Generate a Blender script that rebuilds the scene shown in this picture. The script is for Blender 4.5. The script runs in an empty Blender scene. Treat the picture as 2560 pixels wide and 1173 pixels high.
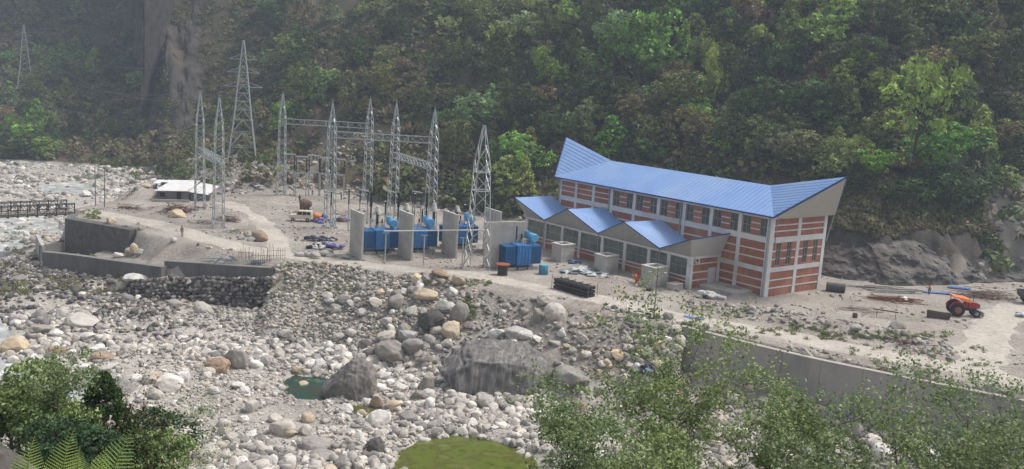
import bpy, math, random
import numpy as np
from mathutils import Vector, Matrix
random.seed(7); RNG = np.random.default_rng(11)
sc = bpy.context.scene
col = sc.collection
# ------------------------------------------------------------------ camera
F_PX, PITCH, ROLL, CAMH = 2294.0, 0.1674, 0.0602, 28.0
cp_, sp_ = math.cos(PITCH), math.sin(PITCH)
FW = np.array([0, cp_, -sp_]); U0 = np.array([0, sp_, cp_]); R0 = np.array([1.0, 0, 0])
RV = math.cos(ROLL)*R0 + math.sin(ROLL)*U0
UV = -math.sin(ROLL)*R0 + math.cos(ROLL)*U0
cam_d = bpy.data.cameras.new('camera'); cam = bpy.data.objects.new('camera', cam_d); col.objects.link(cam)
cam.matrix_world = Matrix(((RV[0], UV[0], -FW[0], 0), (RV[1], UV[1], -FW[1], 0), (RV[2], UV[2], -FW[2], CAMH), (0, 0, 0, 1)))
cam_d.sensor_width = 36; cam_d.lens = F_PX/2560*36; cam_d.clip_end = 4000; cam_d.clip_start = 0.1
sc.camera = cam
HAZE = 0.0005
# ------------------------------------------------------------------ light
SUN_EL, SUN_AZ = math.radians(58), math.radians(70)      # azimuth clockwise from +Y (to the right of the view)
world = bpy.data.worlds.new('World'); sc.world = world; world.use_nodes = True
nt = world.node_tree; nt.nodes.clear()
sky = nt.nodes.new('ShaderNodeTexSky'); sky.sky_type = 'NISHITA'; sky.sun_disc = False
sky.sun_elevation = SUN_EL; sky.sun_rotation = SUN_AZ; sky.air_density = 1.0; sky.dust_density = 4.0; sky.ozone_density = 1.0
bg = nt.nodes.new('ShaderNodeBackground'); bg.inputs[1].default_value = 0.125
wo = nt.nodes.new('ShaderNodeOutputWorld'); hs = nt.nodes.new('ShaderNodeHueSaturation'); hs.inputs['Saturation'].default_value = 0.30; nt.links.new(sky.outputs[0], hs.inputs['Color']); nt.links.new(hs.outputs[0], bg.inputs[0]); nt.links.new(bg.outputs[0], wo.inputs[0])
sun_d = bpy.data.lights.new('sun', 'SUN'); sun_d.energy = 2.3; sun_d.angle = math.radians(14); sun_d.color = (1.0, 0.95, 0.88)
sun = bpy.data.objects.new('sun', sun_d); col.objects.link(sun)
sdir = Vector((math.sin(SUN_AZ)*math.cos(SUN_EL), math.cos(SUN_AZ)*math.cos(SUN_EL), math.sin(SUN_EL)))
sun.rotation_euler = sdir.to_track_quat('Z', 'Y').to_euler()
sc.view_settings.view_transform = 'Standard'; sc.view_settings.look = 'None'
sc.view_settings.exposure = 0.7; sc.view_settings.gamma = 1
sc.render.engine = 'CYCLES'
sc.cycles.volume_bounces = 0; sc.cycles.max_bounces = 5; sc.cycles.diffuse_bounces = 3; sc.cycles.glossy_bounces = 2
sc.cycles.transparent_max_bounces = 4

# ------------------------------------------------------------------ pixel <-> world on real planes (survey of the photograph)
def rayv(px, py):
    d = FW + RV*(px-1280)/F_PX - UV*(py-586.5)/F_PX
    return d/d[1]
def at(px, py, z=0.0):
    d = rayv(px, py); t = (z-CAMH)/d[2]
    return np.array([d[0]*t, t, z])
def atY(px, py, Y):
    d = rayv(px, py); return np.array([d[0]*Y, Y, CAMH+d[2]*Y])
def proj(P):
    d = np.asarray(P, float)-np.array([0, 0, CAMH]); z = d@FW
    return 1280+F_PX*(d@RV)/z, 586.5-F_PX*(d@UV)/z

# ------------------------------------------------------------------ materials
def lin(c):
    return tuple((x/12.92 if x <= 0.04045 else ((x+0.055)/1.055)**2.4) for x in c)
MATS = {}
def mat(name, c1, c2=None, rough=0.8, scale=1.0, bump=0.0, metal=0.0, detail=6, spec=0.3, coords='Object', stretch=None, bscale=None, dirt=None):
    """noise-mixed principled material; colours are linear base colours"""
    if name in MATS: return MATS[name]
    m = bpy.data.materials.new(name); m.use_nodes = True; t = m.node_tree; n = t.nodes; b = n['Principled BSDF']
    b.inputs['Roughness'].default_value = rough; b.inputs['Metallic'].default_value = metal
    b.inputs['Specular IOR Level'].default_value = spec
    c2 = c2 or tuple(x*0.75 for x in c1)
    tc = n.new('ShaderNodeTexCoord'); src = tc.outputs[coords]
    if stretch:
        mp = n.new('ShaderNodeMapping'); mp.inputs['Scale'].default_value = stretch; t.links.new(src, mp.inputs[0]); src = mp.outputs[0]
    no = n.new('ShaderNodeTexNoise'); no.inputs['Scale'].default_value = scale; no.inputs['Detail'].default_value = detail; no.inputs['Roughness'].default_value = 0.6
    t.links.new(src, no.inputs['Vector'])
    rp = n.new('ShaderNodeValToRGB'); rp.color_ramp.elements[0].position = 0.35; rp.color_ramp.elements[1].position = 0.65
    rp.color_ramp.elements[0].color = (*c1, 1); rp.color_ramp.elements[1].color = (*c2, 1)
    t.links.new(no.outputs[0], rp.inputs[0]); out = rp.outputs[0]
    if dirt:
        n2 = n.new('ShaderNodeTexNoise'); n2.inputs['Scale'].default_value = scale*0.23; n2.inputs['Detail'].default_value = 4
        t.links.new(src, n2.inputs['Vector'])
        r2 = n.new('ShaderNodeValToRGB'); r2.color_ramp.elements[0].position = 0.48; r2.color_ramp.elements[1].position = 0.68
        r2.color_ramp.elements[0].color = (0, 0, 0, 1); r2.color_ramp.elements[1].color = (1, 1, 1, 1)
        t.links.new(n2.outputs[0], r2.inputs[0])
        mx = n.new('ShaderNodeMix'); mx.data_type = 'RGBA'; t.links.new(r2.outputs[0], mx.inputs[0]); t.links.new(out, mx.inputs[6])
        mx.inputs[7].default_value = (*dirt, 1); out = mx.outputs[2]
    t.links.new(out, b.inputs['Base Color'])
    if bump:
        bn = n.new('ShaderNodeTexNoise'); bn.inputs['Scale'].default_value = bscale or scale*4; bn.inputs['Detail'].default_value = 8
        t.links.new(src, bn.inputs['Vector'])
        bm_ = n.new('ShaderNodeBump'); bm_.inputs['Strength'].default_value = bump; bm_.inputs['Distance'].default_value = 0.2
        t.links.new(bn.outputs[0], bm_.inputs['Height']); t.links.new(bm_.outputs[0], b.inputs['Normal'])
    MATS[name] = m
    return m

def ground_mat(name, cols, stones=True, bump=0.7, patch=0.08, stone_scale=2.2, stone_mix=0.5, rockface=None):
    """soil or gravel: large patches + small stones by voronoi"""
    m = bpy.data.materials.new(name); m.use_nodes = True; t = m.node_tree; n = t.nodes; b = n['Principled BSDF']
    b.inputs['Roughness'].default_value = 0.95; b.inputs['Specular IOR Level'].default_value = 0.15
    tc = n.new('ShaderNodeTexCoord')
    no = n.new('ShaderNodeTexNoise'); no.inputs['Scale'].default_value = patch; no.inputs['Detail'].default_value = 9; no.inputs['Roughness'].default_value = 0.65
    t.links.new(tc.outputs['Object'], no.inputs['Vector'])
    rp = n.new('ShaderNodeValToRGB'); e = rp.color_ramp.elements
    k = len(cols)
    for i in range(k-2): e.new(0.5)
    for i, c in enumerate(cols):
        e[i].position = 0.3+0.4*i/(k-1); e[i].color = (*c, 1)
    t.links.new(no.outputs[0], rp.inputs[0]); out = rp.outputs[0]
    n3 = n.new('ShaderNodeTexNoise'); n3.inputs['Scale'].default_value = 1.7; n3.inputs['Detail'].default_value = 7; n3.inputs['Roughness'].default_value = 0.7
    t.links.new(tc.outputs['Object'], n3.inputs['Vector'])
    mr = n.new('ShaderNodeMapRange'); mr.inputs[1].default_value = 0.3; mr.inputs[2].default_value = 0.7; mr.inputs[3].default_value = 0.72; mr.inputs[4].default_value = 1.25
    t.links.new(n3.outputs[0], mr.inputs[0])
    mv = n.new('ShaderNodeVectorMath'); mv.operation = 'SCALE'; t.links.new(out, mv.inputs[0]); t.links.new(mr.outputs[0], mv.inputs['Scale']); out = mv.outputs[0]
    h = None
    if stones:
        vo = n.new('ShaderNodeTexVoronoi'); vo.inputs['Scale'].default_value = stone_scale; t.links.new(tc.outputs['Object'], vo.inputs['Vector'])
        sr = n.new('ShaderNodeValToRGB'); sr.color_ramp.elements[0].position = 0.1; sr.color_ramp.elements[1].position = 0.9
        sr.color_ramp.elements[0].color = (0.14, 0.13, 0.12, 1); sr.color_ramp.elements[1].color = (0.55, 0.52, 0.49, 1)
        t.links.new(vo.outputs['Color'], sr.inputs[0])
        dm = n.new('ShaderNodeMapRange'); dm.inputs[1].default_value = 0.25; dm.inputs[2].default_value = 0.5; dm.inputs[3].default_value = stone_mix; dm.inputs[4].default_value = 0.0
        t.links.new(vo.outputs['Distance'], dm.inputs[0])
        mx = n.new('ShaderNodeMix'); mx.data_type = 'RGBA'; t.links.new(dm.outputs[0], mx.inputs[0]); t.links.new(out, mx.inputs[6]); t.links.new(sr.outputs[0], mx.inputs[7]); out = mx.outputs[2]
    if rockface:                                        # bare rock and scars where the slope attribute says so
        at_ = n.new('ShaderNodeAttribute'); at_.attribute_name = 'rock'
        rn = n.new('ShaderNodeTexNoise'); rn.inputs['Scale'].default_value = 0.35; rn.inputs['Detail'].default_value = 9; rn.inputs['Roughness'].default_value = 0.7; rn.inputs['Distortion'].default_value = 0.6
        mp = n.new('ShaderNodeMapping'); mp.inputs['Scale'].default_value = (1, 1, 0.35); mp.inputs['Rotation'].default_value = (0, 0.5, 0.3); t.links.new(tc.outputs['Object'], mp.inputs[0]); t.links.new(mp.outputs[0], rn.inputs['Vector'])
        rr = n.new('ShaderNodeValToRGB'); re = rr.color_ramp.elements; re.new(0.5)
        re[0].position = 0.32; re[0].color = (*rockface[0], 1); re[1].position = 0.5; re[1].color = (*rockface[1], 1); re[2].position = 0.72; re[2].color = (*rockface[2], 1)
        t.links.new(rn.outputs[0], rr.inputs[0])
        mx = n.new('ShaderNodeMix'); mx.data_type = 'RGBA'; t.links.new(at_.outputs['Fac'], mx.inputs[0]); t.links.new(out, mx.inputs[6]); t.links.new(rr.outputs[0], mx.inputs[7]); out = mx.outputs[2]
    if rockface:
        a3 = n.new('ShaderNodeAttribute'); a3.attribute_name = 'soil'
        sm = n.new('ShaderNodeMix'); sm.data_type = 'RGBA'; t.links.new(a3.outputs['Fac'], sm.inputs[0]); t.links.new(out, sm.inputs[6]); sm.inputs[7].default_value = (.29, .26, .23, 1); out = sm.outputs[2]
    t.links.new(out, b.inputs['Base Color'])
    bn = n.new('ShaderNodeTexNoise'); bn.inputs['Scale'].default_value = 2.5; bn.inputs['Detail'].default_value = 10; bn.inputs['Roughness'].default_value = 0.75
    t.links.new(tc.outputs['Object'], bn.inputs['Vector'])
    bp = n.new('ShaderNodeBump'); bp.inputs['Strength'].default_value = bump; bp.inputs['Distance'].default_value = 0.35
    t.links.new(bn.outputs[0], bp.inputs['Height']); t.links.new(bp.outputs[0], b.inputs['Normal'])
    return m

def stone_mat(name, ramp, per='island'):
    m = bpy.data.materials.new(name); m.use_nodes = True; t = m.node_tree; n = t.nodes; b = n['Principled BSDF']
    b.inputs['Roughness'].default_value = 0.85; b.inputs['Specular IOR Level'].default_value = 0.25
    tc = n.new('ShaderNodeTexCoord')
    if per == 'island': g = n.new('ShaderNodeNewGeometry'); rnd = g.outputs['Random Per Island']
    else: g = n.new('ShaderNodeObjectInfo'); rnd = g.outputs['Random']
    rp = n.new('ShaderNodeValToRGB'); e = rp.color_ramp.elements
    for i in range(len(ramp)-2): e.new(0.5)
    for i, (p, c) in enumerate(ramp): e[i].position = p; e[i].color = (*c, 1)
    t.links.new(rnd, rp.inputs[0]); base = rp.outputs[0]
    if per == 'object':
        mc = n.new('ShaderNodeMix'); mc.data_type = 'RGBA'; mc.blend_type = 'MULTIPLY'; mc.inputs[0].default_value = 1
        t.links.new(base, mc.inputs[6]); t.links.new(g.outputs['Color'], mc.inputs[7]); base = mc.outputs[2]
    no = n.new('ShaderNodeTexNoise'); no.inputs['Scale'].default_value = 1.6; no.inputs['Detail'].default_value = 9; no.inputs['Roughness'].default_value = 0.7; no.inputs['Distortion'].default_value = 0.5
    mp = n.new('ShaderNodeMapping'); mp.inputs['Scale'].default_value = (1, 2.4, 1)
    t.links.new(tc.outputs['Object'], mp.inputs[0]); t.links.new(mp.outputs[0], no.inputs['Vector'])
    mr = n.new('ShaderNodeMapRange'); mr.inputs[1].default_value = 0.3; mr.inputs[2].default_value = 0.7; mr.inputs[3].default_value = 0.68; mr.inputs[4].default_value = 1.25
    t.links.new(no.outputs[0], mr.inputs[0])
    mv = n.new('ShaderNodeVectorMath'); mv.operation = 'SCALE'; t.links.new(base, mv.inputs[0]); t.links.new(mr.outputs[0], mv.inputs['Scale'])
    t.links.new(mv.outputs[0], b.inputs['Base Color'])
    bp = n.new('ShaderNodeBump'); bp.inputs['Strength'].default_value = 0.5; bp.inputs['Distance'].default_value = 0.15
    t.links.new(no.outputs[0], bp.inputs['Height']); t.links.new(bp.outputs[0], b.inputs['Normal'])
    return m

def leaf_mat(name, use_obj=True, ramp=None):
    """foliage: object colour (or a ramp per leaf clump) varied leaf by leaf, a little light passing through"""
    m = bpy.data.materials.new(name); m.use_nodes = True; t = m.node_tree; n = t.nodes; b = n['Principled BSDF']
    b.inputs['Roughness'].default_value = 0.6; b.inputs['Specular IOR Level'].default_value = 0.2
    a = n.new('ShaderNodeAttribute'); a.attribute_name = 'tone'
    if use_obj: oi = n.new('ShaderNodeObjectInfo'); base = oi.outputs['Color']
    else:
        a2 = n.new('ShaderNodeAttribute'); a2.attribute_name = 'kind'
        rp = n.new('ShaderNodeValToRGB'); e = rp.color_ramp.elements
        for i in range(len(ramp)-2): e.new(0.5)
        for i, c in enumerate(ramp): e[i].position = i/(len(ramp)-1); e[i].color = (*c, 1)
        t.links.new(a2.outputs['Fac'], rp.inputs[0]); base = rp.outputs[0]
    mv = n.new('ShaderNodeVectorMath'); mv.operation = 'SCALE'; t.links.new(base, mv.inputs[0]); t.links.new(a.outputs['Fac'], mv.inputs['Scale'])
    t.links.new(mv.outputs[0], b.inputs['Base Color'])
    tr = n.new('ShaderNodeBsdfTranslucent'); t.links.new(mv.outputs[0], tr.inputs[0])
    ms = n.new('ShaderNodeMixShader'); ms.inputs[0].default_value = 0.25; t.links.new(b.outputs[0], ms.inputs[1]); t.links.new(tr.outputs[0], ms.inputs[2])
    t.links.new(ms.outputs[0], n['Material Output'].inputs[0])
    return m

# ------------------------------------------------------------------ object helpers
def tag(o, label=None, cat=None, group=None, kind=None):
    if label:
        w = len(label.split())
        if w > 16 or w < 4: print('LABEL LENGTH', w, label)
        o['label'] = label
    if cat: o['category'] = cat
    if group: o['group'] = group
    if kind: o['kind'] = kind
    return o
def empty(name, loc=(0, 0, 0), rz=0.0):
    o = bpy.data.objects.new(name, None); col.objects.link(o); o.location = Vector([float(v) for v in loc]); o.rotation_euler = (0, 0, rz); o.empty_display_size = 0.3
    return o
def copy_tree(o, parent=None):
    c = o.copy(); col.objects.link(c)
    if parent is not None: c.parent = parent
    for ch in list(o.children): copy_tree(ch, c)
    return c
def mesh_np(name, V, F, m=None, smooth=False, attrs=None, parent=None):
    me = bpy.data.meshes.new(name); V = np.asarray(V, np.float32); F = np.asarray(F, np.int32)
    me.vertices.add(len(V)); me.vertices.foreach_set('co', V.ravel())
    k = F.shape[1]; me.loops.add(F.size); me.loops.foreach_set('vertex_index', F.ravel())
    me.polygons.add(len(F)); me.polygons.foreach_set('loop_start', np.arange(0, F.size, k, dtype=np.int32))
    try: me.polygons.foreach_set('loop_total', np.full(len(F), k, np.int32))
    except Exception: pass
    me.update(calc_edges=True)
    if smooth: me.polygons.foreach_set('use_smooth', np.ones(len(F), bool))
    for an, (dom, arr) in (attrs or {}).items():
        at_ = me.attributes.new(an, 'FLOAT', dom); at_.data.foreach_set('value', np.asarray(arr, np.float32))
    if m: me.materials.append(m)
    o = bpy.data.objects.new(name, me); col.objects.link(o)
    if parent is not None: o.parent = parent
    return o

class MB:
    def __init__(s): s.v = []; s.f = []; s.sm = []
    def add(s, vs, fs, smooth=False):
        b = len(s.v); s.v += [tuple(float(c) for c in v) for v in vs]
        for f in fs: s.f.append(tuple(b+i for i in f)); s.sm.append(smooth)
        return s
    def box(s, x0, x1, y0, y1, z0, z1):
        vs = [(x0, y0, z0), (x1, y0, z0), (x1, y1, z0), (x0, y1, z0), (x0, y0, z1), (x1, y0, z1), (x1, y1, z1), (x0, y1, z1)]
        return s.add(vs, [(0, 3, 2, 1), (4, 5, 6, 7), (0, 1, 5, 4), (1, 2, 6, 5), (2, 3, 7, 6), (3, 0, 4, 7)])
    def cbox(s, c, size, rz=0.0, ry=0.0):
        hx, hy, hz = size[0]/2, size[1]/2, size[2]/2
        M = Matrix.Rotation(rz, 3, 'Z') @ Matrix.Rotation(ry, 3, 'Y')
        vs = [Vector([float(q) for q in c]) + M @ Vector(p) for p in [(-hx, -hy, -hz), (hx, -hy, -hz), (hx, hy, -hz), (-hx, hy, -hz), (-hx, -hy, hz), (hx, -hy, hz), (hx, hy, hz), (-hx, hy, hz)]]
        return s.add(vs, [(0, 3, 2, 1), (4, 5, 6, 7), (0, 1, 5, 4), (1, 2, 6, 5), (2, 3, 7, 6), (3, 0, 4, 7)])
    def beam(s, p, q, w, h=None, roll=0.0):
        p = Vector([float(c) for c in p]); q = Vector([float(c) for c in q]); d = q-p
        if d.length < 1e-6: return s
        h = h or w; Q = d.to_track_quat('Z', 'Y').to_matrix() @ Matrix.Rotation(roll, 3, 'Z')
        vs = []
        for e in (p, q):
            for a, b in ((-w/2, -h/2), (w/2, -h/2), (w/2, h/2), (-w/2, h/2)): vs.append(e + Q @ Vector((a, b, 0)))
        return s.add(vs, [(0, 3, 2, 1), (4, 5, 6, 7), (0, 1, 5, 4), (1, 2, 6, 5), (2, 3, 7, 6), (3, 0, 4, 7)])
    def tube(s, pts, rs, n=8, cap=True, smooth=True):
        pts = [Vector([float(c) for c in p]) for p in pts]
        if not hasattr(rs, '__len__'): rs = [rs]*len(pts)
        vs = []; fs = []
        for i, p in enumerate(pts):
            d = (pts[min(i+1, len(pts)-1)]-pts[max(i-1, 0)])
            Q = d.to_track_quat('Z', 'Y').to_matrix()
            for k in range(n):
                a = 2*math.pi*k/n; vs.append(p + Q @ Vector((rs[i]*math.cos(a), rs[i]*math.sin(a), 0)))
        for i in range(len(pts)-1):
            for k in range(n): fs.append((i*n+k, i*n+(k+1) % n, (i+1)*n+(k+1) % n, (i+1)*n+k))
        s.add(vs, fs, smooth)
        if cap:
            s.add(vs[:n], [tuple(range(n))[::-1]]); s.add(vs[-n:], [tuple(range(n))])
        return s
    def poly(s, vs, th=None, d=(0, 0, -1)):
        """polygon, given thickness along d when th is set"""
        vs = [np.array(v, float) for v in vs]; n = len(vs)
        if th is None: return s.add(vs, [tuple(range(n))])
        d = np.array(d, float)*th
        w = vs+[v+d for v in vs]
        return s.add(w, [tuple(range(n)), tuple(range(2*n-1, n-1, -1))]+[(i, n+i, n+(i+1) % n, (i+1) % n) for i in range(n)])
    def build(s, name, m, parent=None):
        me = bpy.data.meshes.new(name); me.from_pydata(s.v, [], s.f)
        me.polygons.foreach_set('use_smooth', s.sm); me.update()
        if m: me.materials.append(m)
        o = bpy.data.objects.new(name, me); col.objects.link(o)
        if parent is not None: o.parent = parent
        return o

# ------------------------------------------------------------------ noise
def _h(ix, iy, seed):
    n = (ix.astype(np.int64)*374761393 + iy.astype(np.int64)*668265263 + seed*1274126177) & 0xFFFFFFFF
    n = ((n ^ (n >> 13))*1274126177) & 0xFFFFFFFF
    return ((n ^ (n >> 16)) & 0xFFFF)/65535.0
def vnoise(x, y, seed=0):
    ix = np.floor(x); iy = np.floor(y); fx = x-ix; fy = y-iy; fx = fx*fx*(3-2*fx); fy = fy*fy*(3-2*fy)
    ix = ix.astype(int); iy = iy.astype(int)
    a = _h(ix, iy, seed); b = _h(ix+1, iy, seed); c = _h(ix, iy+1, seed); d = _h(ix+1, iy+1, seed)
    return (a*(1-fx)+b*fx)*(1-fy)+(c*(1-fx)+d*fx)*fy
def fbm(x, y, seed=0, oct=5, gain=0.5):
    s = 0; a = 1; t = 0
    for i in range(oct): s = s+a*(vnoise(x*2**i, y*2**i, seed+i*17)*2-1); t += a; a *= gain
    return s/t
def sstep(a, b, x): t = np.clip((x-a)/(b-a), 0, 1); return t*t*(3-2*t)

# ------------------------------------------------------------------ terrain
def polydist(X, Y, P, closed=False, w=None):
    """distance to polyline P and the value of w (per vertex) at the nearest point"""
    P = np.asarray(P, float)[:, :2]; n = len(P); best = np.full(X.shape, 1e9); wv = np.zeros(X.shape)
    for i in range(n if closed else n-1):
        a = P[i]; b = P[(i+1) % n]; d = b-a; L = d@d+1e-9
        t = np.clip(((X-a[0])*d[0]+(Y-a[1])*d[1])/L, 0, 1)
        q = np.hypot(X-a[0]-t*d[0], Y-a[1]-t*d[1]); k = q < best
        best = np.where(k, q, best)
        if w is not None: wv = np.where(k, w[i]+(w[(i+1) % n]-w[i])*t, wv)
    return best, wv
def inside(X, Y, P):
    P = np.asarray(P, float)[:, :2]; n = len(P); r = np.zeros(X.shape, bool)
    for i in range(n):
        a = P[i]; b = P[(i+1) % n]
        if a[1] == b[1]: continue
        c = ((a[1] > Y) != (b[1] > Y)) & (X < (b[0]-a[0])*(Y-a[1])/(b[1]-a[1])+a[0]); r ^= c
    return r
FOOT = np.array([(-700, 240), (-400, 235), (-220, 255), (-150, 270), (-112, 271), (-97, 258), (-90, 236), (-80, 214), (-70, 200), (-62, 197), (-48, 210), (-36, 209), (-28, 194),
                 (-15, 193), (1, 181), (21, 178), (36, 163), (51, 145), (58, 140), (70, 144), (83, 150), (120, 148), (300, 140), (700, 130)], float)
CREST = [((-80, 216, 0), .5), (at(380, 478), .5), (at(300, 500), .5), (at(190, 521), 2), (at(163, 545), 14), (at(325, 572), 14), (at(345, 578), 2.0), (at(450, 600), .42), (at(560, 630), .5),
         (at(700, 650), .6), (at(760, 655), .45), (at(870, 662), .5), (at(1000, 690), .55), (at(1170, 716), .6), (at(1285, 735), .6), (at(1400, 757), .6), (at(1500, 777), .6),
         (at(1590, 795), .65), (at(1690, 815), .8), (at(1705, 819, -.3), 14), (at(2000, 893, -.3), 14), (at(2560, 1008, -.3), 14), (at(3300, 1150, -.3), 14), ((300, 90, 0), 2), ((300, 300, 0), 2), ((-60, 300, 0), 2)]
CRP = [c[0] for c in CREST]; CRM = [c[1] for c in CREST]
LOWWALL = [at(*p) for p in [(107, 633, -3.6), (185, 641, -3.5), (262, 651, -3.2), (320, 659, -2.9), (405, 670, -2.5)]]
LOWWALL2 = [at(*p) for p in [(411, 655, -1.9), (505, 661, -1.5), (600, 668, -1.1), (683, 673, -.9)]]
TERR = [at(107, 633, -3.6), at(262, 651, -3.2), at(400, 669, -2.5), at(505, 661, -1.5), at(600, 668, -1.1), at(683, 673, -.9), at(733, 646, -.3), at(760, 600), at(300, 545), at(160, 585), at(105, 605, -4)]
GABION = [at(*p) for p in [(318, 704, -5.1), (400, 697, -3.7), (480, 694, -3.4), (560, 694, -2.7), (640, 697, -2.2), (690, 693, -1.7)]]
BENCH = [at(180, 748, -7.4), at(350, 778, -6.9), at(500, 792, -6.5), at(660, 800, -6.3), at(770, 780, -6.0), at(760, 700, -3), at(500, 640, -3), at(250, 690, -6)]
SHELF = [at(30, 715, -6), at(150, 712, -5.8)]+GABION+[at(760, 660, -2), at(500, 600, -3), at(90, 600, -5)]
POOL1 = [at(*p, -8.6) for p in [(702, 955), (735, 938), (800, 945), (850, 950), (842, 985), (800, 1002), (735, 1000)]]
POOL2 = [at(*p, -8.9) for p in [(985, 1180), (1010, 1125), (1050, 1104), (1130, 1094), (1210, 1102), (1285, 1122), (1345, 1165), (1380, 1230), (1200, 1330), (1000, 1260)]]
POOL3 = [at(*p, -8.6) for p in [(850, 1022), (900, 1012), (960, 1030), (950, 1050), (890, 1045)]]
RIVER = [at(*p, -8.0) for p in [(-500, 520), (-200, 545), (0, 552), (90, 556), (150, 572), (160, 600), (100, 590), (60, 600), (70, 640), (90, 665), (60, 700), (0, 690), (-20, 760), (30, 800), (0, 860), (60, 925), (200, 945), (300, 975), (250, 1000), (100, 975), (-60, 960), (-200, 850), (-300, 700)]]
RIVER2 = [at(*p, -6.5) for p in [(95, 468), (140, 458), (210, 462), (250, 478), (215, 492), (150, 486), (110, 482)]]
RIVER3 = [at(*p, -5.5) for p in [(172, 440), (200, 433), (255, 434), (250, 446), (200, 449)]]
def riverbase(X, Y): return np.interp(Y, [60, 125, 165, 280], [-8.4, -8.0, -6.8, -5.0])
def terrain(X, Y):
    X = np.asarray(X, float); Y = np.asarray(Y, float)
    rv = riverbase(X, Y); n1 = fbm(X/14, Y/14, 3, 4); n2 = fbm(X/3.1, Y/3.1, 9, 4); n3 = fbm(X/55, Y/55, 21, 4)
    riv = rv+0.7*n1+0.28*n2
    for P, dep in ((POOL1, 0.9), (POOL2, 1.0), (POOL3, .5), (RIVER, 0.8), (RIVER2, .7), (RIVER3, .6)):
        ins = inside(X, Y, P); d, _ = polydist(X, Y, P, True)
        s = np.where(ins, d, -d)+1.3*n2+1.0*n1; k = sstep(-1.2, 1.0, s)
        lvl = rv-dep*0.9
        riv = riv*(1-k)+lvl*k
    ins = inside(X, Y, CRP); d, m = polydist(X, Y, CRP, True, CRM)
    wall = m > 5; di = d
    dw = np.where(wall, np.maximum(0, np.where(ins, -d, d)+np.where(X < -50, 1.15, .5)), np.where(ins, 0, d)); d = np.where(ins, 0, d)
    yard = 0.0-dw*m+np.where(ins, 0.10*n2*sstep(0, 3, di), 0.45*n2*sstep(0, 3, d)*(~wall)+0.5*n1*sstep(1, 5, d)*(~wall))
    tal = np.where(X > 14, -4.9-0.28*d+0.4*n1, -99)
    ins2 = inside(X, Y, TERR); d2, _ = polydist(X, Y, TERR, True); d2 = np.maximum(0, np.where(ins2, -d2, d2)+.75)
    yard = np.where(ins, yard, yard-9*d2*sstep(-33.6, -37, X)*sstep(-78, -74, X))
    ter = np.interp(X, [-66, -52, -34], [-4.4, -2.9, -1.5])-d2*9+0.12*n2
    ins3 = inside(X, Y, SHELF); d3, _ = polydist(X, Y, SHELF, True); d3 = np.where(ins3, 0, d3)
    she = np.interp(X, [-66, -57, -51, -46, -41, -36, -32], [-6.0, -5.1, -3.9, -3.5, -2.8, -2.3, -1.8])-d3*np.where(X < -60, 0.28, 3.5)+0.25*n2
    ins4 = inside(X, Y, BENCH); d4, _ = polydist(X, Y, BENCH, True); d4 = np.where(ins4, 0, d4)
    she = np.maximum(she, -6.2-.03*np.maximum(0, -X-38)-.30*d4+.35*n1+.15*n2)
    z = np.maximum.reduce([riv, yard, tal, ter, she])
    # spoil bank between the yard road and the lower road on the right
    bk = np.asarray(BANK)[:, :2]; db, hb = polydist(X, Y, bk, False, [0, .9, 1.3, 1.2, 1.0, .8, 0.2])
    bkz = hb*np.exp(-(db/2.6)**2)*(1+0.35*n2); z = np.where(ins & (bkz > .03), np.maximum(z, bkz), z)
    # heaps of soil
    for hx, hy, hh, hr in HEAPS:
        z = z+hh*np.exp(-(((X-hx)**2+(Y-hy)**2)/hr**2))*(1+0.25*n2)
    # mountain
    fy = np.interp(X, FOOT[:, 0], FOOT[:, 1]); df, _ = polydist(X, Y, FOOT)
    beh = Y > fy; dm = np.where(beh, df, -df)
    edge = -95-(Y-240)*0.44+5*fbm(X/20, Y/26, 66, 4)
    k = sstep(-5, 9, X-edge+3.5*n1)
    right = sstep(20, 48, X)
    cut = right*sstep(95, 80, X); dm = dm+cut*beh*(2.0*fbm(X/6, Y/9, 61, 4)+.9*(1-2*np.abs(fbm(X/2.2, Y/6, 62, 3)))-.4)*sstep(0, 1.5, dm)
    dm = np.where(beh, np.maximum(dm, 0.01), dm)
    g_mid = np.interp(dm, [0, 22, 60, 140, 400], [0, 7, 38, 118, 380])
    scr = sstep(-36, -50, X)
    g_hi = np.interp(dm, [0, 10, 60, 140, 400], [0, 6, 44, 124, 380])
    g_r = np.interp(dm, [0, 5, 8, 18, 24, 60, 140, 400], [0, 7.2, 8.6, 16, 18.5, 50, 125, 380])
    g = g_mid*scr+g_hi*(1-scr); g = g*(1-right)+g_r*right
    g_l = np.interp(dm, [0, 60, 150, 300, 480, 700], [0, 10, 31, 78, 170, 400])-4.5
    rug = fbm(X/26+0.3*n1, Y/60, 31, 5); rid = 1-np.abs(fbm(X/18, Y/70, 41, 4))*2
    amp = sstep(2, 30, dm)
    g = g+amp*(5.0*rug+3.5*(rid-0.5))+0.9*n2*sstep(1, 6, dm)+0.35*fbm(X/1.1, Y/1.1, 77, 3)*sstep(0, 3, dm)
    g_l = g_l+sstep(5, 60, dm)*(7*n3+3.0*rug)+0.8*n2*sstep(0, 8, dm)
    gm = g_l*(1-k)+g*k
    gm = gm+k*5.5*np.exp(-((X-edge-7)/6.0)**2)*sstep(8, 45, dm)*(1+.5*n1)+k*sstep(26, 6, X-edge)*sstep(10, 40, dm)*(2.2*n2+3*fbm(X/7, Y/22, 68, 4))          # rock rib at the end of the near mountain
    gm = np.where(beh, gm, -99)
    mb = sstep(0, 2, dm)
    z = np.where(beh, np.maximum(z*(1-0.0*mb), gm) if False else np.where(ins | (k > 0.5), np.maximum(z*(1-sstep(0, 8, dm)), gm), np.maximum(gm, z)), z)
    # hillside below the camera
    hill = 26.4-0.56*Y+1.2*n1*sstep(8, 25, Y)+0.2*n2*sstep(3, 10, Y)
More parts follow.
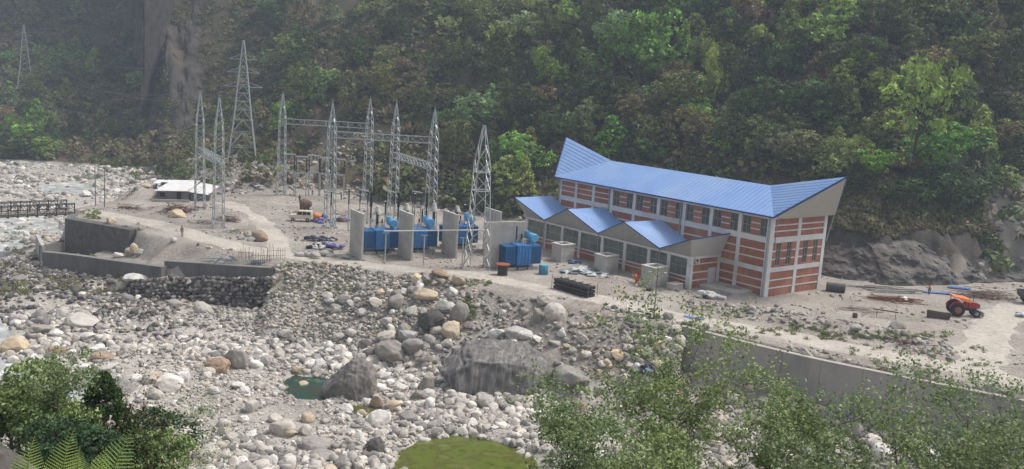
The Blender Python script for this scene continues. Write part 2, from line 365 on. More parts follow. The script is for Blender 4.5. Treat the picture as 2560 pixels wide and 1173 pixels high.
    hill = hill+2.45*(1+.16*n2)*np.exp(-(((X+5.6)/1.7)**2+((Y-9.3)/2.0)**2))
    z = np.maximum(z, hill)
    return z
def polyd(X, Y):
    d, _ = polydist(X, Y, CRP, True); return d
ROAD = [at(*p) for p in [(150, 524), (230, 530), (330, 546), (420, 568), (520, 598), (620, 622), (720, 640), (850, 656), (1000, 672), (1150, 684), (1280, 706), (1400, 730), (1520, 752), (1640, 782),
                         (1780, 806), (1920, 832), (2060, 860), (2200, 886), (2350, 915), (2520, 950), (2750, 1000), (3100, 1080)]]
ROAD2 = [at(*p) for p in [(560, 505), (610, 530), (660, 560), (690, 600), (700, 632)]]
ROAD3 = [at(*p) for p in [(2440, 935), (2455, 880), (2480, 830), (2500, 795), (2540, 770), (2700, 760)]]
BANK = [at(*p) for p in [(1760, 765), (1880, 790), (1980, 810), (2080, 825), (2200, 845), (2310, 868), (2400, 900)]]
HEAPS = []
for px_, py_, h_, r_ in [(420, 560-12, 0, 1), (655, 515, 1.0, 4.0), (700, 500, .8, 3.5), (830, 520, .9, 4), (540, 540, 1.3, 4.0), (600, 548, .9, 3), (345, 485, 2.0, 5), (640, 590, 0.5, 3), (395, 530, .8, 2.5),
                         (1240, 520, 1.6, 5), (1704, 908, 3.2, 2.8), (850, 600, .6, 3), (930, 700, .7, 3), (1070, 700, 1.0, 3), (1540, 700, .5, 2), (1440, 700, .35, 2), (1830, 728, .7, 2.5), (2350, 840, .5, 3)]:
    q_ = at(px_, py_); HEAPS.append((q_[0], q_[1], h_, r_))
NU = 660
us = np.linspace(-.98, .95, NU)
ys = np.concatenate([np.exp(np.linspace(math.log(2), math.log(60), 200, endpoint=False)), np.exp(np.linspace(math.log(60), math.log(290), 380, endpoint=False)), np.exp(np.linspace(math.log(290), math.log(950), 110))])
NY = len(ys); LYS = np.log(ys)
GU, GY = np.meshgrid(us, ys); GX = GU*GY
GZ = terrain(GX, GY)
def zat(X, Y):
    X = np.asarray(X, float); Y = np.asarray(Y, float)
    u = np.clip((X/Y-us[0])/(us[1]-us[0]), 0, NU-1.001); r = np.clip(np.interp(np.log(Y), LYS, np.arange(NY)), 0, NY-1.001)
    i = u.astype(int); j = r.astype(int); a = u-i; b = r-j
    return (GZ[j, i]*(1-a)+GZ[j, i+1]*a)*(1-b)+(GZ[j+1, i]*(1-a)+GZ[j+1, i+1]*a)*b
_T = np.exp(np.linspace(math.log(4), math.log(900), 1500))
def hit(px, py):
    """where the sight line through a photograph pixel meets the terrain"""
    d = rayv(px, py); X = d[0]*_T; Z = CAMH+d[2]*_T; g = Z-zat(X, _T)
    k = np.argmax(g < 0)
    if k == 0: return np.array([d[0]*400, 400, float(zat(d[0]*400, 400.))])
    a = g[k-1]/(g[k-1]-g[k]); Y = _T[k-1]+(_T[k]-_T[k-1])*a
    return np.array([d[0]*Y, Y, float(zat(d[0]*Y, Y))])
def onz(p, dz=0.0): return np.array([p[0], p[1], float(zat(p[0], p[1]))+dz])
# split the one sheet into its kinds of ground
dmF, _ = polydist(GX, GY, FOOT); beh = GY > np.interp(GX, FOOT[:, 0], FOOT[:, 1]); DM = np.where(beh, dmF, -dmF)
INS = inside(GX, GY, CRP); DR, _ = polydist(GX, GY, CRP, True)
cz = np.where(GY < 62, 3, np.where(DM > 0.5, 2, np.where(INS | (DR < 0.6) | (GZ > riverbase(GX, GY)+1.9), 1, 0)))
idx = np.arange(NY*NU).reshape(NY, NU)
quads = np.stack([idx[:-1, :-1], idx[:-1, 1:], idx[1:, 1:], idx[1:, :-1]], -1).reshape(-1, 4)
cq = cz[:-1, :-1].ravel()
gy_, gx_ = np.gradient(GZ); dyy = np.gradient(GY, axis=0); dxx = np.gradient(GX, axis=1)
slope = np.hypot(gy_/dyy, gx_/dxx)
rockn = fbm(GX/9, GZ/9+GY/30, 55, 4)
edge_ = -95-(GY-240)*0.44
rock = np.clip(sstep(1.25, 2.0, slope+0.8*rockn), 0, 1)
rock = np.maximum(rock, sstep(38, 46, GX)*sstep(5.5, 4.0, DM+2*rockn)*(DM > 0)*.8)                       # cut rock at the foot on the right
rock = np.maximum(rock, np.exp(-((GX-edge_-11)/8.5)**2)*sstep(-.1, .35, rockn+0.12)*0.75*(DM > 12))        # grey scar of the rib
rock = np.maximum(rock, sstep(-48, -55, GX)*sstep(30, 20, DM)*(GX > -95)*0.55*(DM > 0))                # scree
sx, sy = 82., 158.
rock = np.maximum(rock, sstep(13, 7, np.hypot(GX-88, (GY-166)*0.8)+3*rockn)*0.9*(DM > 0))               # pale slide at the far right
soil = sstep(2.6, .6, DM+1.3*fbm(GX/1.6, GY/1.6, 19, 3))
soil = np.maximum(soil, sstep(15, 9, np.hypot((GX-90)/.9, (GY-163)*0.7)+5*rockn)*(DM > 0)*.9)
soil = np.maximum(soil, sstep(-44, -52, GX)*sstep(28, 16, DM+4*rockn)*(GX > -100)*(DM > 0)*.7)
gm_soil = ground_mat('yard_soil', [(0.20, 0.175, 0.15), (0.31, 0.275, 0.24), (0.40, 0.365, 0.325)], stone_scale=2.6, stone_mix=0.45, patch=0.12)
gm_river = ground_mat('river_gravel', [(0.29, 0.265, 0.232), (0.40, 0.368, 0.33), (0.50, 0.465, 0.42)], stone_scale=2.0, stone_mix=0.75, patch=0.1)
gm_mount = ground_mat('mountain_soil', [(0.045, 0.038, 0.025), (0.085, 0.072, 0.045), (0.12, 0.092, 0.065), (0.075, 0.080, 0.038)], stones=False, bump=1.0, patch=0.09,
                      rockface=((0.032, 0.029, 0.027), (0.075, 0.069, 0.064), (0.135, 0.122, 0.113)))
gm_hill = ground_mat('hillside_soil', [(0.12, 0.11, 0.10), (0.26, 0.24, 0.22), (0.10, 0.12, 0.05), (0.32, 0.30, 0.28)], stone_scale=9, stone_mix=0.4, patch=2.5, bump=1.0)
Vall = np.stack([GX, GY, GZ], -1).reshape(-1, 3)
for c, nm, m in ((0, 'riverbed', gm_river), (1, 'ground', gm_soil), (2, 'mountain', gm_mount), (3, 'near_hillside', gm_hill)):
    q = quads[cq == c]; used, inv = np.unique(q, return_inverse=True)
    o = mesh_np(nm, Vall[used], inv.reshape(-1, 4), m, smooth=True, attrs={'rock': ('POINT', rock.ravel()[used]), 'soil': ('POINT', soil.ravel()[used])})
    o['kind'] = 'structure'
# roads: sheets laid on the ground
gm_road = ground_mat('road_dust', [(0.35, 0.315, 0.275), (0.42, 0.38, 0.335), (0.48, 0.44, 0.39)], stone_scale=5, stone_mix=0.12, bump=0.35, patch=0.3)
def smooth_line(P, n):
    P = np.asarray(P, float)[:, :2]; s = np.r_[0, np.cumsum(np.hypot(*np.diff(P, axis=0).T))]
    t = np.linspace(0, s[-1], n); Q = np.stack([np.interp(t, s, P[:, 0]), np.interp(t, s, P[:, 1])], -1)
    for _ in range(6): Q[1:-1] = (Q[:-2]+2*Q[1:-1]+Q[2:])/4
    return Q
def road(name, P, w, dz):
    Q = smooth_line(P, 200); T = np.gradient(Q, axis=0); T /= np.linalg.norm(T, axis=1)[:, None]; N = np.stack([-T[:, 1], T[:, 0]], -1)
    K = 9; V = []
    for k in range(K):
        o_ = (k/(K-1)-.5); e = 1.12*w*(1+0.34*fbm(np.arange(200)/9.0+k*0, np.full(200, 5.0+(k > 4)*9), 5, 3))
        p = Q+N*(o_*e)[:, None]; V.append(np.c_[p, zat(p[:, 0], p[:, 1])+dz-(0.10 if k in (0, K-1) else 0)])
    V = np.stack(V, 1).reshape(-1, 3); ii = np.arange(200*K).reshape(200, K)
    F = np.stack([ii[:-1, :-1], ii[:-1, 1:], ii[1:, 1:], ii[1:, :-1]], -1).reshape(-1, 4)
    # facing up
    a, b, c = V[F[0, 0]], V[F[0, 1]], V[F[0, 2]]
    if np.cross(b-a, c-a)[2] < 0: F = F[:, ::-1]
    o = mesh_np(name, V, F, gm_road, smooth=True); o['kind'] = 'structure'
road('road', ROAD, 4.2, 0.07); road('road', ROAD2, 3.6, 0.055); road('road', ROAD3, 5.0, 0.06)
# water
def water_mat(name, c, rough=0.08):
    m = bpy.data.materials.new(name); m.use_nodes = True; t = m.node_tree; n = t.nodes; b = n['Principled BSDF']
    tc = n.new('ShaderNodeTexCoord'); no = n.new('ShaderNodeTexNoise'); no.inputs['Scale'].default_value = 0.45; no.inputs['Detail'].default_value = 6
    t.links.new(tc.outputs['Object'], no.inputs['Vector']); rp = n.new('ShaderNodeValToRGB'); e = rp.color_ramp.elements
    for i in range(len(c)-2): e.new(0.5)
    for i, (p, q) in enumerate(c): e[i].position = p; e[i].color = (*q, 1)
    t.links.new(no.outputs[0], rp.inputs[0]); t.links.new(rp.outputs[0], b.inputs['Base Color']); b.inputs['Roughness'].default_value = rough
    n2 = n.new('ShaderNodeTexNoise'); n2.inputs['Scale'].default_value = 2.5; n2.inputs['Detail'].default_value = 5; t.links.new(tc.outputs['Object'], n2.inputs['Vector'])
    bp = n.new('ShaderNodeBump'); bp.inputs['Strength'].default_value = 0.12; bp.inputs['Distance'].default_value = 0.1; t.links.new(n2.outputs[0], bp.inputs['Height']); t.links.new(bp.outputs[0], b.inputs['Normal'])
    return m
def pool(P, z, m, grow=1.4):
    P = np.asarray(P)[:, :2]; c = P.mean(0); Q = [(*(c+(p-c)*(1+grow/np.linalg.norm(p-c))), z) for p in P]
    if sum((Q[i][0]*Q[(i+1) % len(Q)][1]-Q[(i+1) % len(Q)][0]*Q[i][1]) for i in range(len(Q))) < 0: Q = Q[::-1]
    o = MB().poly(Q).build('water', m); o['kind'] = 'structure'
def rb(P): return float(riverbase(0, np.mean([p[1] for p in P])))
pool(POOL1, rb(POOL1)-.42, water_mat('emerald_water', [(.3, (0.01, 0.06, 0.045)), (.5, (0.02, 0.055, 0.038)), (.7, (0.045, 0.05, 0.03))], 0.04))
pool(POOL2, rb(POOL2)-.45, water_mat('algae_water', [(.3, (0.06, 0.085, 0.008)), (.45, (0.10, 0.125, 0.014)), (.54, (0.075, 0.08, 0.016)), (.62, (0.11, 0.13, 0.02)), (.75, (0.18, 0.185, 0.11))], 0.12))
pool(POOL3, rb(POOL3)-.28, water_mat('brown_water', [(.35, (0.10, 0.09, 0.03)), (.65, (0.07, 0.07, 0.02))]))
wm = water_mat('river_water', [(.3, (0.27, 0.28, 0.27)), (.5, (0.38, 0.39, 0.38)), (.62, (0.62, 0.62, 0.61))], 0.3)
pool(RIVER2, rb(RIVER2)-.4, wm); pool(RIVER3, rb(RIVER3)-.3, water_mat('still_water', [(.3, (0.10, 0.13, 0.09)), (.7, (0.13, 0.15, 0.11))]))
RV2 = np.asarray(RIVER)[:, :2]
RS = smooth_line([at(*p, -8) for p in [(-600, 560), (-250, 560), (0, 575), (80, 590), (60, 640), (20, 700), (-10, 780), (10, 850), (60, 925), (170, 965), (270, 985)]], 80)
Tn = np.gradient(RS, axis=0); Tn /= np.linalg.norm(Tn, axis=1)[:, None]; Nn = np.stack([-Tn[:, 1], Tn[:, 0]], -1)
Vw = []; KW = 7
for k in range(KW):
    p = RS+Nn*((k/(KW-1)-.5)*22); Vw.append(np.c_[p, riverbase(0, p[:, 1])-.38+0.0*p[:, 0]])
Vw = np.stack(Vw, 1).reshape(-1, 3); ii = np.arange(80*KW).reshape(80, KW)
o = mesh_np('river', Vw, np.stack([ii[:-1, :-1], ii[:-1, 1:], ii[1:, 1:], ii[1:, :-1]], -1).reshape(-1, 4), wm, smooth=True); o['kind'] = 'structure'

# rugged cut rock at the foot of the slope on the right
ns_, nh_ = 420, 90
Xr = np.linspace(42.5, 84, ns_); fl = smooth_line([(x, np.interp(x, FOOT[:, 0], FOOT[:, 1])) for x in np.linspace(42, 85, 60)], ns_)
Tr = np.gradient(fl, axis=0); Tr /= np.linalg.norm(Tr, axis=1)[:, None]; Nr = np.stack([-Tr[:, 1], Tr[:, 0]], -1)
hh_ = np.linspace(0, 1, nh_); SS_, HH_ = np.meshgrid(np.arange(ns_)*41/ns_, hh_, indexing='ij')
top_ = 6.6+1.6*fbm(SS_/7, SS_*0+3, 5, 3)-2.6*sstep(24, 40, SS_)
zz_ = -.4+(top_+.4)*HH_; back = 5.6*HH_**1.25
dsp = 1.5*fbm(SS_/5.5+HH_*.8, HH_*1.6, 15, 5)+.9*(1-2*np.abs(fbm(SS_/3.2-HH_*1.1, HH_*3.2+SS_/9, 16, 4)))+.35*fbm(SS_/.8, HH_*9, 17, 4)-.18*np.floor(3.9*(HH_*2+fbm(SS_/4, HH_*2, 18, 3)))/2
bk_ = back-.9-dsp*np.minimum(1, .35+HH_*3)*np.clip((1-HH_)*5, 0, 1)+1.4*sstep(.85, 1, HH_)
bk_ = np.maximum(bk_, -1.3)
Vr = np.stack([fl[:, 0][:, None]+Nr[:, 0][:, None]*bk_, fl[:, 1][:, None]+Nr[:, 1][:, None]*bk_, zz_+.12*fbm(SS_/1.1, HH_*7, 20, 3)], -1).reshape(-1, 3)
ii = np.arange(ns_*nh_).reshape(ns_, nh_)
rock_m = mat('cut_rock', (0.065, 0.06, 0.058), (0.165, 0.152, 0.14), .9, .45, bump=.9, bscale=2.2, detail=10, stretch=(1, 1, .6), dirt=(0.125, 0.105, 0.085))
o = mesh_np('rock_face', Vr, np.stack([ii[:-1, :-1], ii[1:, :-1], ii[1:, 1:], ii[:-1, 1:]], -1).reshape(-1, 4), rock_m, smooth=True); o['kind'] = 'structure'

# craggy cliff on the rib at the end of the near mountain
nc_, nr_ = 120, 170
PXc, PYc = np.meshgrid(np.linspace(352, 520, nc_), np.linspace(-30, 372, nr_))
PXc = PXc+30*(372-PYc)/400*(PXc-352)/168
def hits(px, py):
    d = FW[None]+RV[None]*((px-1280)/F_PX)[:, None]-UV[None]*((py-586.5)/F_PX)[:, None]; d = d/d[:, 1:2]; out = np.zeros(len(px))
    TT = np.linspace(180, 420, 500)
    for i in range(0, len(px), 4000):
        q = d[i:i+4000]; g = CAMH+q[:, 2:3]*TT[None]-zat(q[:, 0:1]*TT[None], np.broadcast_to(TT[None], (len(q), 500))); k = np.argmax(g < 0, 1); k = np.where(k == 0, 400, k); out[i:i+4000] = TT[k]
    return d, out
dc, Yc = hits(PXc.ravel(), PYc.ravel()); Yg = Yc.reshape(nr_, nc_)
Yg = np.where(np.arange(nc_)[None]/nc_ < .45, np.minimum(Yg, 300+8*np.arange(nc_)[None]/nc_*10), Yg)
for _ in range(10):
    Q = Yg.copy(); Q[1:-1, 1:-1] = (Yg[:-2, 1:-1]+Yg[2:, 1:-1]+Yg[1:-1, :-2]+Yg[1:-1, 2:])/4; Yg = Q
Dc = dc.reshape(nr_, nc_, 3); Pc = Dc*Yg[..., None]; Xc, Zc = Pc[..., 0], CAMH+Pc[..., 2]
uu, vv = np.meshgrid(np.linspace(0, 1, nc_), np.linspace(0, 1, nr_)); un_ = uu+.10*fbm(vv*9, uu*4, 305, 4)*np.where(uu > .5, 1, .3); edge_k = sstep(0, .10, un_)*sstep(.04, .26, 1-un_)*sstep(0, .08, 1-vv)
sk = Xc*.9+Zc*.35
dc_ = 2.6*fbm(sk/7, Zc/16, 301, 5)+1.9*(1-2*np.abs(fbm(sk/4.5, Zc/11, 302, 5)))+.8*fbm(Xc/1.5, Zc/3, 303, 4)+2.2*np.exp(-((uu-.1)/.09)**2)-1.5*np.exp(-((uu-.45)/.2)**2)
off_ = (dc_+1.0)*edge_k-3.0*(1-edge_k)
Yn = Yg-off_; Pn = Dc*Yn[..., None]; Pn[..., 2] += CAMH
Pn[..., 0] = Xc; Pn[..., 2] = Zc+.4*fbm(Xc/2, Yn/2, 304, 3)*edge_k
ii = np.arange(nr_*nc_).reshape(nr_, nc_)
cliff_m = ground_mat('cliff_rock', [(0.026, 0.022, 0.019), (0.055, 0.047, 0.040), (0.078, 0.069, 0.062), (0.115, 0.099, 0.085)], stones=False, bump=1.0, patch=0.28)
o = mesh_np('cliff', Pn.reshape(-1, 3), np.stack([ii[:-1, :-1], ii[1:, :-1], ii[1:, 1:], ii[:-1, 1:]], -1).reshape(-1, 4), cliff_m, smooth=True); o['kind'] = 'structure'

# ================================================================== POWERHOUSE
brick = mat('red_brick', (0.33, 0.13, 0.085), (0.26, 0.10, 0.066), 0.85, 1.5, bump=0.25, bscale=30, dirt=(0.39, 0.18, 0.12))
white = mat('white_paint', (0.62, 0.62, 0.63), (0.55, 0.55, 0.56), 0.6, 0.8, dirt=(0.47, 0.45, 0.43))
fasc_l = mat('fascia_grey', (0.42, 0.41, 0.385), (0.46, 0.45, 0.43), 0.5, 0.5)
roofblue = mat('blue_roof_sheet', (0.20, 0.33, 0.60), (0.175, 0.30, 0.565), 0.38, 0.35, spec=0.5, dirt=(0.25, 0.36, 0.58))
trimblue = mat('blue_trim', (0.03, 0.07, 0.19), (0.025, 0.06, 0.16), 0.4)
glass = mat('window_glass', (0.035, 0.045, 0.045), (0.06, 0.07, 0.065), 0.12, 0.4, spec=0.6)
glass2 = mat('window_glass_green', (0.14, 0.165, 0.15), (0.08, 0.10, 0.09), 0.15, 0.25, spec=0.6)
frame_m = mat('window_frame', (0.34, 0.31, 0.28), (0.30, 0.27, 0.25), 0.5)
pipe_g = mat('drain_pipe', (0.30, 0.34, 0.38), (0.26, 0.30, 0.34), 0.5)
conc = mat('concrete', (0.45, 0.43, 0.40), (0.37, 0.355, 0.33), 0.9, 0.9, bump=0.3, dirt=(0.30, 0.285, 0.265))
conc_d = mat('old_concrete', (0.155, 0.147, 0.14), (0.10, 0.096, 0.092), 0.9, 0.7, bump=0.5, stretch=(1, 1, 0.35), dirt=(0.16, 0.15, 0.14))
conc_w = mat('wall_concrete', (0.20, 0.195, 0.18), (0.15, 0.145, 0.135), 0.9, 0.5, bump=0.3, stretch=(1, 1, 0.4), dirt=(0.12, 0.115, 0.11))
PH = empty('powerhouse', (35.811, 125.881, 0), math.pi/2-0.9083)
tag(PH, 'long red brick powerhouse with white bands and an upswept blue roof', 'building')
LEN, WID, HE = 45.3, 13.0, 11.25
BAY = 5.33; cols_l = [0]+[BAY*k for k in range(1, 7)]+[BAY*6+4.44, BAY*6+8.88, LEN]
# walls: front long wall (x=0), rear, both ends, upper windows left open
wl = MB()
T = 0.35
wl.box(0, T, 0, LEN, 0, 8.45); wl.box(0, T, 0, LEN, 10.98, HE)
wl.box(0, T, BAY*6, LEN, 8.45, 10.98)
WINS = []
for k in range(6):
    y0, y1 = cols_l[k], cols_l[k+1]
    a = y0+0.42; ww = 1.45
    for (p, q) in ((y0, a), (a+ww, y1-0.42-ww), (y1-0.42, y1)): wl.box(0, T, p, q, 8.45, 10.98)
    WINS += [(a, a+ww), (y1-0.42-ww, y1-0.42)]
wl.build('wall', brick, PH)
we = MB()                                                   # end wall (y=0) with four tall windows
we.box(T, WID-T, 0.0, T, 0, 4.3); we.box(T, WID-T, 0, T, 7.65, HE)
EW = []
for x0 in (0.45, 6.75):
    for a in (1.15, 3.6): EW.append((x0+a, x0+a+1.15))
e = [T]+[v for w in EW for v in w]+[WID-T]
for i in range(0, len(e), 2): we.box(e[i], e[i+1], 0, T, 4.3, 7.65)
we.build('wall', brick, PH)
MB().box(WID-T, WID, 0, LEN, 0, HE).build('wall', brick, PH)
MB().box(T, WID-T, LEN-T, LEN, 0, HE).build('wall', brick, PH)
MB().box(T+.05, WID-T-.05, T+.05, LEN-T-.05, 8.0, 8.2).build('floor_slab', conc, PH)
# white frame
cw = 0.62
for i, y in enumerate(cols_l):
    m = MB(); y0 = min(max(y-cw/2, -0.10), LEN+.1-cw)
    if i == 0: m.box(-0.10, 0.72, -0.10, 0.62, 0, HE+.02)
    elif i == len(cols_l)-1: m.box(-0.10, .6, LEN-.55, LEN+.10, 0, HE+.02)
    else: m.box(-0.10, 0.0, y-cw/2, y+cw/2, 0, HE+.02)
    m.build('column', white, PH)
MB().box(6.15, 6.85, -0.10, 0.0, 0, HE+.02).build('column', white, PH)
MB().box(WID-.6, WID+.10, -0.10, 0.55, 0, HE+.02).build('column', white, PH)
for z0, z1, nm in ((3.45, 4.12, 'band'), (7.62, 8.42, 'band'), (10.98, HE, 'band')):
    MB().box(-0.075, 0.003, 0.55, LEN-.5, z0, z1).build(nm, white, PH)
    MB().box(0.7, WID-.55, -0.075, 0.003, z0, z1).build(nm, white, PH)
st = MB()
def stripes(z0, z1, n): return [z0+(z1-z0)*(k+1)/(n+1) for k in range(n)]
for z in stripes(0, 3.45, 2)+stripes(4.12, 7.62, 2):
    st.box(-0.05, 0.002, 0.6, LEN-.55, z-.09, z+.09)
for z in stripes(8.42, 10.98, 2):
    st.box(-0.05, 0.002, BAY*6+.3, LEN-.55, z-.08, z+.08)
    for k in range(6):
        st.box(-0.05, 0.002, WINS[2*k][1], WINS[2*k+1][0], z-.08, z+.08)
for z in stripes(0, 3.45, 2)+stripes(8.42, 10.98, 2): st.box(0.72, WID-.6, -0.05, 0.002, z-.09, z+.09)
for z in stripes(4.12, 7.62, 2):
    for i in range(0, len(e), 2): st.box(max(e[i], .72), min(e[i+1], WID-.6), -0.05, 0.002, z-.09, z+.09)
st.build('stripe', white, PH)
def window(parent, side, a, b, z0, z1, nx, nz, g=glass, off=0.0, w=0.07):
    """window set in the wall: side 'x' looks along -x, side 'y' looks along -y"""
    fr = MB()
    def bx(p, q, d0, d1, u, v):
        if side == 'x': fr.box(off+d0, off+d1, p, q, u, v)
        else: fr.box(p, q, off+d0, off+d1, u, v)
    bx(a, a+w, .03, .13, z0, z1); bx(b-w, b, .03, .13, z0, z1); bx(a+w, b-w, .03, .13, z0, z0+w); bx(a+w, b-w, .03, .13, z1-w, z1)
    for k in range(1, nx): c = a+(b-a)*k/nx; bx(c-.03, c+.03, .05, .12, z0+w, z1-w)
    for k in range(1, nz): c = z0+(z1-z0)*k/nz; bx(a+w, b-w, .045, .125, c-.03, c+.03)
    f = fr.build('window', frame_m, parent)
    p = MB()
    if side == 'x': p.box(off+.13, off+.16, a+.002, b-.002, z0+.002, z1-.002)
    else: p.box(a+.002, b-.002, off+.13, off+.16, z0+.002, z1-.002)
    p.build('pane', g, f); return f
for a, b in WINS: window(PH, 'x', a, b, 8.45, 10.98, 2, 2)
for a, b in EW: window(PH, 'y', a, b, 4.3, 7.65, 2, 3)
# main roof: ridge over the middle, both ends sweep out and up to a point
Ez = 11.52
FE, FF = (-.75, -.75, Ez), (-.75, LEN+.75, Ez); BE, BF = (WID+.95, -.75, Ez-.1), (WID+.95, LEN+.75, Ez-.1)
R1, R2 = (6.5, 5.7, 14.9), (6.5, LEN-5.9, 14.95); PK, QK = (6.5, -6.6, 17.65), (6.5, LEN+6.7, 18.0)
def seamed(name, quadpts, d, n, m, parent, seam=(0, 0, 1)):
    o = MB().poly(quadpts, 0.14, d)
    return o
def lerp(a, b, t): return tuple(a[i]+(b[i]-a[i])*t for i in range(3))
rf = MB()
rf.poly([FE, FF, R2, R1], 0.12); rf.poly([FE, R1, PK], 0.12); rf.poly([FF, QK, R2], 0.12)
rf.poly([BF, BE, R1, R2], 0.12); rf.poly([BE, PK, R1], 0.12); rf.poly([BF, R2, QK], 0.12)
n = 56
for k in range(1, n):                                     # standing seams
    y = -.75+(LEN+1.5)*k/n
    top = R1 if y < R1[1] else (R2 if y > R2[1] else (6.5, y, 14.9))
    if R1[1] <= y <= R2[1]:
        rf.beam((-.75, y, Ez+.03), (6.5, y, 14.95), .035, .035)
    elif y < R1[1]:
        t = (y+.75)/(R1[1]+.75); rf.beam((-.75, y, Ez+.03), tuple(np.array(lerp(FE, R1, 1))*0+np.array(lerp((-.75, y, Ez), lerp(R1, (6.5, y, 14.9), 0), 0))) if False else lerp((-.75, y, Ez+.03), (-.75+7.25*t, y, Ez+(14.95-Ez)*t), 1), .035, .035)
    else:
        t = (FF[1]-y)/(FF[1]-R2[1]); rf.beam((-.75, y, Ez+.03), (-.75+7.25*t, y, Ez+(15.0-Ez)*t), .035, .035)
for k in range(1, 12):
    t = k/12
    a = lerp(R1, FE, t); b = lerp(PK, FE, t); rf.beam((a[0], a[1], a[2]+.05), (b[0], b[1], b[2]+.05), .035, .035)
    a = lerp(R2, FF, t); b = lerp(QK, FF, t); rf.beam((a[0], a[1], a[2]+.05), (b[0], b[1], b[2]+.05), .035, .035)
roof = rf.build('roof', roofblue, PH)
tr = MB()
tr.beam((FE[0]-.05, FE[1]-.1, FE[2]-.08), (FF[0]-.05, FF[1]+.1, FF[2]-.08), .16, .2)
for a, b in ((FE, PK), (PK, BE), (FF, QK), (QK, BF)):
    tr.beam((a[0], a[1]-.02, a[2]+.0), (b[0], b[1]-.02, b[2]), .14, .2)
tr.build('gutter', trimblue, roof)
# leaning end fascias
def lower(p, d): return (p[0], p[1], p[2]-d)
MB().poly([(-.68, -.72, Ez-.25), (WID+.9, -.72, Ez-.35), (6.5, -6.45, 17.35)], 0.12, (0, 1, 0)).build('fascia', fasc_l, PH)
MB().poly([(WID+.9, LEN+.72, Ez-.35), (-.68, LEN+.72, Ez-.25), (6.5, LEN+6.55, 17.7)], 0.12, (0, -1, 0)).build('fascia', fasc_l, PH)
MB().box(-.62, WID+.8, -.66, LEN+.66, HE+.03, HE+.15).build('soffit', fasc_l, PH)
for (x, y, z1) in ((-.25, .25, 11.2), (-.22, BAY*3+.55, 11.2), (-.22, BAY*6+.45, 11.2), (-.22, LEN-.1, 11.2)):
    MB().tube([(x, y, .1 if y < 5 or y > 45 else 6.2), (x, y, z1)], .09, 8).build('downpipe', pipe_g, PH)
MB().tube([(.95, -.2, 7.4), (.95, -.2, 10.9), (1.6, -.5, 11.2)], .07, 6).build('downpipe', pipe_g, PH)
MB().tube([(WID+.8, -.6, 11.1), (WID+.25, -.15, 7.2)], .07, 6).build('downpipe', pipe_g, PH)
# ---- annex in front: folded blue roof
AW, A0, A1, AH = -6.5, 8.2, 46.0, 4.62
ac = [A0+.25, 12.4, 16.4, 21.5, 26.6, 32.0, 36.3, 40.8, A1-.2]
an = MB(); an.box(AW, -.11, A0, A0+.3, 0, AH); an.box(AW, -.11, A1-.3, A1, 0, AH)
an.box(AW, AW+.3, A0+.3, A1-.3, 0, 1.62); an.box(AW, AW+.3, A0+.3, A1-.3, 4.2, AH); an.build('wall', brick, PH)
for i, y in enumerate(ac):
    w2 = .3 if i else .38
    MB().box(AW-.08, AW+.34 if i not in (0, 8) else AW+.36, y-w2-(.08 if i == 0 else 0), y+w2, 0, AH+.02).build('column', white, PH)
MB().box(-.75, -.115, A0-.08, A0+.2, 0, AH+.01).build('column', white, PH)
s2 = MB(); s2.box(AW-.05, AW+.002, A0+.5, A1-.3, .95, 1.1); s2.box(AW-.06, AW+.31, A0+.5, A1-.3, 1.5, 1.66)
for z in (1.15, 2.3, 3.5): s2.box(AW+.36, -.75 if z > 2.6 else -2.62, A0-.05, A0+.002, z-.09, z+.09)
s2.build('stripe', white, PH)
MB().box(AW-.16, -.12, A0-.16, A0+.25, AH-.32, AH+.03).build('beam', white, PH)
MB().box(AW-.165, AW+.3, A0+.26, A1+.16, AH-.32, AH+.03).build('beam', white, PH)
for i in range(8):
    a, b = ac[i]+.3+(.08 if i == 0 else 0), ac[i+1]-.3
    window(PH, 'x', a, b, 1.67, 4.28, 4 if b-a > 4.2 else 3, 2, glass2, off=AW)
dr = MB().box(-2.6, -1.0, A0-.06, A0+.02, 0, 2.75).build('door', mat('white_door', (0.5, 0.5, 0.52), (0.45, 0.46, 0.48), 0.5), PH)
MB().tube([(-2.4, A0-.12, 1.2), (-2.4, A0-.12, 1.5)], .03, 6).build('handle', pipe_g, dr)
bxm = MB().box(-5.9, -5.1, A0-.42, A0-.051, 3.75, 4.5).build('air_conditioner', mat('cream_box', (0.55, 0.53, 0.48)), PH)
MB().tube([(-5.6, A0-.44, 4.12), (-5.6, A0-.425, 4.12)], .24, 14).build('fan', glass, bxm)
ridges = [47.6, 33.75, 20.55, 7.1]; vals = [40.7, 27.3, 14.0]; RZ, VZ = 7.75, 4.85
def rg(y, x): return (x, y, RZ)
ax0 = -8.0; vx0 = -6.95
ar = MB()
tips = [(ax0, 47.9, 7.72), (ax0, 33.8, RZ), (ax0, 20.7, RZ), (ax0, 7.1, 7.45)]
back = [(-.12, 47.1, 7.9), (-.12, 33.5, 7.85), (-.12, 20.4, 7.75), (-.12, 6.9, 7.9)]
for i, v in enumerate(vals):
    V0, V1 = (vx0, v, VZ), (-.12, v-.1, VZ+.35)
    ar.poly([tips[i], V0, V1, back[i]], .1); ar.poly([V0, tips[i+1], back[i+1], V1], .1)
    for k in range(1, 14):
        t = k/14
        ar.beam(tuple(np.array(lerp(tips[i], back[i], t))+(0, 0, .05)), tuple(np.array(lerp(V0, V1, t))+(0, 0, .05)), .03, .03)
ar_o = ar.build('roof', roofblue, PH)
at_ = MB()
for i, v in enumerate(vals):
    at_.beam(tips[i], (vx0, v, VZ), .1, .14); at_.beam((vx0, v, VZ), tips[i+1], .1, .14)
at_.beam(tips[3], back[3], .1, .16); at_.build('gutter', trimblue, ar_o)
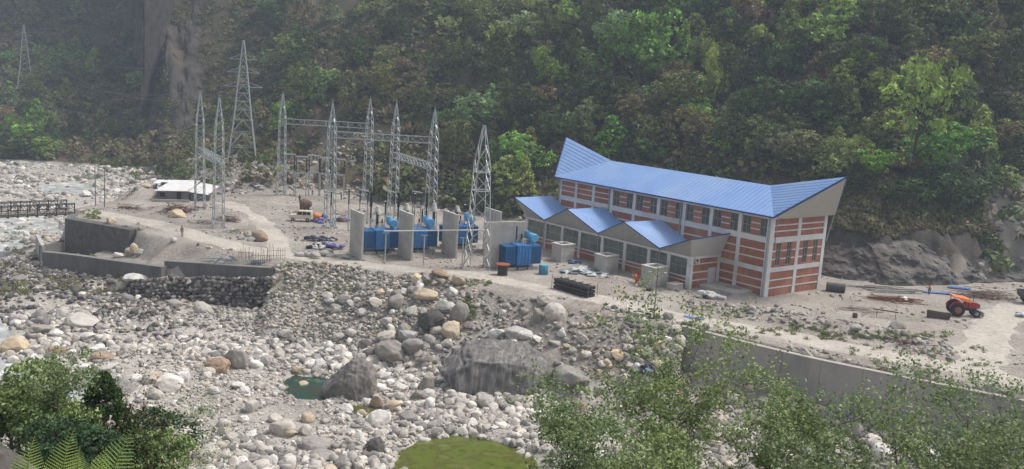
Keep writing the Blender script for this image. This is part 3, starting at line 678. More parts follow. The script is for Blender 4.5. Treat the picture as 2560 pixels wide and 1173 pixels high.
fm = mat('fascia_shade_grey', (0.30, 0.29, 0.27), (0.33, 0.32, 0.30), 0.6, 0.5)  # darker copy of the fascia grey: shade on the front fascias put into colour
bz = AH+.03
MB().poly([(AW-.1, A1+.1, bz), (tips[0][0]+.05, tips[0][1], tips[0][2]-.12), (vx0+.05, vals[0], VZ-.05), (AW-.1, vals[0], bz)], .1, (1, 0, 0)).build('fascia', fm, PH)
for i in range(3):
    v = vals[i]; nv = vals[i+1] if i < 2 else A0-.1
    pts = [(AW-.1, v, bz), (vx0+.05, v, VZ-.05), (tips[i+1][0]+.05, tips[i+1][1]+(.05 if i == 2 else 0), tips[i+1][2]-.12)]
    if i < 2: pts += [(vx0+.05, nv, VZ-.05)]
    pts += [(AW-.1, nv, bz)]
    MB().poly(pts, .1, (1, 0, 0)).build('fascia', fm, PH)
MB().poly([(AW-.1, A0-.1, bz), (tips[3][0], tips[3][1], tips[3][2]-.12), (back[3][0], back[3][1], back[3][2]-.12), (-.12, A0-.1, bz)], .1, (0, 1, 0)).build('fascia', fasc_l, PH)
for v in vals:
    MB().tube([(AW-.25, v+.1, VZ-.1), (AW-.2, v+.1, .2)], .07, 6).build('downpipe', pipe_g, PH)
MB().box(-4.5, .9, 2.0, A0-.2, -.2, .55).build('step', conc, PH)

# ================================================================== SWITCHYARD
steel = mat('galvanised_steel', (0.42, 0.45, 0.46), (0.36, 0.39, 0.40), 0.45, 2.0, metal=0.35, spec=0.5)
steel_l = mat('bright_steel', (0.60, 0.61, 0.61), (0.52, 0.53, 0.53), 0.45, 2.0, metal=0.1)
black = mat('black_porcelain', (0.018, 0.016, 0.018), (0.03, 0.026, 0.026), 0.3)
def lattice(mb, prof, panels, w=.13, bw=.09, style='chevron', legw=None):
    """square lattice body: prof = [(z, half width)], panels = list of z levels"""
    def hw(z): return float(np.interp(z, [p[0] for p in prof], [p[1] for p in prof]))
    cs = [(-1, -1), (1, -1), (1, 1), (-1, 1)]
    for i in range(len(prof)-1):
        for c in cs:
            a, b = prof[i], prof[i+1]
            mb.beam((c[0]*a[1], c[1]*a[1], a[0]), (c[0]*b[1], c[1]*b[1], b[0]), legw or w)
    for i in range(len(panels)-1):
        z0, z1 = panels[i], panels[i+1]; a, b = hw(z0), hw(z1)
        for k in range(4):
            c, d = cs[k], cs[(k+1) % 4]
            p0, p1 = (c[0]*a, c[1]*a, z0), (d[0]*a, d[1]*a, z0); q0, q1 = (c[0]*b, c[1]*b, z1), (d[0]*b, d[1]*b, z1)
            if style == 'chevron':
                mb.beam(p0 if (i+k) % 2 == 0 else p1, q1 if (i+k) % 2 == 0 else q0, bw, bw*.5)
            elif style == 'x':
                mb.beam(p0, q1, bw, bw*.5); mb.beam(p1, q0, bw, bw*.5)
                if i % 3 == 0: mb.beam(p0, p1, bw, bw*.5)
            elif style == 'k':
                mid = tuple((q0[j]+q1[j])/2 for j in range(3)); mb.beam(p0, mid, bw, bw*.6); mb.beam(p1, mid, bw, bw*.6); mb.beam(q0, q1, bw, bw*.6)
def mast_mb():
    m = MB(); lattice(m, [(0, .86), (17.2, .62), (22, .05)], [0.3+i*.95 for i in range(18)]+[17.4, 18.4, 19.4, 20.4, 21.2], .13, .10)
    m.tube([(0, 0, 21.6), (0, 0, 22.6)], .05, 5)
    for s in ((-1, -1), (1, -1), (1, 1), (-1, 1)): m.cbox((s[0]*.86, s[1]*.86, .1), (.5, .5, .5))
    return m
def truss(mb, a, b, w=1.0, h=1.1, n=12):
    a = np.array(a, float); b = np.array(b, float); d = b-a; L = np.linalg.norm(d); d /= L; s = np.cross(d, (0, 0, 1)); s /= np.linalg.norm(s); u = np.array((0, 0, 1.))
    cs = [(-w/2, -h/2), (w/2, -h/2), (w/2, h/2), (-w/2, h/2)]
    for c in cs: mb.beam(a+s*c[0]+u*c[1], b+s*c[0]+u*c[1], .12)
    for i in range(n):
        p, q = a+d*L*i/n, a+d*L*(i+1)/n
        for k in range(4):
            c, e_ = cs[k], cs[(k+1) % 4]
            mb.beam(p+s*c[0]+u*c[1], q+s*e_[0]+u*e_[1], .08, .05)
            if i % 3 == 0: mb.beam(p+s*c[0]+u*c[1], p+s*e_[0]+u*e_[1], .12, .06)
M = {1: (-59.05, 170.8), 2: (-50.2, 154.5), 3: (-50.7, 198.0), 4: (-32.55, 161.2), 5: (-32.2, 199.6)}
M[6] = tuple(atY(992, 256, 181.0)[:2]); M[7] = tuple(atY(1088, 270, 161.9)[:2])
mast_data = None
def gantry(ids, beams, label):
    c = np.mean([M[i] for i in ids], 0); r = empty('gantry', (c[0], c[1], 0)); tag(r, label, 'gantry', 'steel line gantries in the switchyard')
    global mast_data
    for i in ids:
        if mast_data is None:
            o = mast_mb().build('mast', steel, r); mast_data = o.data
        else:
            o = bpy.data.objects.new('mast', mast_data); col.objects.link(o); o.parent = r
        o.location = (M[i][0]-c[0], M[i][1]-c[1], 0); o.rotation_euler = (0, 0, math.radians(28))
    for i, j, z in beams:
        m = MB(); truss(m, (M[i][0]-c[0], M[i][1]-c[1], z), (M[j][0]-c[0], M[j][1]-c[1], z)); m.build('crossbeam', steel, r)
    return r
gantry((1, 2), [(1, 2, 11.5)], 'pair of leftmost lattice masts joined by one low beam near the shed')
gantry((3, 5), [(3, 5, 16.2)], 'two rearmost lattice masts joined by a high beam behind the jeep')
gantry((4, 6, 7), [(4, 7, 16.6), (6, 7, 11.9)], 'three lattice masts joined by a long high beam and a low beam')
# lone open tower in front of the tall block wall
lt = empty('lattice_tower', (-4.95, 133.6, 0), math.radians(20)); tag(lt, 'lone half braced lattice tower standing before the wide block wall', 'lattice tower')
m = MB(); pr = [(0, 1.55), (15.5, .95), (21.2, .12)]
lattice(m, pr, [0, 21.0], .12, .0001, 'none'); m.build('leg_frame', steel, lt)
m = MB()
def hwl(z): return float(np.interp(z, [0, 15.5, 21.2], [1.55, .95, .12]))
for i in range(9):
    z0 = .4+i*2.25; z1 = z0+2.25; a, b = hwl(z0), hwl(z1)
    for (s, ax) in ((-1, 0), (-1, 1), (1, 1)):
        if (i in (3, 4) and ax == 1 and s == 1): continue
        def P_(u, z, h): return (u*h, s*h, z) if ax == 0 else (s*h, u*h, z)
        if i < 7: m.beam(P_(-1, z1, b), P_(1, z0, a), .19, .05)
        m.beam(P_(-1, z0, a), P_(1, z1, b), .09, .04)
for z in (11.7, 14.4):
    h = hwl(z)
    for a, b in (((-h, -h), (h, -h)), ((h, -h), (h, h)), ((h, h), (-h, h)), ((-h, h), (-h, -h))): m.beam((*a, z), (*b, z), .12)
m.build('brace', steel_l, lt)
# line pylons
def pylon(loc, rz, s, label):
    r = empty('pylon', loc, rz); tag(r, label, 'pylon', 'transmission pylons')
    m = MB(); lattice(m, [(0, 3.4*s), (12*s, 1.9*s), (22*s, .95*s), (29.5*s, .08*s)], [z*s for z in (0, 4, 7.5, 10.5, 13, 15, 17, 19, 20.5, 22, 23.5, 25, 26.5)], .22*s, .15*s, 'k')
    m.build('tower_body', steel, r)
    for z, L in ((18.5, 4.6), (21.9, 3.8), (25.0, 3.2)):
        for d in (-1, 1):
            a = MB(); h = 1.1*s if z < 20 else .85*s
            for yy in (-h, h):
                a.beam((0, yy, z*s), (d*L*s, 0, z*s), .13*s); a.beam((0, yy*.8, (z+1.5)*s), (d*L*s, 0, z*s), .1*s)
            a.build('cross_arm', steel, r)
    return r
p2 = atY(606, 405, 224); p2[2] = float(zat(p2[0], p2[1]))-.3
p1 = hit(64, 232); S1 = 146*np.linalg.norm(p1-np.array([0, 0, CAMH]))/F_PX/29.5
pylon(p2, math.radians(15), 1.0, 'tall line pylon on the scree slope behind the left gantry')
pylon(p1, math.radians(30), S1, 'small distant line pylon on the hazy hillside at far left')
wire_m = mat('wire', (0.16, 0.17, 0.18), rough=0.5)
for k, (z, L, d, lab) in enumerate(((25.0, 3.2, -1, 'topmost thin power cable sagging between the two pylons'), (18.5, 4.6, -1, 'middle thin power cable sagging between the two pylons'), (18.5, 4.6, 1, 'lowest thin power cable sagging between the two pylons'))):
    a = np.array(p1)+np.array([math.cos(math.radians(30))*L*d*S1, math.sin(math.radians(30))*L*d*S1, z*S1]); b = np.array(p2)+np.array([math.cos(math.radians(15))*L*d, math.sin(math.radians(15))*L*d, z])
    pts = []
    for i in range(33):
        t = i/32; q = a+(b-a)*t; q[2] -= (6.5+1.5*k)*4*t*(1-t); pts.append(q)
    o = MB().tube(pts, .06, 5, smooth=False).build('power_cable', wire_m); tag(o, lab, 'cable', 'cables between the pylons')
# fire walls
YR = math.radians(26); E1 = np.array([math.cos(YR), math.sin(YR), 0]); E2 = np.array([-math.sin(YR), math.cos(YR), 0])
def blockwall(p, q, h, th, label, grp=None, name='fire_wall'):
    p = np.array(p, float); q = np.array(q, float); d = (q-p)[:2]; L = np.hypot(*d); rz = math.atan2(d[1], d[0])
    r = empty(name, (p[0], p[1], 0), rz); tag(r, label, 'wall', grp)
    m = MB(); n = int(round(h/1.0)); hh = h/n
    for i in range(n):                                     # concrete lifts with a slightly recessed joint
        m.box(0, L, -th/2, th/2, -.5 if i == 0 else i*hh+.02, (i+1)*hh-.02)
        if i < n-1: m.box(.02, L-.02, -th/2+.02, th/2-.02, (i+1)*hh-.02, (i+1)*hh+.02)
    m.build('wall_body', conc, r)
    MB().box(-.02, L+.02, -th/2-.02, th/2+.02, h, h+.06).build('coping', mat('pale_mortar', (0.5, 0.48, 0.45)), r); return r
g = 'fire walls between the transformers'
for (fx, fy), lab, hgt in (((-22.1, 134.2), 'leftmost grey concrete fire wall beside the first blue transformer', 7.0), ((-14.9, 136.2), 'second fire wall, between the first and second blue transformers', 7.0), ((-8.45, 140.2), 'third fire wall, between the second and third blue transformers', 6.8)):
    q = np.array([fx, fy])+np.array([-.5, .866])*5.2; blockwall((fx, fy), q, hgt, .3, lab, g)
blockwall((-1.9, 144.9), (-4.6, 149.4), 7.0, .3, 'rear fire wall piece rising behind the wide block wall', g)
blockwall((-3.95, 134.2), (1.95, 136.9), 6.9, .35, 'wide grey concrete block wall beside the brick annex', name='block_wall')
# transformers
blue_d = mat('radiator_blue', (0.016, 0.105, 0.27), (0.012, 0.085, 0.22), 0.5, 1.0, dirt=(0.03, 0.10, 0.21))
blue = mat('transformer_blue', (0.035, 0.20, 0.50), (0.028, 0.17, 0.43), 0.42, 1.0, spec=0.5, dirt=(0.05, 0.16, 0.32))
blue_l = mat('tank_light_blue', (0.10, 0.36, 0.62), (0.08, 0.31, 0.56), 0.4, 1.0, spec=0.5)
def bushing(mb, x, y, z0, h, r=.13, n=9):
    pts = []; rs = []
    for i in range(n):
        t0 = z0+h*i/n; pts += [(x, y, t0), (x, y, t0+h/n*.45), (x, y, t0+h/n*.55)]; rs += [r*.62, r*.62, r]
    pts.append((x, y, z0+h)); rs.append(r*.5); mb.tube(pts, rs, 10)
def make_transformer():
    r = empty('transformer', (0, 0, 0))
    m = MB(); m.box(-1.05, 1.05, -1.5, 1.3, .75, 3.35); m.box(-1.15, 1.15, -1.6, 1.4, 3.35, 3.5)
    for x in (-.75, -.25, .25, .75): m.box(x-.07, x+.07, -1.62, -1.5, .75, 3.35)
    m.box(-1.12, 1.12, -1.58, -1.5, 1.9, 2.05)
    m.build('tank', blue, r)
    for s in (-1, 1):
        m = MB()
        for k in range(9): y = -1.2+k*.31; m.box(*sorted((s*1.12, s*2.75)), y-.05, y+.05, .95, 3.2)
        for k in range(5): x = s*(1.2+k*.38); m.box(x-.05, x+.05, -1.32, -1.25, .95, 3.2)
        m.box(*sorted((s*1.05, s*2.8)), -1.25, 1.35, 3.2, 3.34); m.box(*sorted((s*1.05, s*2.8)), -1.25, 1.35, .85, .97)
        m.build('radiator', blue_d, r)
    m = MB(); m.tube([(1.75, -1.1, 4.35), (1.75, -1.05, 4.35), (1.75, 1.0, 4.35), (1.75, 1.05, 4.35)], [.5, .58, .58, .5], 18)
    m.box(1.6, 1.9, -.6, -.45, 3.34, 3.9); m.box(1.6, 1.9, .4, .55, 3.34, 3.9); m.build('conservator', blue_l, r)
    m = MB(); m.tube([(1.35, .2, 4.9), (1.35, .9, 4.9)], .26, 12); m.build('conservator', blue_l, r)
    for x, y in ((-.55, .2), (.4, .5)):
        b = MB(); b.tube([(x, y, 3.5), (x, y, 4.0)], .2, 10); o = b.build('turret', mat('grey_metal', (0.25, 0.27, 0.28)), r)
        b = MB(); bushing(b, x, y, 4.0, .75 if x > 0 else 1.9, .14); b.build('bushing', black, o)
    m = MB(); m.tube([(-.2, -1.2, 3.5), (-.2, -1.2, 4.3)], .13, 8); m.tube([(.1, -1.2, 3.5), (.1, -1.2, 4.2)], .1, 8); m.cbox((0, -1.2, 4.3), (.6, .2, .15)); m.build('relief_pipe', mat('pale_metal', (0.4, 0.45, 0.5)), r)
    m = MB(); m.box(-1.0, 1.0, -1.2, -1.0, .5, .75); m.box(-1.0, 1.0, .8, 1.0, .5, .75)
    for x in (-.8, .8):
        for y in (-1.1, .9): m.tube([(x-.06, y, .3), (x+.06, y, .3)], .24, 12)
    m.build('skid', mat('dark_metal', (0.04, 0.045, 0.05)), r)
    m = MB(); m.box(-2.6, 2.6, -1.15, -.75, -.4, .38); m.box(-2.6, 2.6, .65, 1.1, -.4, .38); m.build('plinth', conc, r)
    return r
tr0 = make_transformer(); TG = 'blue power transformers'
for i, (pt, lab) in enumerate((((955, 636), 'blue transformer between the leftmost and second concrete fire walls'), ((1048, 632), 'blue transformer between the second and third concrete fire walls'), ((1152, 622), 'blue transformer partly hidden behind the lone lattice tower'), ((1306, 676), 'blue transformer before the wide block wall, beside the cable reel'))):
    o = tr0 if i == 0 else copy_tree(tr0)
    p = at(*pt); o.location = (p[0]+E2[0]*1.3, p[1]+E2[1]*1.3, 0); o.rotation_euler = (0, 0, YR); o.scale = (1.06, 1.06, 1.1); tag(o, lab, 'transformer', TG)
# white pipe on posts before the transformers
a = atY(960, 578, 133.2); b = atY(1216, 575, 133.0); r = empty('bus_pipe', (a[0], a[1], 0)); tag(r, 'long thin white pipe on slender posts in front of the transformers', 'pipe')
MB().tube([(0, 0, a[2]), (b[0]-a[0], b[1]-a[1], b[2])], .10, 8).build('pipe', steel_l, r)
for t in (0.02, .4, .78):
    x, y = (b[0]-a[0])*t, (b[1]-a[1])*t; m = MB(); m.tube([(x, y, -.2), (x, y, a[2]-.3)], .09, 6); m.beam((x-.5, y, a[2]-.25), (x+.5, y, a[2]-.25), .12); m.build('post', steel, r)
# arresters, current transformers, isolators
def make_post(kind):
    if kind == 'ct':
        r = empty('current_transformer'); m = MB(); m.tube([(0, 0, 0), (0, 0, 3.2)], .16, 8); m.cbox((0, 0, 3.25), (.7, .7, .15)); m.build('pedestal', steel, r)
        m = MB(); bushing(m, 0, 0, 3.3, 2.3, .28); m.build('insulator', black, r)
        m = MB(); m.tube([(0, 0, 5.6), (0, 0, 5.8), (0, 0, 6.3), (0, 0, 6.5), (0, 0, 6.9)], [.65, .65, .38, .35, .3], 14); m.build('head', mat('pale_head', (0.55, 0.53, 0.48)), r)
    elif kind == 'arrester':
        r = empty('surge_arrester'); m = MB(); m.tube([(0, 0, 0), (0, 0, 3.4)], .17, 8); m.cbox((0, 0, 3.4), (.9, .5, .14)); m.build('pedestal', steel, r)
        m = MB(); bushing(m, 0, 0, 3.5, 2.0, .2, 8); m.build('insulator', black, r); m = MB(); bushing(m, 0, 0, 5.5, 2.5, .34, 10); m.build('insulator', black, r)
    elif kind == 'thin':
        r = empty('post_insulator'); m = MB(); m.tube([(0, 0, 0), (0, 0, 4.6)], .11, 8); m.build('pedestal', steel, r)
        m = MB(); bushing(m, 0, 0, 4.6, 2.6, .17, 9); m.build('insulator', black, r)
        MB().cbox((0, 0, 7.28), (.3, .3, .16)).build('cap', steel_l, r)
    elif kind == 'iso':
        r = empty('isolator'); m = MB()
        for x in (-1.1, 1.1): m.tube([(x, 0, 0), (x, 0, 3.4)], .12, 8)
        m.beam((-1.3, 0, 3.45), (1.3, 0, 3.45), .2); m.build('support_frame', steel, r)
        
        for x in (-1.1, 1.1): m = MB(); bushing(m, x, 0, 3.5, 2.2, .16); m.build('insulator', black, r)
        m = MB(); m.beam((-1.3, 0, 5.85), (1.3, 0, 5.85), .16); m.build('blade', steel_l, r)
    return r
def spread(kind, spots, cat, grp, rz=YR):
    base = make_post(kind)
    for i, (px, py, lab, sc_) in enumerate(spots):
        o = base if i == 0 else copy_tree(base); p = at(px, py); o.location = (p[0], p[1], float(zat(p[0], p[1]))-.1); o.scale = (1, 1, sc_); o.rotation_euler = (0, 0, rz); tag(o, lab, cat, grp)
spread('arrester', [(925, 596, 'tall black surge arrester just right of the leftmost fire wall', 1.0), (993, 596, 'tall black surge arrester just left of the second fire wall', 1.0), (1063, 594, 'tall black surge arrester between second and third fire walls', 1.0)], 'surge arrester', 'tall black surge arresters')
spread('ct', [(941, 618, 'pale headed current transformer behind the first blue transformer', .98), (1014, 596, 'pale headed current transformer rising over the second fire wall', .9), (1082, 606, 'pale headed current transformer behind the second blue transformer', .98), (1140, 590, 'pale headed current transformer peeping over the third fire wall', .8)], 'current transformer', 'current transformers with pale heads')
spread('thin', [(870, 578, 'thin post insulator left of the leftmost fire wall', 1.05), (961, 590, 'thin post insulator right of the first current transformer', .85), (1052, 618, 'thin post insulator right of the second fire wall', .9), (1158, 612, 'thin post insulator between third fire wall and lone tower', .95), (826, 575, 'thin post insulator standing at the foot of the long gantry', .95), (1035, 560, 'thin post insulator far behind the second fire wall', .8)], 'insulator post', 'thin post insulators')
spread('iso', [(908, 556, 'isolator with a pale top bar behind the leftmost fire wall', 1.05), (974, 558, 'isolator with a pale top bar left of the second fire wall', 1.05), (1040, 560, 'isolator with a pale top bar right of the second fire wall', 1.05)], 'isolator', 'front row of isolators', math.radians(-40))
spread('iso', [(722, 488, 'leftmost far isolator right behind the rear gantry mast', 1.55), (752, 490, 'second far isolator from the left behind the jeep', 1.5), (784, 490, 'third far isolator from the left behind the jeep', 1.55), (812, 492, 'fourth far isolator beside the long gantry mast', 1.5), (846, 492, 'rightmost far isolator right of the long gantry mast', 1.45)], 'isolator', 'far row of isolators', math.radians(5))

# ================================================================== ROCKS
def ico(sub):
    t = (1+5**.5)/2
    V = [(-1, t, 0), (1, t, 0), (-1, -t, 0), (1, -t, 0), (0, -1, t), (0, 1, t), (0, -1, -t), (0, 1, -t), (t, 0, -1), (t, 0, 1), (-t, 0, -1), (-t, 0, 1)]
    F = [(0, 11, 5), (0, 5, 1), (0, 1, 7), (0, 7, 10), (0, 10, 11), (1, 5, 9), (5, 11, 4), (11, 10, 2), (10, 7, 6), (7, 1, 8), (3, 9, 4), (3, 4, 2), (3, 2, 6), (3, 6, 8), (3, 8, 9), (4, 9, 5), (2, 4, 11), (6, 2, 10), (8, 6, 7), (9, 8, 1)]
    V = [np.array(v)/np.linalg.norm(v) for v in V]
    for _ in range(sub):
        c = {}; G = []
        def mid(a, b):
            k = (min(a, b), max(a, b))
            if k not in c: q = V[a]+V[b]; V.append(q/np.linalg.norm(q)); c[k] = len(V)-1
            return c[k]
        for a, b, d in F:
            x, y, z = mid(a, b), mid(b, d), mid(d, a); G += [(a, x, z), (b, y, x), (d, z, y), (x, y, z)]
        F = G
    return np.array(V), np.array(F)
ICO = {i: ico(i) for i in range(5)}
def rock_shape(sub, rng, rough=0.12, cuts=9, cutd=(0.5, 0.88)):
    V, F = ICO[sub]; V = V.copy(); N = V.copy()
    w = np.zeros(len(V))
    for k in range(5):
        d = rng.normal(size=3); d /= np.linalg.norm(d); w += np.sin((N@d)*rng.uniform(1.5, 5)+rng.uniform(0, 6))*rough/(1+k*.5)
    V = V*(1+w)[:, None]
    for k in range(cuts):
        d = rng.normal(size=3); d /= np.linalg.norm(d); c = rng.uniform(*cutd); h = V@d; e = np.maximum(h-c, 0); V = V-d*(e*.88)[:, None]
    if sub >= 3:
        w = np.zeros(len(V))
        for k in range(14):
            d = rng.normal(size=3); d /= np.linalg.norm(d); w += np.sin((N@d)*rng.uniform(8, 22)+rng.uniform(0, 6))*0.012
        V = V*(1+w)[:, None]
    V /= np.abs(V).max(0)
    return V, F
def scatter(name, P, S, sub, m, seed, protos=10, flat=(0.5, 0.85), sink=0.25, smooth=True, cuts=7):
    """one stuff mesh of many stones: P positions, S radii"""
    rng = np.random.default_rng(seed); N = len(P); sh = [rock_shape(sub, rng, cuts=cuts) for _ in range(protos)]
    pid = rng.integers(0, protos, N); VV = []; FF = []; base = 0
    for k in range(protos):
        I = np.where(pid == k)[0]
        if not len(I): continue
        V, F = sh[k]; n = len(I)
        sc3 = np.stack([rng.uniform(.8, 1.25, n), rng.uniform(.65, 1.0, n), rng.uniform(*flat, n)], -1)*S[I][:, None]
        v = V[None]*sc3[:, None, :]
        tx = rng.normal(0, .3, n); ty = rng.normal(0, .3, n); tz = rng.uniform(0, 6.283, n)
        y = v[..., 1]*np.cos(tx)[:, None]-v[..., 2]*np.sin(tx)[:, None]; z = v[..., 1]*np.sin(tx)[:, None]+v[..., 2]*np.cos(tx)[:, None]; x = v[..., 0]
        x2 = x*np.cos(ty)[:, None]+z*np.sin(ty)[:, None]; z2 = -x*np.sin(ty)[:, None]+z*np.cos(ty)[:, None]
        x3 = x2*np.cos(tz)[:, None]-y*np.sin(tz)[:, None]; y3 = x2*np.sin(tz)[:, None]+y*np.cos(tz)[:, None]
        q = np.stack([x3, y3, z2], -1)+P[I][:, None, :]; q[..., 2] += (S[I]*sc3[:, 2]/S[I]*(1-2*sink)*.5)[:, None]
        VV.append(q.reshape(-1, 3)); FF.append((F[None]+(np.arange(n)*len(V))[:, None, None]+base).reshape(-1, 3)); base += n*len(V)
    return mesh_np(name, np.concatenate(VV), np.concatenate(FF), m, smooth=smooth)
cW, cG, cT, cD = (0.56, 0.525, 0.48), (0.36, 0.332, 0.298), (0.50, 0.40, 0.30), (0.17, 0.155, 0.145)
m_river_stone = stone_mat('river_stone', [(0, cD), (.12, (0.24, 0.23, 0.22)), (.35, cG), (.62, (0.44, 0.405, 0.365)), (.84, cW), (.95, (0.67, 0.635, 0.585)), (1, cT)])
m_slope_stone = stone_mat('slope_stone', [(0, cD), (.3, (0.22, 0.205, 0.18)), (.6, (0.32, 0.30, 0.27)), (.85, (0.44, 0.41, 0.37)), (1, cT)])
m_dark_stone = stone_mat('dark_stone', [(0, (0.055, 0.05, 0.048)), (.4, (0.115, 0.10, 0.095)), (.75, (0.20, 0.18, 0.165)), (1, (0.34, 0.31, 0.28))])
m_boulder = stone_mat('boulder_stone', [(0, (0.85, 0.85, 0.85)), (.5, (1, 1, 1)), (1, (1.08, 1.04, 0.98))], per='object')
def wsample(n, x0, x1, y0, y1, rng):
    """even over the ground"""
    Y = rng.uniform(y0, y1, n); return rng.uniform(x0, x1, n)*1.0, Y
def zone_of(X, Y):
    fy = np.interp(X, FOOT[:, 0], FOOT[:, 1]); z = zat(X, Y)
    ins = inside(X, Y, CRP); t = inside(X, Y, TERR); s = inside(X, Y, SHELF)
    d, _ = polydist(X, Y, CRP, True)
    riv = (~ins) & (Y < fy) & (z < riverbase(X, Y)+.8)
    return z, ins, t, s, d, riv, fy
rng = np.random.default_rng(5)
def in_view(X, Y, Z, mrg=160):
    d = np.stack([X, Y, Z-CAMH], -1); zz = d@FW; px = 1280+F_PX*(d@RV)/zz; py = 586.5-F_PX*(d@UV)/zz
    return (px > -mrg) & (px < 2560+mrg) & (py < 1173+mrg)
def waterfree(X, Y, Z):
    k = np.ones(X.shape, bool)
    for P in (POOL1, POOL2, POOL3, RIVER2, RIVER3): k &= ~inside(X, Y, P)
    return k
# a) cobbles of the river bed
for nm, n, x0, x1, y0, y1, r0, r1, sub, sd in (('river_stones', 80000, -62, 66, 74, 128, .085, .6, 1, 1), ('river_stones', 32000, -110, -8, 118, 175, .14, .7, 1, 2), ('river_stones', 24000, -190, -58, 165, 282, .22, .95, 1, 3)):
    X, Y = wsample(n, x0, x1, y0, y1, rng); z, ins, t, s, d, riv, fy = zone_of(X, Y)
    cl = fbm(X/7, Y/7, 91, 3)
    shelfy = (~ins) & (Y < fy) & (d > 1.0) & (rng.random(n) < (0.05 if y1 < 130 else .15)) & ~t
    k = ((riv & (cl+rng.uniform(-.26, .26, n) > -0.13)) | shelfy) & (polydist(X, Y, GABION)[0] > 1.6) & in_view(X, Y, z)
    k &= waterfree(X, Y, z) | (rng.random(n) < 0.05)
    S = r0+(r1-r0)*rng.random(n)**4.0; S *= np.interp(fbm(X/11, Y/8, 97, 3), [-.3, .3], [.6, 1.5])
    inriv = inside(X, Y, RIVER); k &= (~inriv) | (rng.random(n) < .35)
    X, Y, z, S = X[k], Y[k], z[k], S[k]
    big = S > (.2 if y1 < 130 else .4)
    mid_sub = 2 if y1 < 130 else 1
    for sel, sb, kk in ((big, mid_sub, 0), (~big, 1 if y1 < 130 else 0, 1)):
        o = scatter(nm, np.stack([X, Y, z], -1)[sel], S[sel], sb, m_river_stone, sd*10+kk, cuts=8)
        o['kind'] = 'stuff'; o['label'] = 'pale rounded cobbles and stones covering the river bed'
# b) rubble on the banks and yard
def slope_scatter(nm, n, x0, x1, y0, y1, test, r0, r1, m, sub, sd, lab, p=3.0):
    r2 = np.random.default_rng(sd); X, Y = wsample(n, x0, x1, y0, y1, r2); z, ins, t, s, d, riv, fy = zone_of(X, Y)
    k = test(X, Y, z, ins, t, s, d, riv, fy) & in_view(X, Y, z) & (polydist(X, Y, GABION)[0] > 1.5); S = r0+(r1-r0)*r2.random(n)**p
    o = scatter(nm, np.stack([X, Y, z], -1)[k], S[k], sub, m, sd, cuts=8); o['kind'] = 'stuff'; o['label'] = lab
    return o
rdist = lambda X, Y: np.minimum(np.minimum(polydist(X, Y, ROAD)[0]-2.4, polydist(X, Y, ROAD2)[0]-2.0), polydist(X, Y, ROAD3)[0]-2.8)
def bldg(X, Y):
    dx = X-35.811; dy = Y-125.881; w = dx*W_[0]+dy*W_[1]; l = dx*L_[0]+dy*L_[1]
    return (w > -7.5) & (w < 14) & (l > -1) & (l < 47)
th_ = math.pi/2-.9083; W_ = (math.cos(th_), math.sin(th_)); L_ = (-math.sin(th_), math.cos(th_))
cln = lambda X, Y: fbm(X/5, Y/5, 63, 3)
slope_scatter('bank_stones', 26000, -62, 40, 98, 150, lambda X, Y, z, ins, t, s, d, riv, fy: (~ins) & (~riv) & (~t) & (d > .3) & (cln(X, Y) > -.12-.3*(X > -12)*(X < 10)), .08, .5, m_slope_stone, 1, 41, 'grey rubble stones strewn over the river bank')
slope_scatter('yard_stones', 26000, -90, 85, 88, 215, lambda X, Y, z, ins, t, s, d, riv, fy: ins & (Y < fy) & (rdist(X, Y) > 0) & ~bldg(X, Y) & (cln(X, Y) > .08), .07, .42, m_slope_stone, 1, 42, 'small broken stones scattered about the yard', 4.0)
slope_scatter('edge_stones', 5200, 12, 62, 80, 122, lambda X, Y, z, ins, t, s, d, riv, fy: ins & (d < 2.6) & (d > .3) & (cln(X, Y) > -.25), .15, .6, m_slope_stone, 1, 43, 'broken stones piled along the top of the retaining wall', 2.5)
slope_scatter('bank_stones', 3500, 24, 62, 95, 122, lambda X, Y, z, ins, t, s, d, riv, fy: ins & (polydist(X, Y, BANK)[0] < 3.2) & (rdist(X, Y) > 0), .1, .55, m_slope_stone, 1, 44, 'stones in the low spoil bank above the road', 3)
slope_scatter('dark_stones', 6500, -85, -28, 100, 150, lambda X, Y, z, ins, t, s, d, riv, fy: (~ins) & (~t) & (z < -4.3) & (z > -7.2) & (Y > 118) & (X < -46), .18, .75, m_dark_stone, 2, 45, 'dark weathered stones below the low concrete wall', 2.5)
slope_scatter('dark_stones', 1500, -74, -44, 110, 131, lambda X, Y, z, ins, t, s, d, riv, fy: riv & (Y > 116) & (Y < 125) & (cln(X, Y) > -.1), .18, .7, m_dark_stone, 1, 46, 'dark weathered stones at the river edge', 2.5)
slope_scatter('scree_stones', 9000, -100, 8, 178, 246, lambda X, Y, z, ins, t, s, d, riv, fy: (Y > fy-3) & (Y < fy+26) & (cln(X, Y) > -.1), .15, .8, m_slope_stone, 1, 47, 'grey scree stones at the foot of the mountain', 3.2)
slope_scatter('scree_stones', 1500, 76, 104, 146, 186, lambda X, Y, z, ins, t, s, d, riv, fy: (Y > fy) & (cln(X, Y) > -.2), .2, .9, m_slope_stone, 1, 48, 'pale slide rubble at the far right', 2.5)

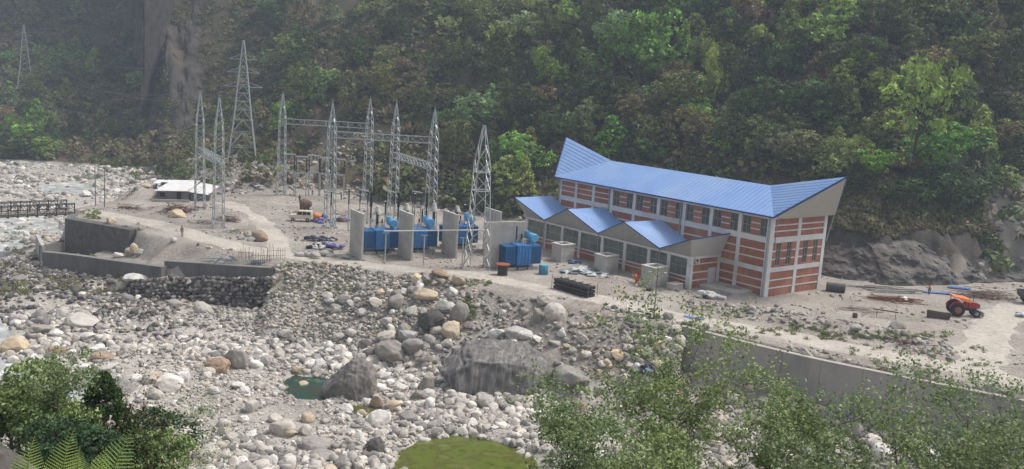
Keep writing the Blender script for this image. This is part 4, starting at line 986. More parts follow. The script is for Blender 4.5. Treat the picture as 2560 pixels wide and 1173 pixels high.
slope_scatter('bank_stones', 9000, -38, -6, 112, 134, lambda X, Y, z, ins, t, s, d, riv, fy: (~ins) & (~t) & (d > .2) & (z > -7.2), .07, .42, m_slope_stone, 1, 52, 'grey rubble stones strewn over the river bank', 2.6)
slope_scatter('silt_stones', 9000, -52, 40, 84, 128, lambda X, Y, z, ins, t, s, d, riv, fy: riv, .05, .16, m_river_stone, 0, 53, 'fine gravel between the cobbles of the river bed', 2)
slope_scatter('bank_stones', 16000, 14, 66, 72, 118, lambda X, Y, z, ins, t, s, d, riv, fy: (~ins) & (d > .4) & (cln(X, Y) > -.3), .12, .75, m_slope_stone, 2, 54, 'rubble stones heaped along the foot of the retaining wall', 2.4)
# c) boulders one can point at: (x, base y, width, height in photo pixels, colour, look)
LG, TN, DK, WH, MG, BR = (0.45, 0.425, 0.39), (0.50, 0.41, 0.30), (0.085, 0.08, 0.078), (0.66, 0.63, 0.595), (0.28, 0.26, 0.24), (0.33, 0.245, 0.18)
NAMEC = {LG: 'light grey', TN: 'tan', DK: 'dark', WH: 'whitish', MG: 'mid grey', BR: 'brownish'}
BL = [(1062, 760, 60, 28, TN), (1108, 790, 46, 30, LG), (990, 780, 40, 38, MG), (1078, 836, 68, 46, DK), (1128, 848, 54, 44, TN), (1150, 812, 50, 52, MG), (1018, 862, 60, 34, LG), (968, 858, 52, 30, LG),
      (1010, 842, 30, 30, MG), (1030, 794, 36, 24, LG), (1072, 866, 38, 24, MG), (1120, 872, 36, 20, LG), (975, 912, 74, 50, MG), (1032, 896, 56, 42, MG), (1064, 916, 40, 26, MG), (1146, 716, 34, 26, TN), (1040, 715, 40, 22, TN),
      (1132, 744, 34, 16, WH), (1042, 744, 28, 24, LG), (1100, 700, 46, 20, BR), (938, 775, 32, 22, LG), (905, 795, 26, 18, LG), (838, 784, 26, 18, LG), (950, 742, 24, 14, TN), (975, 740, 20, 14, WH), (1290, 854, 60, 34, LG),
      (1386, 804, 52, 42, LG), (1343, 812, 32, 44, MG), (1362, 768, 44, 26, LG), (1404, 848, 26, 24, WH), (1396, 826, 24, 18, MG), (1310, 790, 26, 16, MG), (1310, 856, 50, 28, WH), (1242, 852, 44, 24, WH), (1484, 812, 18, 18, LG),
      (1415, 876, 20, 14, TN), (1466, 895, 20, 14, WH), (1520, 900, 24, 18, LG), (1545, 908, 38, 22, TN), (1570, 882, 28, 16, LG), (1610, 858, 30, 18, LG), (1640, 868, 26, 18, WH), (1668, 862, 24, 20, WH), (1690, 838, 30, 22, LG), (1700, 866, 26, 22, LG),
      (1590, 938, 34, 24, WH), (1640, 934, 36, 26, TN), (1216, 1022, 52, 34, LG), (1280, 1012, 30, 22, MG), (1410, 1030, 30, 28, MG), (1446, 1032, 38, 36, BR), (1425, 985, 90, 42, MG), (1350, 1022, 30, 22, LG), (1184, 1050, 26, 16, DK),
      (866, 1030, 38, 20, WH), (942, 1022, 34, 32, BR), (984, 1028, 42, 26, TN), (948, 1068, 56, 44, WH), (1018, 1056, 46, 28, MG), (998, 1002, 34, 22, LG), (950, 980, 32, 24, WH), (1002, 980, 34, 24, WH), (1066, 982, 34, 44, MG), (1048, 1002, 46, 28, MG),
      (1074, 1020, 26, 26, WH), (940, 1136, 62, 42, DK), (880, 1122, 30, 26, MG), (790, 1132, 80, 30, MG), (800, 1152, 60, 24, MG), (855, 1172, 38, 26, MG), (893, 1172, 34, 26, MG), (680, 1168, 30, 32, WH), (708, 1090, 60, 40, LG), (650, 1108, 30, 24, MG),
      (428, 982, 54, 42, WH), (388, 998, 42, 26, LG), (454, 955, 44, 28, WH), (372, 962, 34, 30, LG), (626, 1032, 36, 38, LG), (545, 936, 58, 50, BR), (590, 925, 56, 54, MG), (636, 922, 40, 24, WH), (518, 946, 22, 16, WH), (494, 924, 20, 16, LG),
      (650, 975, 30, 20, LG), (610, 985, 24, 18, WH), (203, 822, 74, 40, LG), (100, 838, 52, 22, MG), (157, 800, 34, 26, LG), (102, 802, 36, 26, MG), (162, 832, 20, 16, MG), (140, 842, 34, 16, WH), (218, 852, 34, 18, WH), (38, 882, 60, 30, TN), (140, 892, 44, 26, BR),
      (208, 930, 34, 18, WH), (255, 905, 60, 22, BR), (270, 930, 50, 24, LG), (342, 722, 54, 20, WH), (46, 706, 36, 18, MG), (448, 848, 20, 18, LG), (490, 870, 22, 16, LG), (714, 848, 34, 20, LG), (505, 785, 44, 26, LG), (560, 1120, 30, 20, LG), (520, 1150, 26, 20, LG),
      (440, 546, 46, 22, TN), (278, 562, 24, 15, TN), (649, 604, 40, 28, BR), (620, 592, 20, 16, LG), (630, 604, 20, 12, LG), (603, 600, 16, 12, LG), (322, 636, 18, 18, TN), (336, 638, 20, 26, TN), (296, 645, 26, 16, WH), (312, 622, 18, 12, LG), (350, 640, 22, 14, LG), (444, 580, 14, 10, LG), (434, 606, 16, 12, LG),
      (213, 492, 28, 14, WH), (365, 470, 20, 10, TN), (2138, 832, 26, 18, LG), (1605, 810, 24, 18, WH), (1670, 800, 26, 20, MG), (2260, 752, 24, 10, WH), (2240, 822, 40, 20, MG), (1760, 1010, 30, 22, LG), (2130, 1100, 44, 46, MG), (2180, 1125, 40, 36, WH), (2290, 1140, 50, 34, LG), (2320, 1170, 60, 40, WH),
      (2440, 1110, 40, 32, LG), (2480, 1150, 46, 34, MG), (2540, 1120, 36, 30, LG), (2380, 1100, 36, 26, MG), (1960, 1165, 60, 40, WH), (2050, 1168, 44, 30, LG), (2000, 995, 50, 26, MG), (1960, 1012, 40, 20, LG), (2060, 1010, 36, 22, MG), (1330, 985, 30, 18, MG), (1500, 985, 30, 18, LG)]
rr = np.random.default_rng(77)
# mid-sized ones around those
def add_rand(n, xa, xb, ya, yb, w0, w1, cols):
    for _ in range(n):
        w = rr.uniform(w0, w1); BL.append((rr.uniform(xa, xb), rr.uniform(ya, yb), w, w*rr.uniform(.5, .8), cols[rr.integers(len(cols))]))
add_rand(34, 800, 1180, 700, 880, 16, 34, [LG, MG, TN, MG, LG]); add_rand(30, 340, 800, 880, 1165, 18, 40, [WH, LG, WH, LG, TN]); add_rand(20, 860, 1080, 940, 1090, 16, 34, [WH, LG, TN, WH])
add_rand(14, 1240, 1480, 830, 960, 16, 32, [WH, LG, MG]); add_rand(16, 1480, 1720, 870, 980, 18, 34, [WH, LG, TN]); add_rand(18, 1780, 2540, 1000, 1160, 24, 50, [LG, MG, WH])
PROTO = []
for i in range(18):
    V, F = rock_shape(3, rr, rough=0.09, cuts=6+i % 5, cutd=(.55, .92)); PROTO.append(V)
rock_me = []
for V in PROTO:
    me = bpy.data.meshes.new('boulder'); me.from_pydata([tuple(v) for v in V], [], [tuple(int(i) for i in f) for f in ICO[3][1]]); me.polygons.foreach_set('use_smooth', [True]*len(me.polygons)); me.materials.append(m_boulder); rock_me.append(me)
SHORT = {'light grey': 'light grey', 'tan': 'tan', 'dark': 'dark', 'whitish': 'whitish', 'mid grey': 'mid grey', 'brownish': 'brownish'}
def bzone(x, y):
    Z = [(lambda: y < 700 and x < 800, 'in the yard left of the transformers'), (lambda: x < 360 and y < 860, 'on the left river bank below the concrete wall'), (lambda: x < 420, 'behind the shrubs at lower left'),
         (lambda: x < 800 and y < 900, 'below the dry stone wall'), (lambda: x < 560, 'on the river bed right of the shrubs'), (lambda: x < 700 and y < 1050, 'left of the emerald pool'), (lambda: x < 700, 'at the bottom left of the algae pond'),
         (lambda: x < 960 and y < 870, 'on the left part of the rubble bank'), (lambda: x < 1200 and y < 810, 'high on the boulder heap below the yard'), (lambda: x < 1200 and y < 935, 'low on the boulder heap below the yard'),
         (lambda: x < 1100 and y < 1085, 'between the two giant boulders'), (lambda: x < 1000, 'just left of the algae pond'), (lambda: x < 1480 and y < 830, 'on the soil slope below the black rack'),
         (lambda: x < 1480 and y < 960, 'right of the striped giant boulder'), (lambda: x < 1500, 'between the striped boulder and the algae pond'), (lambda: x < 1740 and y < 960, 'in the stone heap by the wall end'),
         (lambda: y < 860, 'in the yard right of the powerhouse'), (lambda: x < 2050, 'behind the leafy branches below the wall'), (lambda: True, 'at the bottom right below the retaining wall')]
    for f, s in Z:
        if f(): return s
ORD = ['', 'leftmost', 'second from left', 'third from left', 'fourth from left', 'fifth from left', 'sixth from left', 'seventh from left', 'eighth from left', 'ninth from left', 'tenth from left']
def labelled(items, maker, group_of):
    """items: (x, y, w, kindname, payload) -> unique labels from zone, kind, size and order"""
    by = {}
    for it in items: by.setdefault((it[3], maker(it)), []).append(it)
    for (kn, zn), L in by.items():
        L.sort(key=lambda i: -i[2]); out = []
        bigs = []
        if len(L) > 9:
            c = (len(L)+1)//2; bigs = [('large ', L[:c]), ('smaller ', L[c:])]
        else: bigs = [('', L)]
        for pre, LL in bigs:
            LL.sort(key=lambda i: i[0])
            for k, it in enumerate(LL):
                o_ = '' if len(LL) == 1 else (('rightmost ' if k == len(LL)-1 else (ORD[k+1]+' ')) if k < 10 else '%s row ' % k)
                if o_.strip() in ('', 'leftmost', 'rightmost'): lab = (o_+pre+kn+' '+zn)
                else: lab = pre+kn+' '+zn+', '+o_.strip()
                it[4]['label'] = lab
                if len(lab.split()) > 16: print('LONG', lab)
items = []
for i, (x, y, w, h, c) in enumerate(BL):
    p = hit(x, y)
    if zat(p[0], p[1]) < riverbase(0, p[1])-.55 and not y > 900: pass
    s = np.linalg.norm(p-np.array([0, 0, CAMH]))/F_PX
    o = bpy.data.objects.new('boulder', rock_me[i % 18]); col.objects.link(o)
    W = w*s/2*1.08; H = h*s/2*1.25
    d = rr.uniform(.75, 1.0)*W
    q = p+np.array([p[0], p[1], 0])/np.hypot(p[0], p[1])*d*.7
    o.location = (q[0], q[1], float(zat(q[0], q[1]))+H*.42); o.scale = (W, d, H); o.rotation_euler = (rr.normal(0, .12), rr.normal(0, .14), rr.uniform(-.5, .5)+(math.pi if rr.random() < .5 else 0))
    f = rr.uniform(.88, 1.1); o.color = (c[0]*f, c[1]*f, c[2]*f, 1)
    o['category'] = 'boulder'; o['group'] = 'boulders on the river bed and banks'
    items.append((x, y, w, NAMEC[c]+' boulder', o))
labelled(items, lambda it: bzone(it[0], it[1]), None)
# the two giants
def big_rock(name, px0, px1, py_base, hpx, shape_seed, c1, c2, c3, lab, stretch, cuts):
    p = hit((px0+px1)/2, py_base); s = np.linalg.norm(p-np.array([0, 0, CAMH]))/F_PX; W = (px1-px0)*s/2; H = hpx*s
    r = np.random.default_rng(shape_seed); V, F = ICO[4][0].copy(), ICO[4][1]; N = V.copy()
    for k in range(5): d = r.normal(size=3); d /= np.linalg.norm(d); V *= (1+.07*np.sin(N@d*r.uniform(1.5, 4)+r.uniform(0, 6)))[:, None]
    for d, c in cuts: d = np.array(d, float); d /= np.linalg.norm(d); h = V@d; V = V-d*(np.maximum(h-c, 0)*.93)[:, None]
    for k in range(26): d = r.normal(size=3)*np.array([1.6, 1, .35]); d /= np.linalg.norm(d); V *= (1+.009*np.sin(N@d*r.uniform(12, 40)+r.uniform(0, 6)))[:, None]
    m = bpy.data.materials.new(name+'_rock'); m.use_nodes = True; t = m.node_tree; n = t.nodes; b = n['Principled BSDF']; b.inputs['Roughness'].default_value = .8
    tc = n.new('ShaderNodeTexCoord'); mp = n.new('ShaderNodeMapping'); mp.inputs['Scale'].default_value = stretch; mp.inputs['Rotation'].default_value = (0, .25, 0)
    no = n.new('ShaderNodeTexNoise'); no.inputs['Scale'].default_value = 1.5; no.inputs['Detail'].default_value = 10; no.inputs['Roughness'].default_value = .7; no.inputs['Distortion'].default_value = .5
    t.links.new(tc.outputs['Object'], mp.inputs[0]); t.links.new(mp.outputs[0], no.inputs['Vector']); rp = n.new('ShaderNodeValToRGB'); e = rp.color_ramp.elements; e.new(.5)
    for i, (pp, c) in enumerate(((.33, c1), (.52, c2), (.70, c3))): e[i].position = pp; e[i].color = (*c, 1)
    t.links.new(no.outputs[0], rp.inputs[0]); t.links.new(rp.outputs[0], b.inputs['Base Color'])
    bp = n.new('ShaderNodeBump'); bp.inputs['Strength'].default_value = .8; bp.inputs['Distance'].default_value = .3; t.links.new(no.outputs[0], bp.inputs['Height']); t.links.new(bp.outputs[0], b.inputs['Normal'])
    V = V*np.array([W, W*.7, H*.62]); o = mesh_np(name, V, F, m, smooth=True)
    q = p+np.array([p[0], p[1], 0])/np.hypot(p[0], p[1])*W*.5; o.location = (q[0], q[1], float(p[2])+H*.28); tag(o, lab, 'boulder', 'giant boulders on the river bed'); return o
big_rock('boulder', 1084, 1384, 985, 126, 3, (0.06, 0.054, 0.053), (0.145, 0.134, 0.128), (0.33, 0.31, 0.288), 'giant dark boulder streaked with pale vertical bands below the soil slope', (1.3, .6, .18), [((0, -.2, 1), .62), ((-.9, -.3, .75), .72), ((.8, -.2, .9), .78), ((0, -1, .25), .72), ((-.2, 0, -1), .5)])
big_rock('boulder', 816, 944, 1000, 106, 8, (0.11, 0.098, 0.088), (0.19, 0.172, 0.158), (0.29, 0.265, 0.24), 'big squarish grey brown boulder at the right end of the emerald pool', (.5, .5, .5), [((-.75, -.3, .7), .62), ((.1, -.6, .9), .8), ((.95, -.1, .2), .8), ((-.4, -1, -.2), .72), ((.6, -.8, .1), .75), ((0, 0, -1), .6)])

# ---- dry stone wall
r2 = np.random.default_rng(31); Pg = np.array(GABION)[:, :2]; sg = np.r_[0, np.cumsum(np.hypot(*np.diff(Pg, axis=0).T))]
PP = []; SS = []
for row in range(8):
    s = r2.uniform(0, .4)
    while s < sg[-1]:
        rad = r2.uniform(.3, .55); x = np.interp(s, sg, Pg[:, 0]); y = np.interp(s, sg, Pg[:, 1]); h = np.interp(s, sg, [q[2] for q in GABION])-.1+.1*np.sin(s)-row*.5
        PP.append((x-.02*row, y-.35-row*.2+r2.normal(0, .06), h)); SS.append(rad); s += rad*1.65
o = scatter('dry_stone_wall', np.array(PP), np.array(SS), 2, m_dark_stone, 3, flat=(.6, .85), cuts=5); tag(o, 'long dry stone wall of dark rounded boulders below the concrete wall', 'stone wall')

# ================================================================== VEGETATION
def crown(n_cl, leaves, shape, leaf, seed, clr=.28, up=.3):
    """leaf clumps spread through a crown volume; shape(rng) gives a point in the unit crown (z 0..1)"""
    r = np.random.default_rng(seed); C = np.array([shape(r) for _ in range(n_cl)])
    tone = np.clip(r.normal(1, .34, n_cl), .4, 1.8)
    cs = r.uniform(.6, 1.35, n_cl)*clr
    P = np.repeat(C, leaves, 0); k = len(P); dv = r.normal(size=(k, 3)); dv /= np.linalg.norm(dv, axis=1)[:, None]; dv[:, 2] *= .62
    P = P+dv*(np.repeat(cs, leaves)*r.random(k)**.45)[:, None]
    N = dv+np.array([0, 0, up])+r.normal(0, .55, (k, 3)); N /= np.linalg.norm(N, axis=1)[:, None]
    a = np.cross(N, r.normal(size=(k, 3))); a /= np.linalg.norm(a, axis=1)[:, None]; b = np.cross(N, a)
    s = leaf*r.uniform(.6, 1.3, k)[:, None]; a = a*s; b = b*s*.62
    V = np.stack([P-a, P-b*.9+a*.1, P+a, P+b], 1).reshape(-1, 3); F = np.arange(4*k).reshape(-1, 4)
    t = np.repeat(tone, leaves)*np.clip(r.normal(1, .16, k), .6, 1.5)
    return V, F, np.repeat(t, 4)
def sh_round(r):
    d = r.normal(size=3); d /= np.linalg.norm(d); q = d*r.uniform(.55, 1)*.5; return (q[0]*.92, q[1]*.92, .5+q[2]*.92)
def sh_cone(r):
    z = r.random()**1.25; rad = (1-z)**.75*.46; a = r.uniform(0, 6.28); q = r.uniform(.55, 1)**.5*rad; return (q*math.cos(a), q*math.sin(a), .06+z*.9)
def sh_lobes(seed):
    r0 = np.random.default_rng(seed); L = [(r0.uniform(-.3, .3), r0.uniform(-.3, .3), r0.uniform(.25, .85), r0.uniform(.16, .28)) for _ in range(8)]
    def f(r):
        x, y, z, q = L[r.integers(8)]; d = r.normal(size=3); d /= np.linalg.norm(d); d *= q*r.uniform(.7, 1.05); return (x+d[0], y+d[1], z+d[2]*.7)
    return f
def sh_tall(r):
    z = r.random(); rad = .30*math.sin(math.pi*min(1, z*.85+.15))**.6*r.uniform(.6, 1); a = r.uniform(0, 6.28); return (rad*math.cos(a)+.08*math.sin(z*7), rad*math.sin(a), z)
leafm = leaf_mat('foliage'); bark = mat('bark', (0.09, 0.075, 0.055), (0.055, 0.045, 0.035), 0.9, 3, bump=.4)
CR = []
for i, (sh, ncl, lv, lf, cl) in enumerate(((sh_round, 150, 15, .032, .10), (sh_cone, 140, 15, .032, .085), (sh_lobes(3), 150, 15, .032, .085), (sh_lobes(9), 150, 15, .033, .08), (sh_tall, 130, 15, .03, .08), (sh_lobes(14), 95, 15, .03, .075), (sh_lobes(22), 170, 14, .03, .085), (sh_cone, 110, 16, .034, .09))):
    V, F, t = crown(ncl, lv, sh, lf, 100+i, cl)
    o = mesh_np('crown', V, F, leafm, attrs={'tone': ('POINT', t)}); CR.append(o.data); bpy.data.objects.remove(o)
def trunk_mb(seed, h=1.0, r0=.022, nb=9, spread=.34, zlo=.25):
    r = np.random.default_rng(seed); m = MB(); pts = [(0, 0, -.06)]; rs = [r0*1.25]
    x = y = 0
    for k in range(1, 8): x += r.normal(0, .012); y += r.normal(0, .012); pts.append((x, y, h*.86*k/7)); rs.append(r0*(1-k/7*.8))
    m.tube(pts, rs, 7)
    for k in range(nb):
        z = zlo+(.8-zlo)*k/nb; i = int(z/.86*7); b = np.array(pts[min(i, 7)]); a = r.uniform(0, 6.28); L = spread*r.uniform(.6, 1)*(1.1-z*.6)
        m.tube([b, b+np.array([math.cos(a)*L*.5, math.sin(a)*L*.5, L*.35]), b+np.array([math.cos(a)*L, math.sin(a)*L, L*.8])], [r0*.45, r0*.3, r0*.1], 5)
    return m
TRK = []
for i in range(4): o = trunk_mb(i).build('trunk', bark); TRK.append(o.data); bpy.data.objects.remove(o)
BG, YG, DG, OL, PG, BZ = (0.105, 0.170, 0.034), (0.165, 0.195, 0.05), (0.042, 0.064, 0.022), (0.098, 0.112, 0.036), (0.13, 0.17, 0.072), (0.125, 0.108, 0.052)
KN = {BG: 'bright green', YG: 'yellowish green', DG: 'dark green', OL: 'olive', PG: 'pale green', BZ: 'brown twiggy'}
TL = [(1590, 250, 170, 240, BG, 2), (1700, 190, 70, 130, BG, 1), (1545, 200, 130, 150, PG, 3), (1490, 120, 90, 120, DG, 0), (1420, 110, 80, 100, BG, 2), (1760, 230, 70, 130, YG, 5), (1700, 205, 60, 60, BG, 0),
      (2270, 470, 190, 300, YG, 5), (2195, 265, 80, 90, BG, 0), (2345, 480, 170, 170, BG, 6), (2440, 400, 80, 120, YG, 7), (2120, 320, 60, 90, YG, 4), (1190, 330, 110, 100, PG, 0), (1190, 370, 90, 80, DG, 2), (1450, 350, 70, 100, PG, 3),
      (1265, 340, 90, 140, OL, 1), (1320, 250, 80, 120, DG, 7), (1390, 380, 90, 110, DG, 2), (1320, 470, 110, 130, BG, 3), (1250, 450, 100, 110, DG, 0), (1780, 300, 60, 160, YG, 3), (1740, 250, 60, 70, BG, 0), (1640, 200, 60, 90, BG, 1),
      (2040, 170, 140, 140, BG, 2), (2100, 90, 80, 90, BG, 6), (2320, 100, 130, 130, OL, 0), (2460, 80, 120, 160, OL, 2), (1960, 180, 80, 170, OL, 4), (1880, 120, 100, 130, BZ, 3), (1900, 330, 120, 140, DG, 6), (1850, 250, 80, 120, DG, 3), (2000, 330, 120, 140, DG, 2),
      (2080, 310, 80, 110, DG, 0), (2380, 330, 100, 110, DG, 3), (2520, 300, 90, 180, DG, 4), (2420, 210, 110, 120, OL, 2), (1680, 330, 120, 140, OL, 3), (1580, 350, 110, 120, BZ, 6), (1820, 400, 110, 120, DG, 0), (1740, 390, 90, 110, BZ, 3), (1620, 430, 90, 90, DG, 2),
      (1480, 290, 110, 130, DG, 6), (1540, 300, 90, 110, OL, 0), (1380, 250, 90, 120, BG, 3), (1300, 140, 120, 120, PG, 2), (1210, 120, 110, 120, OL, 3), (1180, 60, 90, 90, YG, 5), (1120, 330, 60, 60, BG, 0), (1340, 60, 90, 90, YG, 2), (1590, 60, 90, 90, DG, 0), (2180, 470, 120, 100, BG, 6), (2080, 470, 110, 110, OL, 3),
      (2250, 530, 110, 90, DG, 2), (2370, 540, 130, 120, DG, 0), (2440, 520, 90, 90, DG, 6), (1970, 440, 110, 100, BZ, 3), (2030, 420, 100, 100, OL, 2), (2140, 420, 70, 80, YG, 0), (1900, 420, 90, 100, DG, 3), (2500, 380, 80, 80, OL, 6), (2490, 430, 60, 50, BG, 0), (2530, 120, 80, 200, DG, 4),
      (708, 330, 60, 76, BG, 0), (695, 345, 40, 50, BG, 2), (735, 330, 60, 80, DG, 2), (735, 170, 90, 90, OL, 0), (770, 150, 70, 90, DG, 2), (880, 200, 80, 100, DG, 3), (960, 260, 80, 90, OL, 3), (840, 240, 70, 70, PG, 6),
      (130, 185, 40, 60, BG, 1), (160, 165, 36, 50, BG, 7), (190, 160, 44, 60, BG, 1), (215, 140, 40, 50, DG, 1), (235, 195, 46, 66, BG, 7), (262, 175, 34, 56, DG, 4), (160, 205, 40, 44, DG, 0), (185, 185, 36, 40, BG, 1), (330, 140, 44, 60, DG, 0), (335, 180, 40, 40, DG, 2), (140, 215, 34, 40, OL, 0),
      (30, 350, 50, 60, BG, 0), (60, 370, 60, 60, BG, 2), (95, 350, 66, 90, BG, 1), (130, 360, 44, 60, DG, 1), (85, 390, 60, 60, DG, 0), (50, 395, 60, 50, DG, 2), (20, 385, 50, 50, DG, 0), (110, 395, 60, 50, BG, 0), (70, 310, 40, 50, DG, 0), (285, 205, 60, 50, DG, 3), (280, 350, 50, 50, OL, 0), (310, 350, 60, 50, OL, 2)]
rt = np.random.default_rng(123); occ = [(t[0], t[1]-t[3]*.4, t[2]) for t in TL]
def try_tree(xa, xb, ya, yb, w0, w1, cols, minf=.5):
    for _ in range(30):
        x, y, w = rt.uniform(xa, xb), rt.uniform(ya, yb), rt.uniform(w0, w1); h = w*rt.uniform(.9, 1.5)
        if 1370 < x < 2130 and y > 395+ (x-1400)*.08: continue
        if all((x-o[0])**2+((y-h*.4-o[1])*1.2)**2 > (minf*(w+o[2])/2)**2 for o in occ):
            occ.append((x, y-h*.4, w)); TL.append((x, y, w, h, cols[rt.integers(len(cols))], int(rt.integers(8)))); return
for _ in range(130): try_tree(1120, 2560, 25, 500, 55, 110, [DG, DG, DG, OL, OL, BG, YG, BZ, BZ, PG])
for _ in range(30): try_tree(640, 1150, 20, 330, 40, 80, [DG, OL, OL, PG, BZ])
for _ in range(30): try_tree(0, 350, 20, 370, 30, 52, [DG, OL, PG, DG, BZ])
def tzone(x, y):
    row = 'high on slope' if y < 150 else ('midway up slope' if y < 300 else 'low on slope')
    Z = [(60, 'above the far left river'), (130, 'right of the far pylon'), (200, 'between far pylon and cliff'), (370, 'left of the grey cliff'), (660, 'above the left gantry'), (780, 'above the jeep'), (900, 'above the long gantry'), (1020, 'above the second fire wall'), (1140, 'above the third fire wall'), (1240, 'above the lone tower'), (1340, 'left of the blue roof'),
         (1440, "above the roof's left point"), (1540, 'above the left roof fold'), (1650, 'above left roof middle'), (1760, 'above the roof middle'), (1880, 'above right roof middle'), (1990, 'above the right roof fold'), (2100, "above the roof's right point"), (2220, 'above the concrete pipe'), (2340, 'above the orange person'), (2450, 'above the tractor'), (9999, 'above the far right truck')]
    for q, s in Z:
        if x < q: return row+' '+s
def plant_tree(name, p, wid, hgt, colr, pi, lab=None, cat='tree', grp=None, lean=0.0, rz=None, crown_me=None, trunk_me=None):
    r = empty(name, p, rt.uniform(0, 6.28) if rz is None else rz)
    c = bpy.data.objects.new('crown', crown_me or CR[pi]); col.objects.link(c); c.parent = r; c.location = (0, 0, hgt*.14); c.scale = (wid, wid, hgt*.86); c.color = (*colr, 1)
    t = bpy.data.objects.new('trunk', trunk_me or TRK[pi % 4]); col.objects.link(t); t.parent = r; t.scale = (wid*.9, wid*.9, hgt)
    r.rotation_euler[0] = lean
    tag(r, lab, cat, grp); return r
titems = []
for (x, y, w, h, c, pi) in TL:
    p = hit(x, y); s = np.linalg.norm(p-np.array([0, 0, CAMH]))/F_PX
    f = 1.85*rt.uniform(.88, 1.12, 3)*rt.uniform(.75, 1.3); cc = tuple(np.array(c)*f)
    o = plant_tree('broadleaf_tree', (p[0], p[1], p[2]-.3), w*s*1.12, h*s*1.05, cc, pi, None, 'tree', 'trees on the mountain slope', rt.normal(0, .05))
    titems.append((x, y, w*h, KN[c]+' tree', o))
labelled(titems, lambda it: tzone(it[0], it[1]), None)
print('TREES', len(TL), 'BOULDERS', len(BL))
# undergrowth on the mountain: one mass of shrubs nobody could count
ramp = [(0.050, 0.070, 0.026), (0.085, 0.108, 0.036), (0.125, 0.130, 0.048), (0.14, 0.115, 0.062), (0.165, 0.125, 0.085), (0.12, 0.165, 0.048)]
scrub = leaf_mat('scrub_foliage', False, ramp)
def shrubs(name, n, x0, x1, d0, d1, r0, r1, seed, lab, lv=46, lf=.26, dens=None, kindf=None):
    r = np.random.default_rng(seed); X = r.uniform(x0, x1, n); D = r.uniform(d0, d1, n); Y = np.interp(X, FOOT[:, 0], FOOT[:, 1])+D; Z = zat(X, Y)
    rk = fbm(X/9, Z/9+Y/30, 55, 4); k = in_view(X, Y, Z, 120)
    if dens is not None: k &= dens(X, Y, D, r)
    X, Y, Z, D = X[k], Y[k], Z[k], D[k]; n = len(X); R = r.uniform(r0, r1, n)*(1+.2*r.normal(size=n)); R = np.clip(R, r0*.6, r1*1.4)
    kd = np.clip(kindf(X, Y, D)+r.normal(0, .17, n), 0, 1) if kindf else r.random(n)
    C = np.stack([X, Y, Z+R*.35], -1); P = np.repeat(C, lv, 0); m_ = n*lv; dv = r.normal(size=(m_, 3)); dv /= np.linalg.norm(dv, axis=1)[:, None]; dv[:, 2] = np.abs(dv[:, 2])*.9-.15
    Rr = np.repeat(R, lv); P = P+dv*(Rr*r.random(m_)**.4)[:, None]
    N = dv+np.array([0, 0, .3])+r.normal(0, .5, (m_, 3)); N /= np.linalg.norm(N, axis=1)[:, None]; a = np.cross(N, r.normal(size=(m_, 3))); a /= np.linalg.norm(a, axis=1)[:, None]; b = np.cross(N, a)
    s = (lf*Rr*r.uniform(.6, 1.3, m_))[:, None]; a *= s; b *= s*.6
    V = np.stack([P-a, P-b, P+a, P+b], 1).reshape(-1, 3)
    tone = 1.15*np.repeat(np.clip(r.normal(1, .24, n), .5, 1.6), lv)*np.clip(r.normal(1, .2, m_), .5, 1.6)
    o = mesh_np(name, V, np.arange(4*m_).reshape(-1, 4), scrub, attrs={'tone': ('POINT', np.repeat(tone, 4)), 'kind': ('POINT', np.repeat(np.repeat(kd, lv), 4))}); o['kind'] = 'stuff'; o['label'] = lab; return o
def kf(X, Y, D): return np.clip(.40+.8*fbm(X/13, Y/16, 71, 3)-sstep(20, 50, X)*.12+sstep(10, -40, X)*.08, 0, .95)
def dn(X, Y, D, r):
    sl = (np.abs(X+62) < 26) & (D < 24)                       # scree is mostly bare
    sc_ = (X > 42) & (X < 79) & (D < 8.5)                    # cut rock
    slide = np.hypot(X-88, (Y-166)*.8) < 10
    e_ = -95-(Y-240)*.44; rib = (X-e_ > -2) & (X-e_ < 19) & (D > 12)
    brown = (X > 44) & (X < 80) & (D < 20)
    pr = np.where(sl, .12, np.where(sc_, .05, np.where(slide, .05, np.where(rib, .62, np.where(brown, .2, 1.0)))))
    return (r.random(len(X)) < pr) & (fbm(X/10, Y/12, 83, 3)+r.uniform(-.3, .3, len(X)) > -.38-.3*sstep(0, 30, X))
shrubs('undergrowth', 6500, -30, 125, .5, 95, .9, 2.4, 201, 'dense undergrowth covering the wooded mountain slope', 44, .26, dn, kf)
shrubs('undergrowth', 5200, -105, -15, 1, 110, .7, 2.0, 202, 'dry brownish scrub covering the middle mountain slope', 40, .26, dn, lambda X, Y, D: np.clip(.52+.7*fbm(X/9, Y/16, 72, 3), .1, .85))
shrubs('undergrowth', 12000, -420, -88, 1, 380, 1.2, 3.2, 203, 'low scrub covering the hazy hillside at far left', 34, .27, lambda X, Y, D, r: (X+95+(Y-240)*.44 < 6), lambda X, Y, D: np.clip(.45+.8*fbm(X/22, Y/26, 73, 3), .05, .9))
shrubs('grass', 6500, 42, 82, 5.5, 19, .35, .9, 204, 'brown dry grass above the cut rock at right', 30, .3, None, lambda X, Y, D: .70+.2*fbm(X/6, Y/6, 74, 3))
shrubs('grass', 1500, -98, -58, 1, 26, .4, 1.1, 205, 'green grass on the scree behind the white roofed shed', 30, .3, lambda X, Y, D, r: fbm(X/9, Y/9, 75, 3) > .02, lambda X, Y, D: .97+0*X)
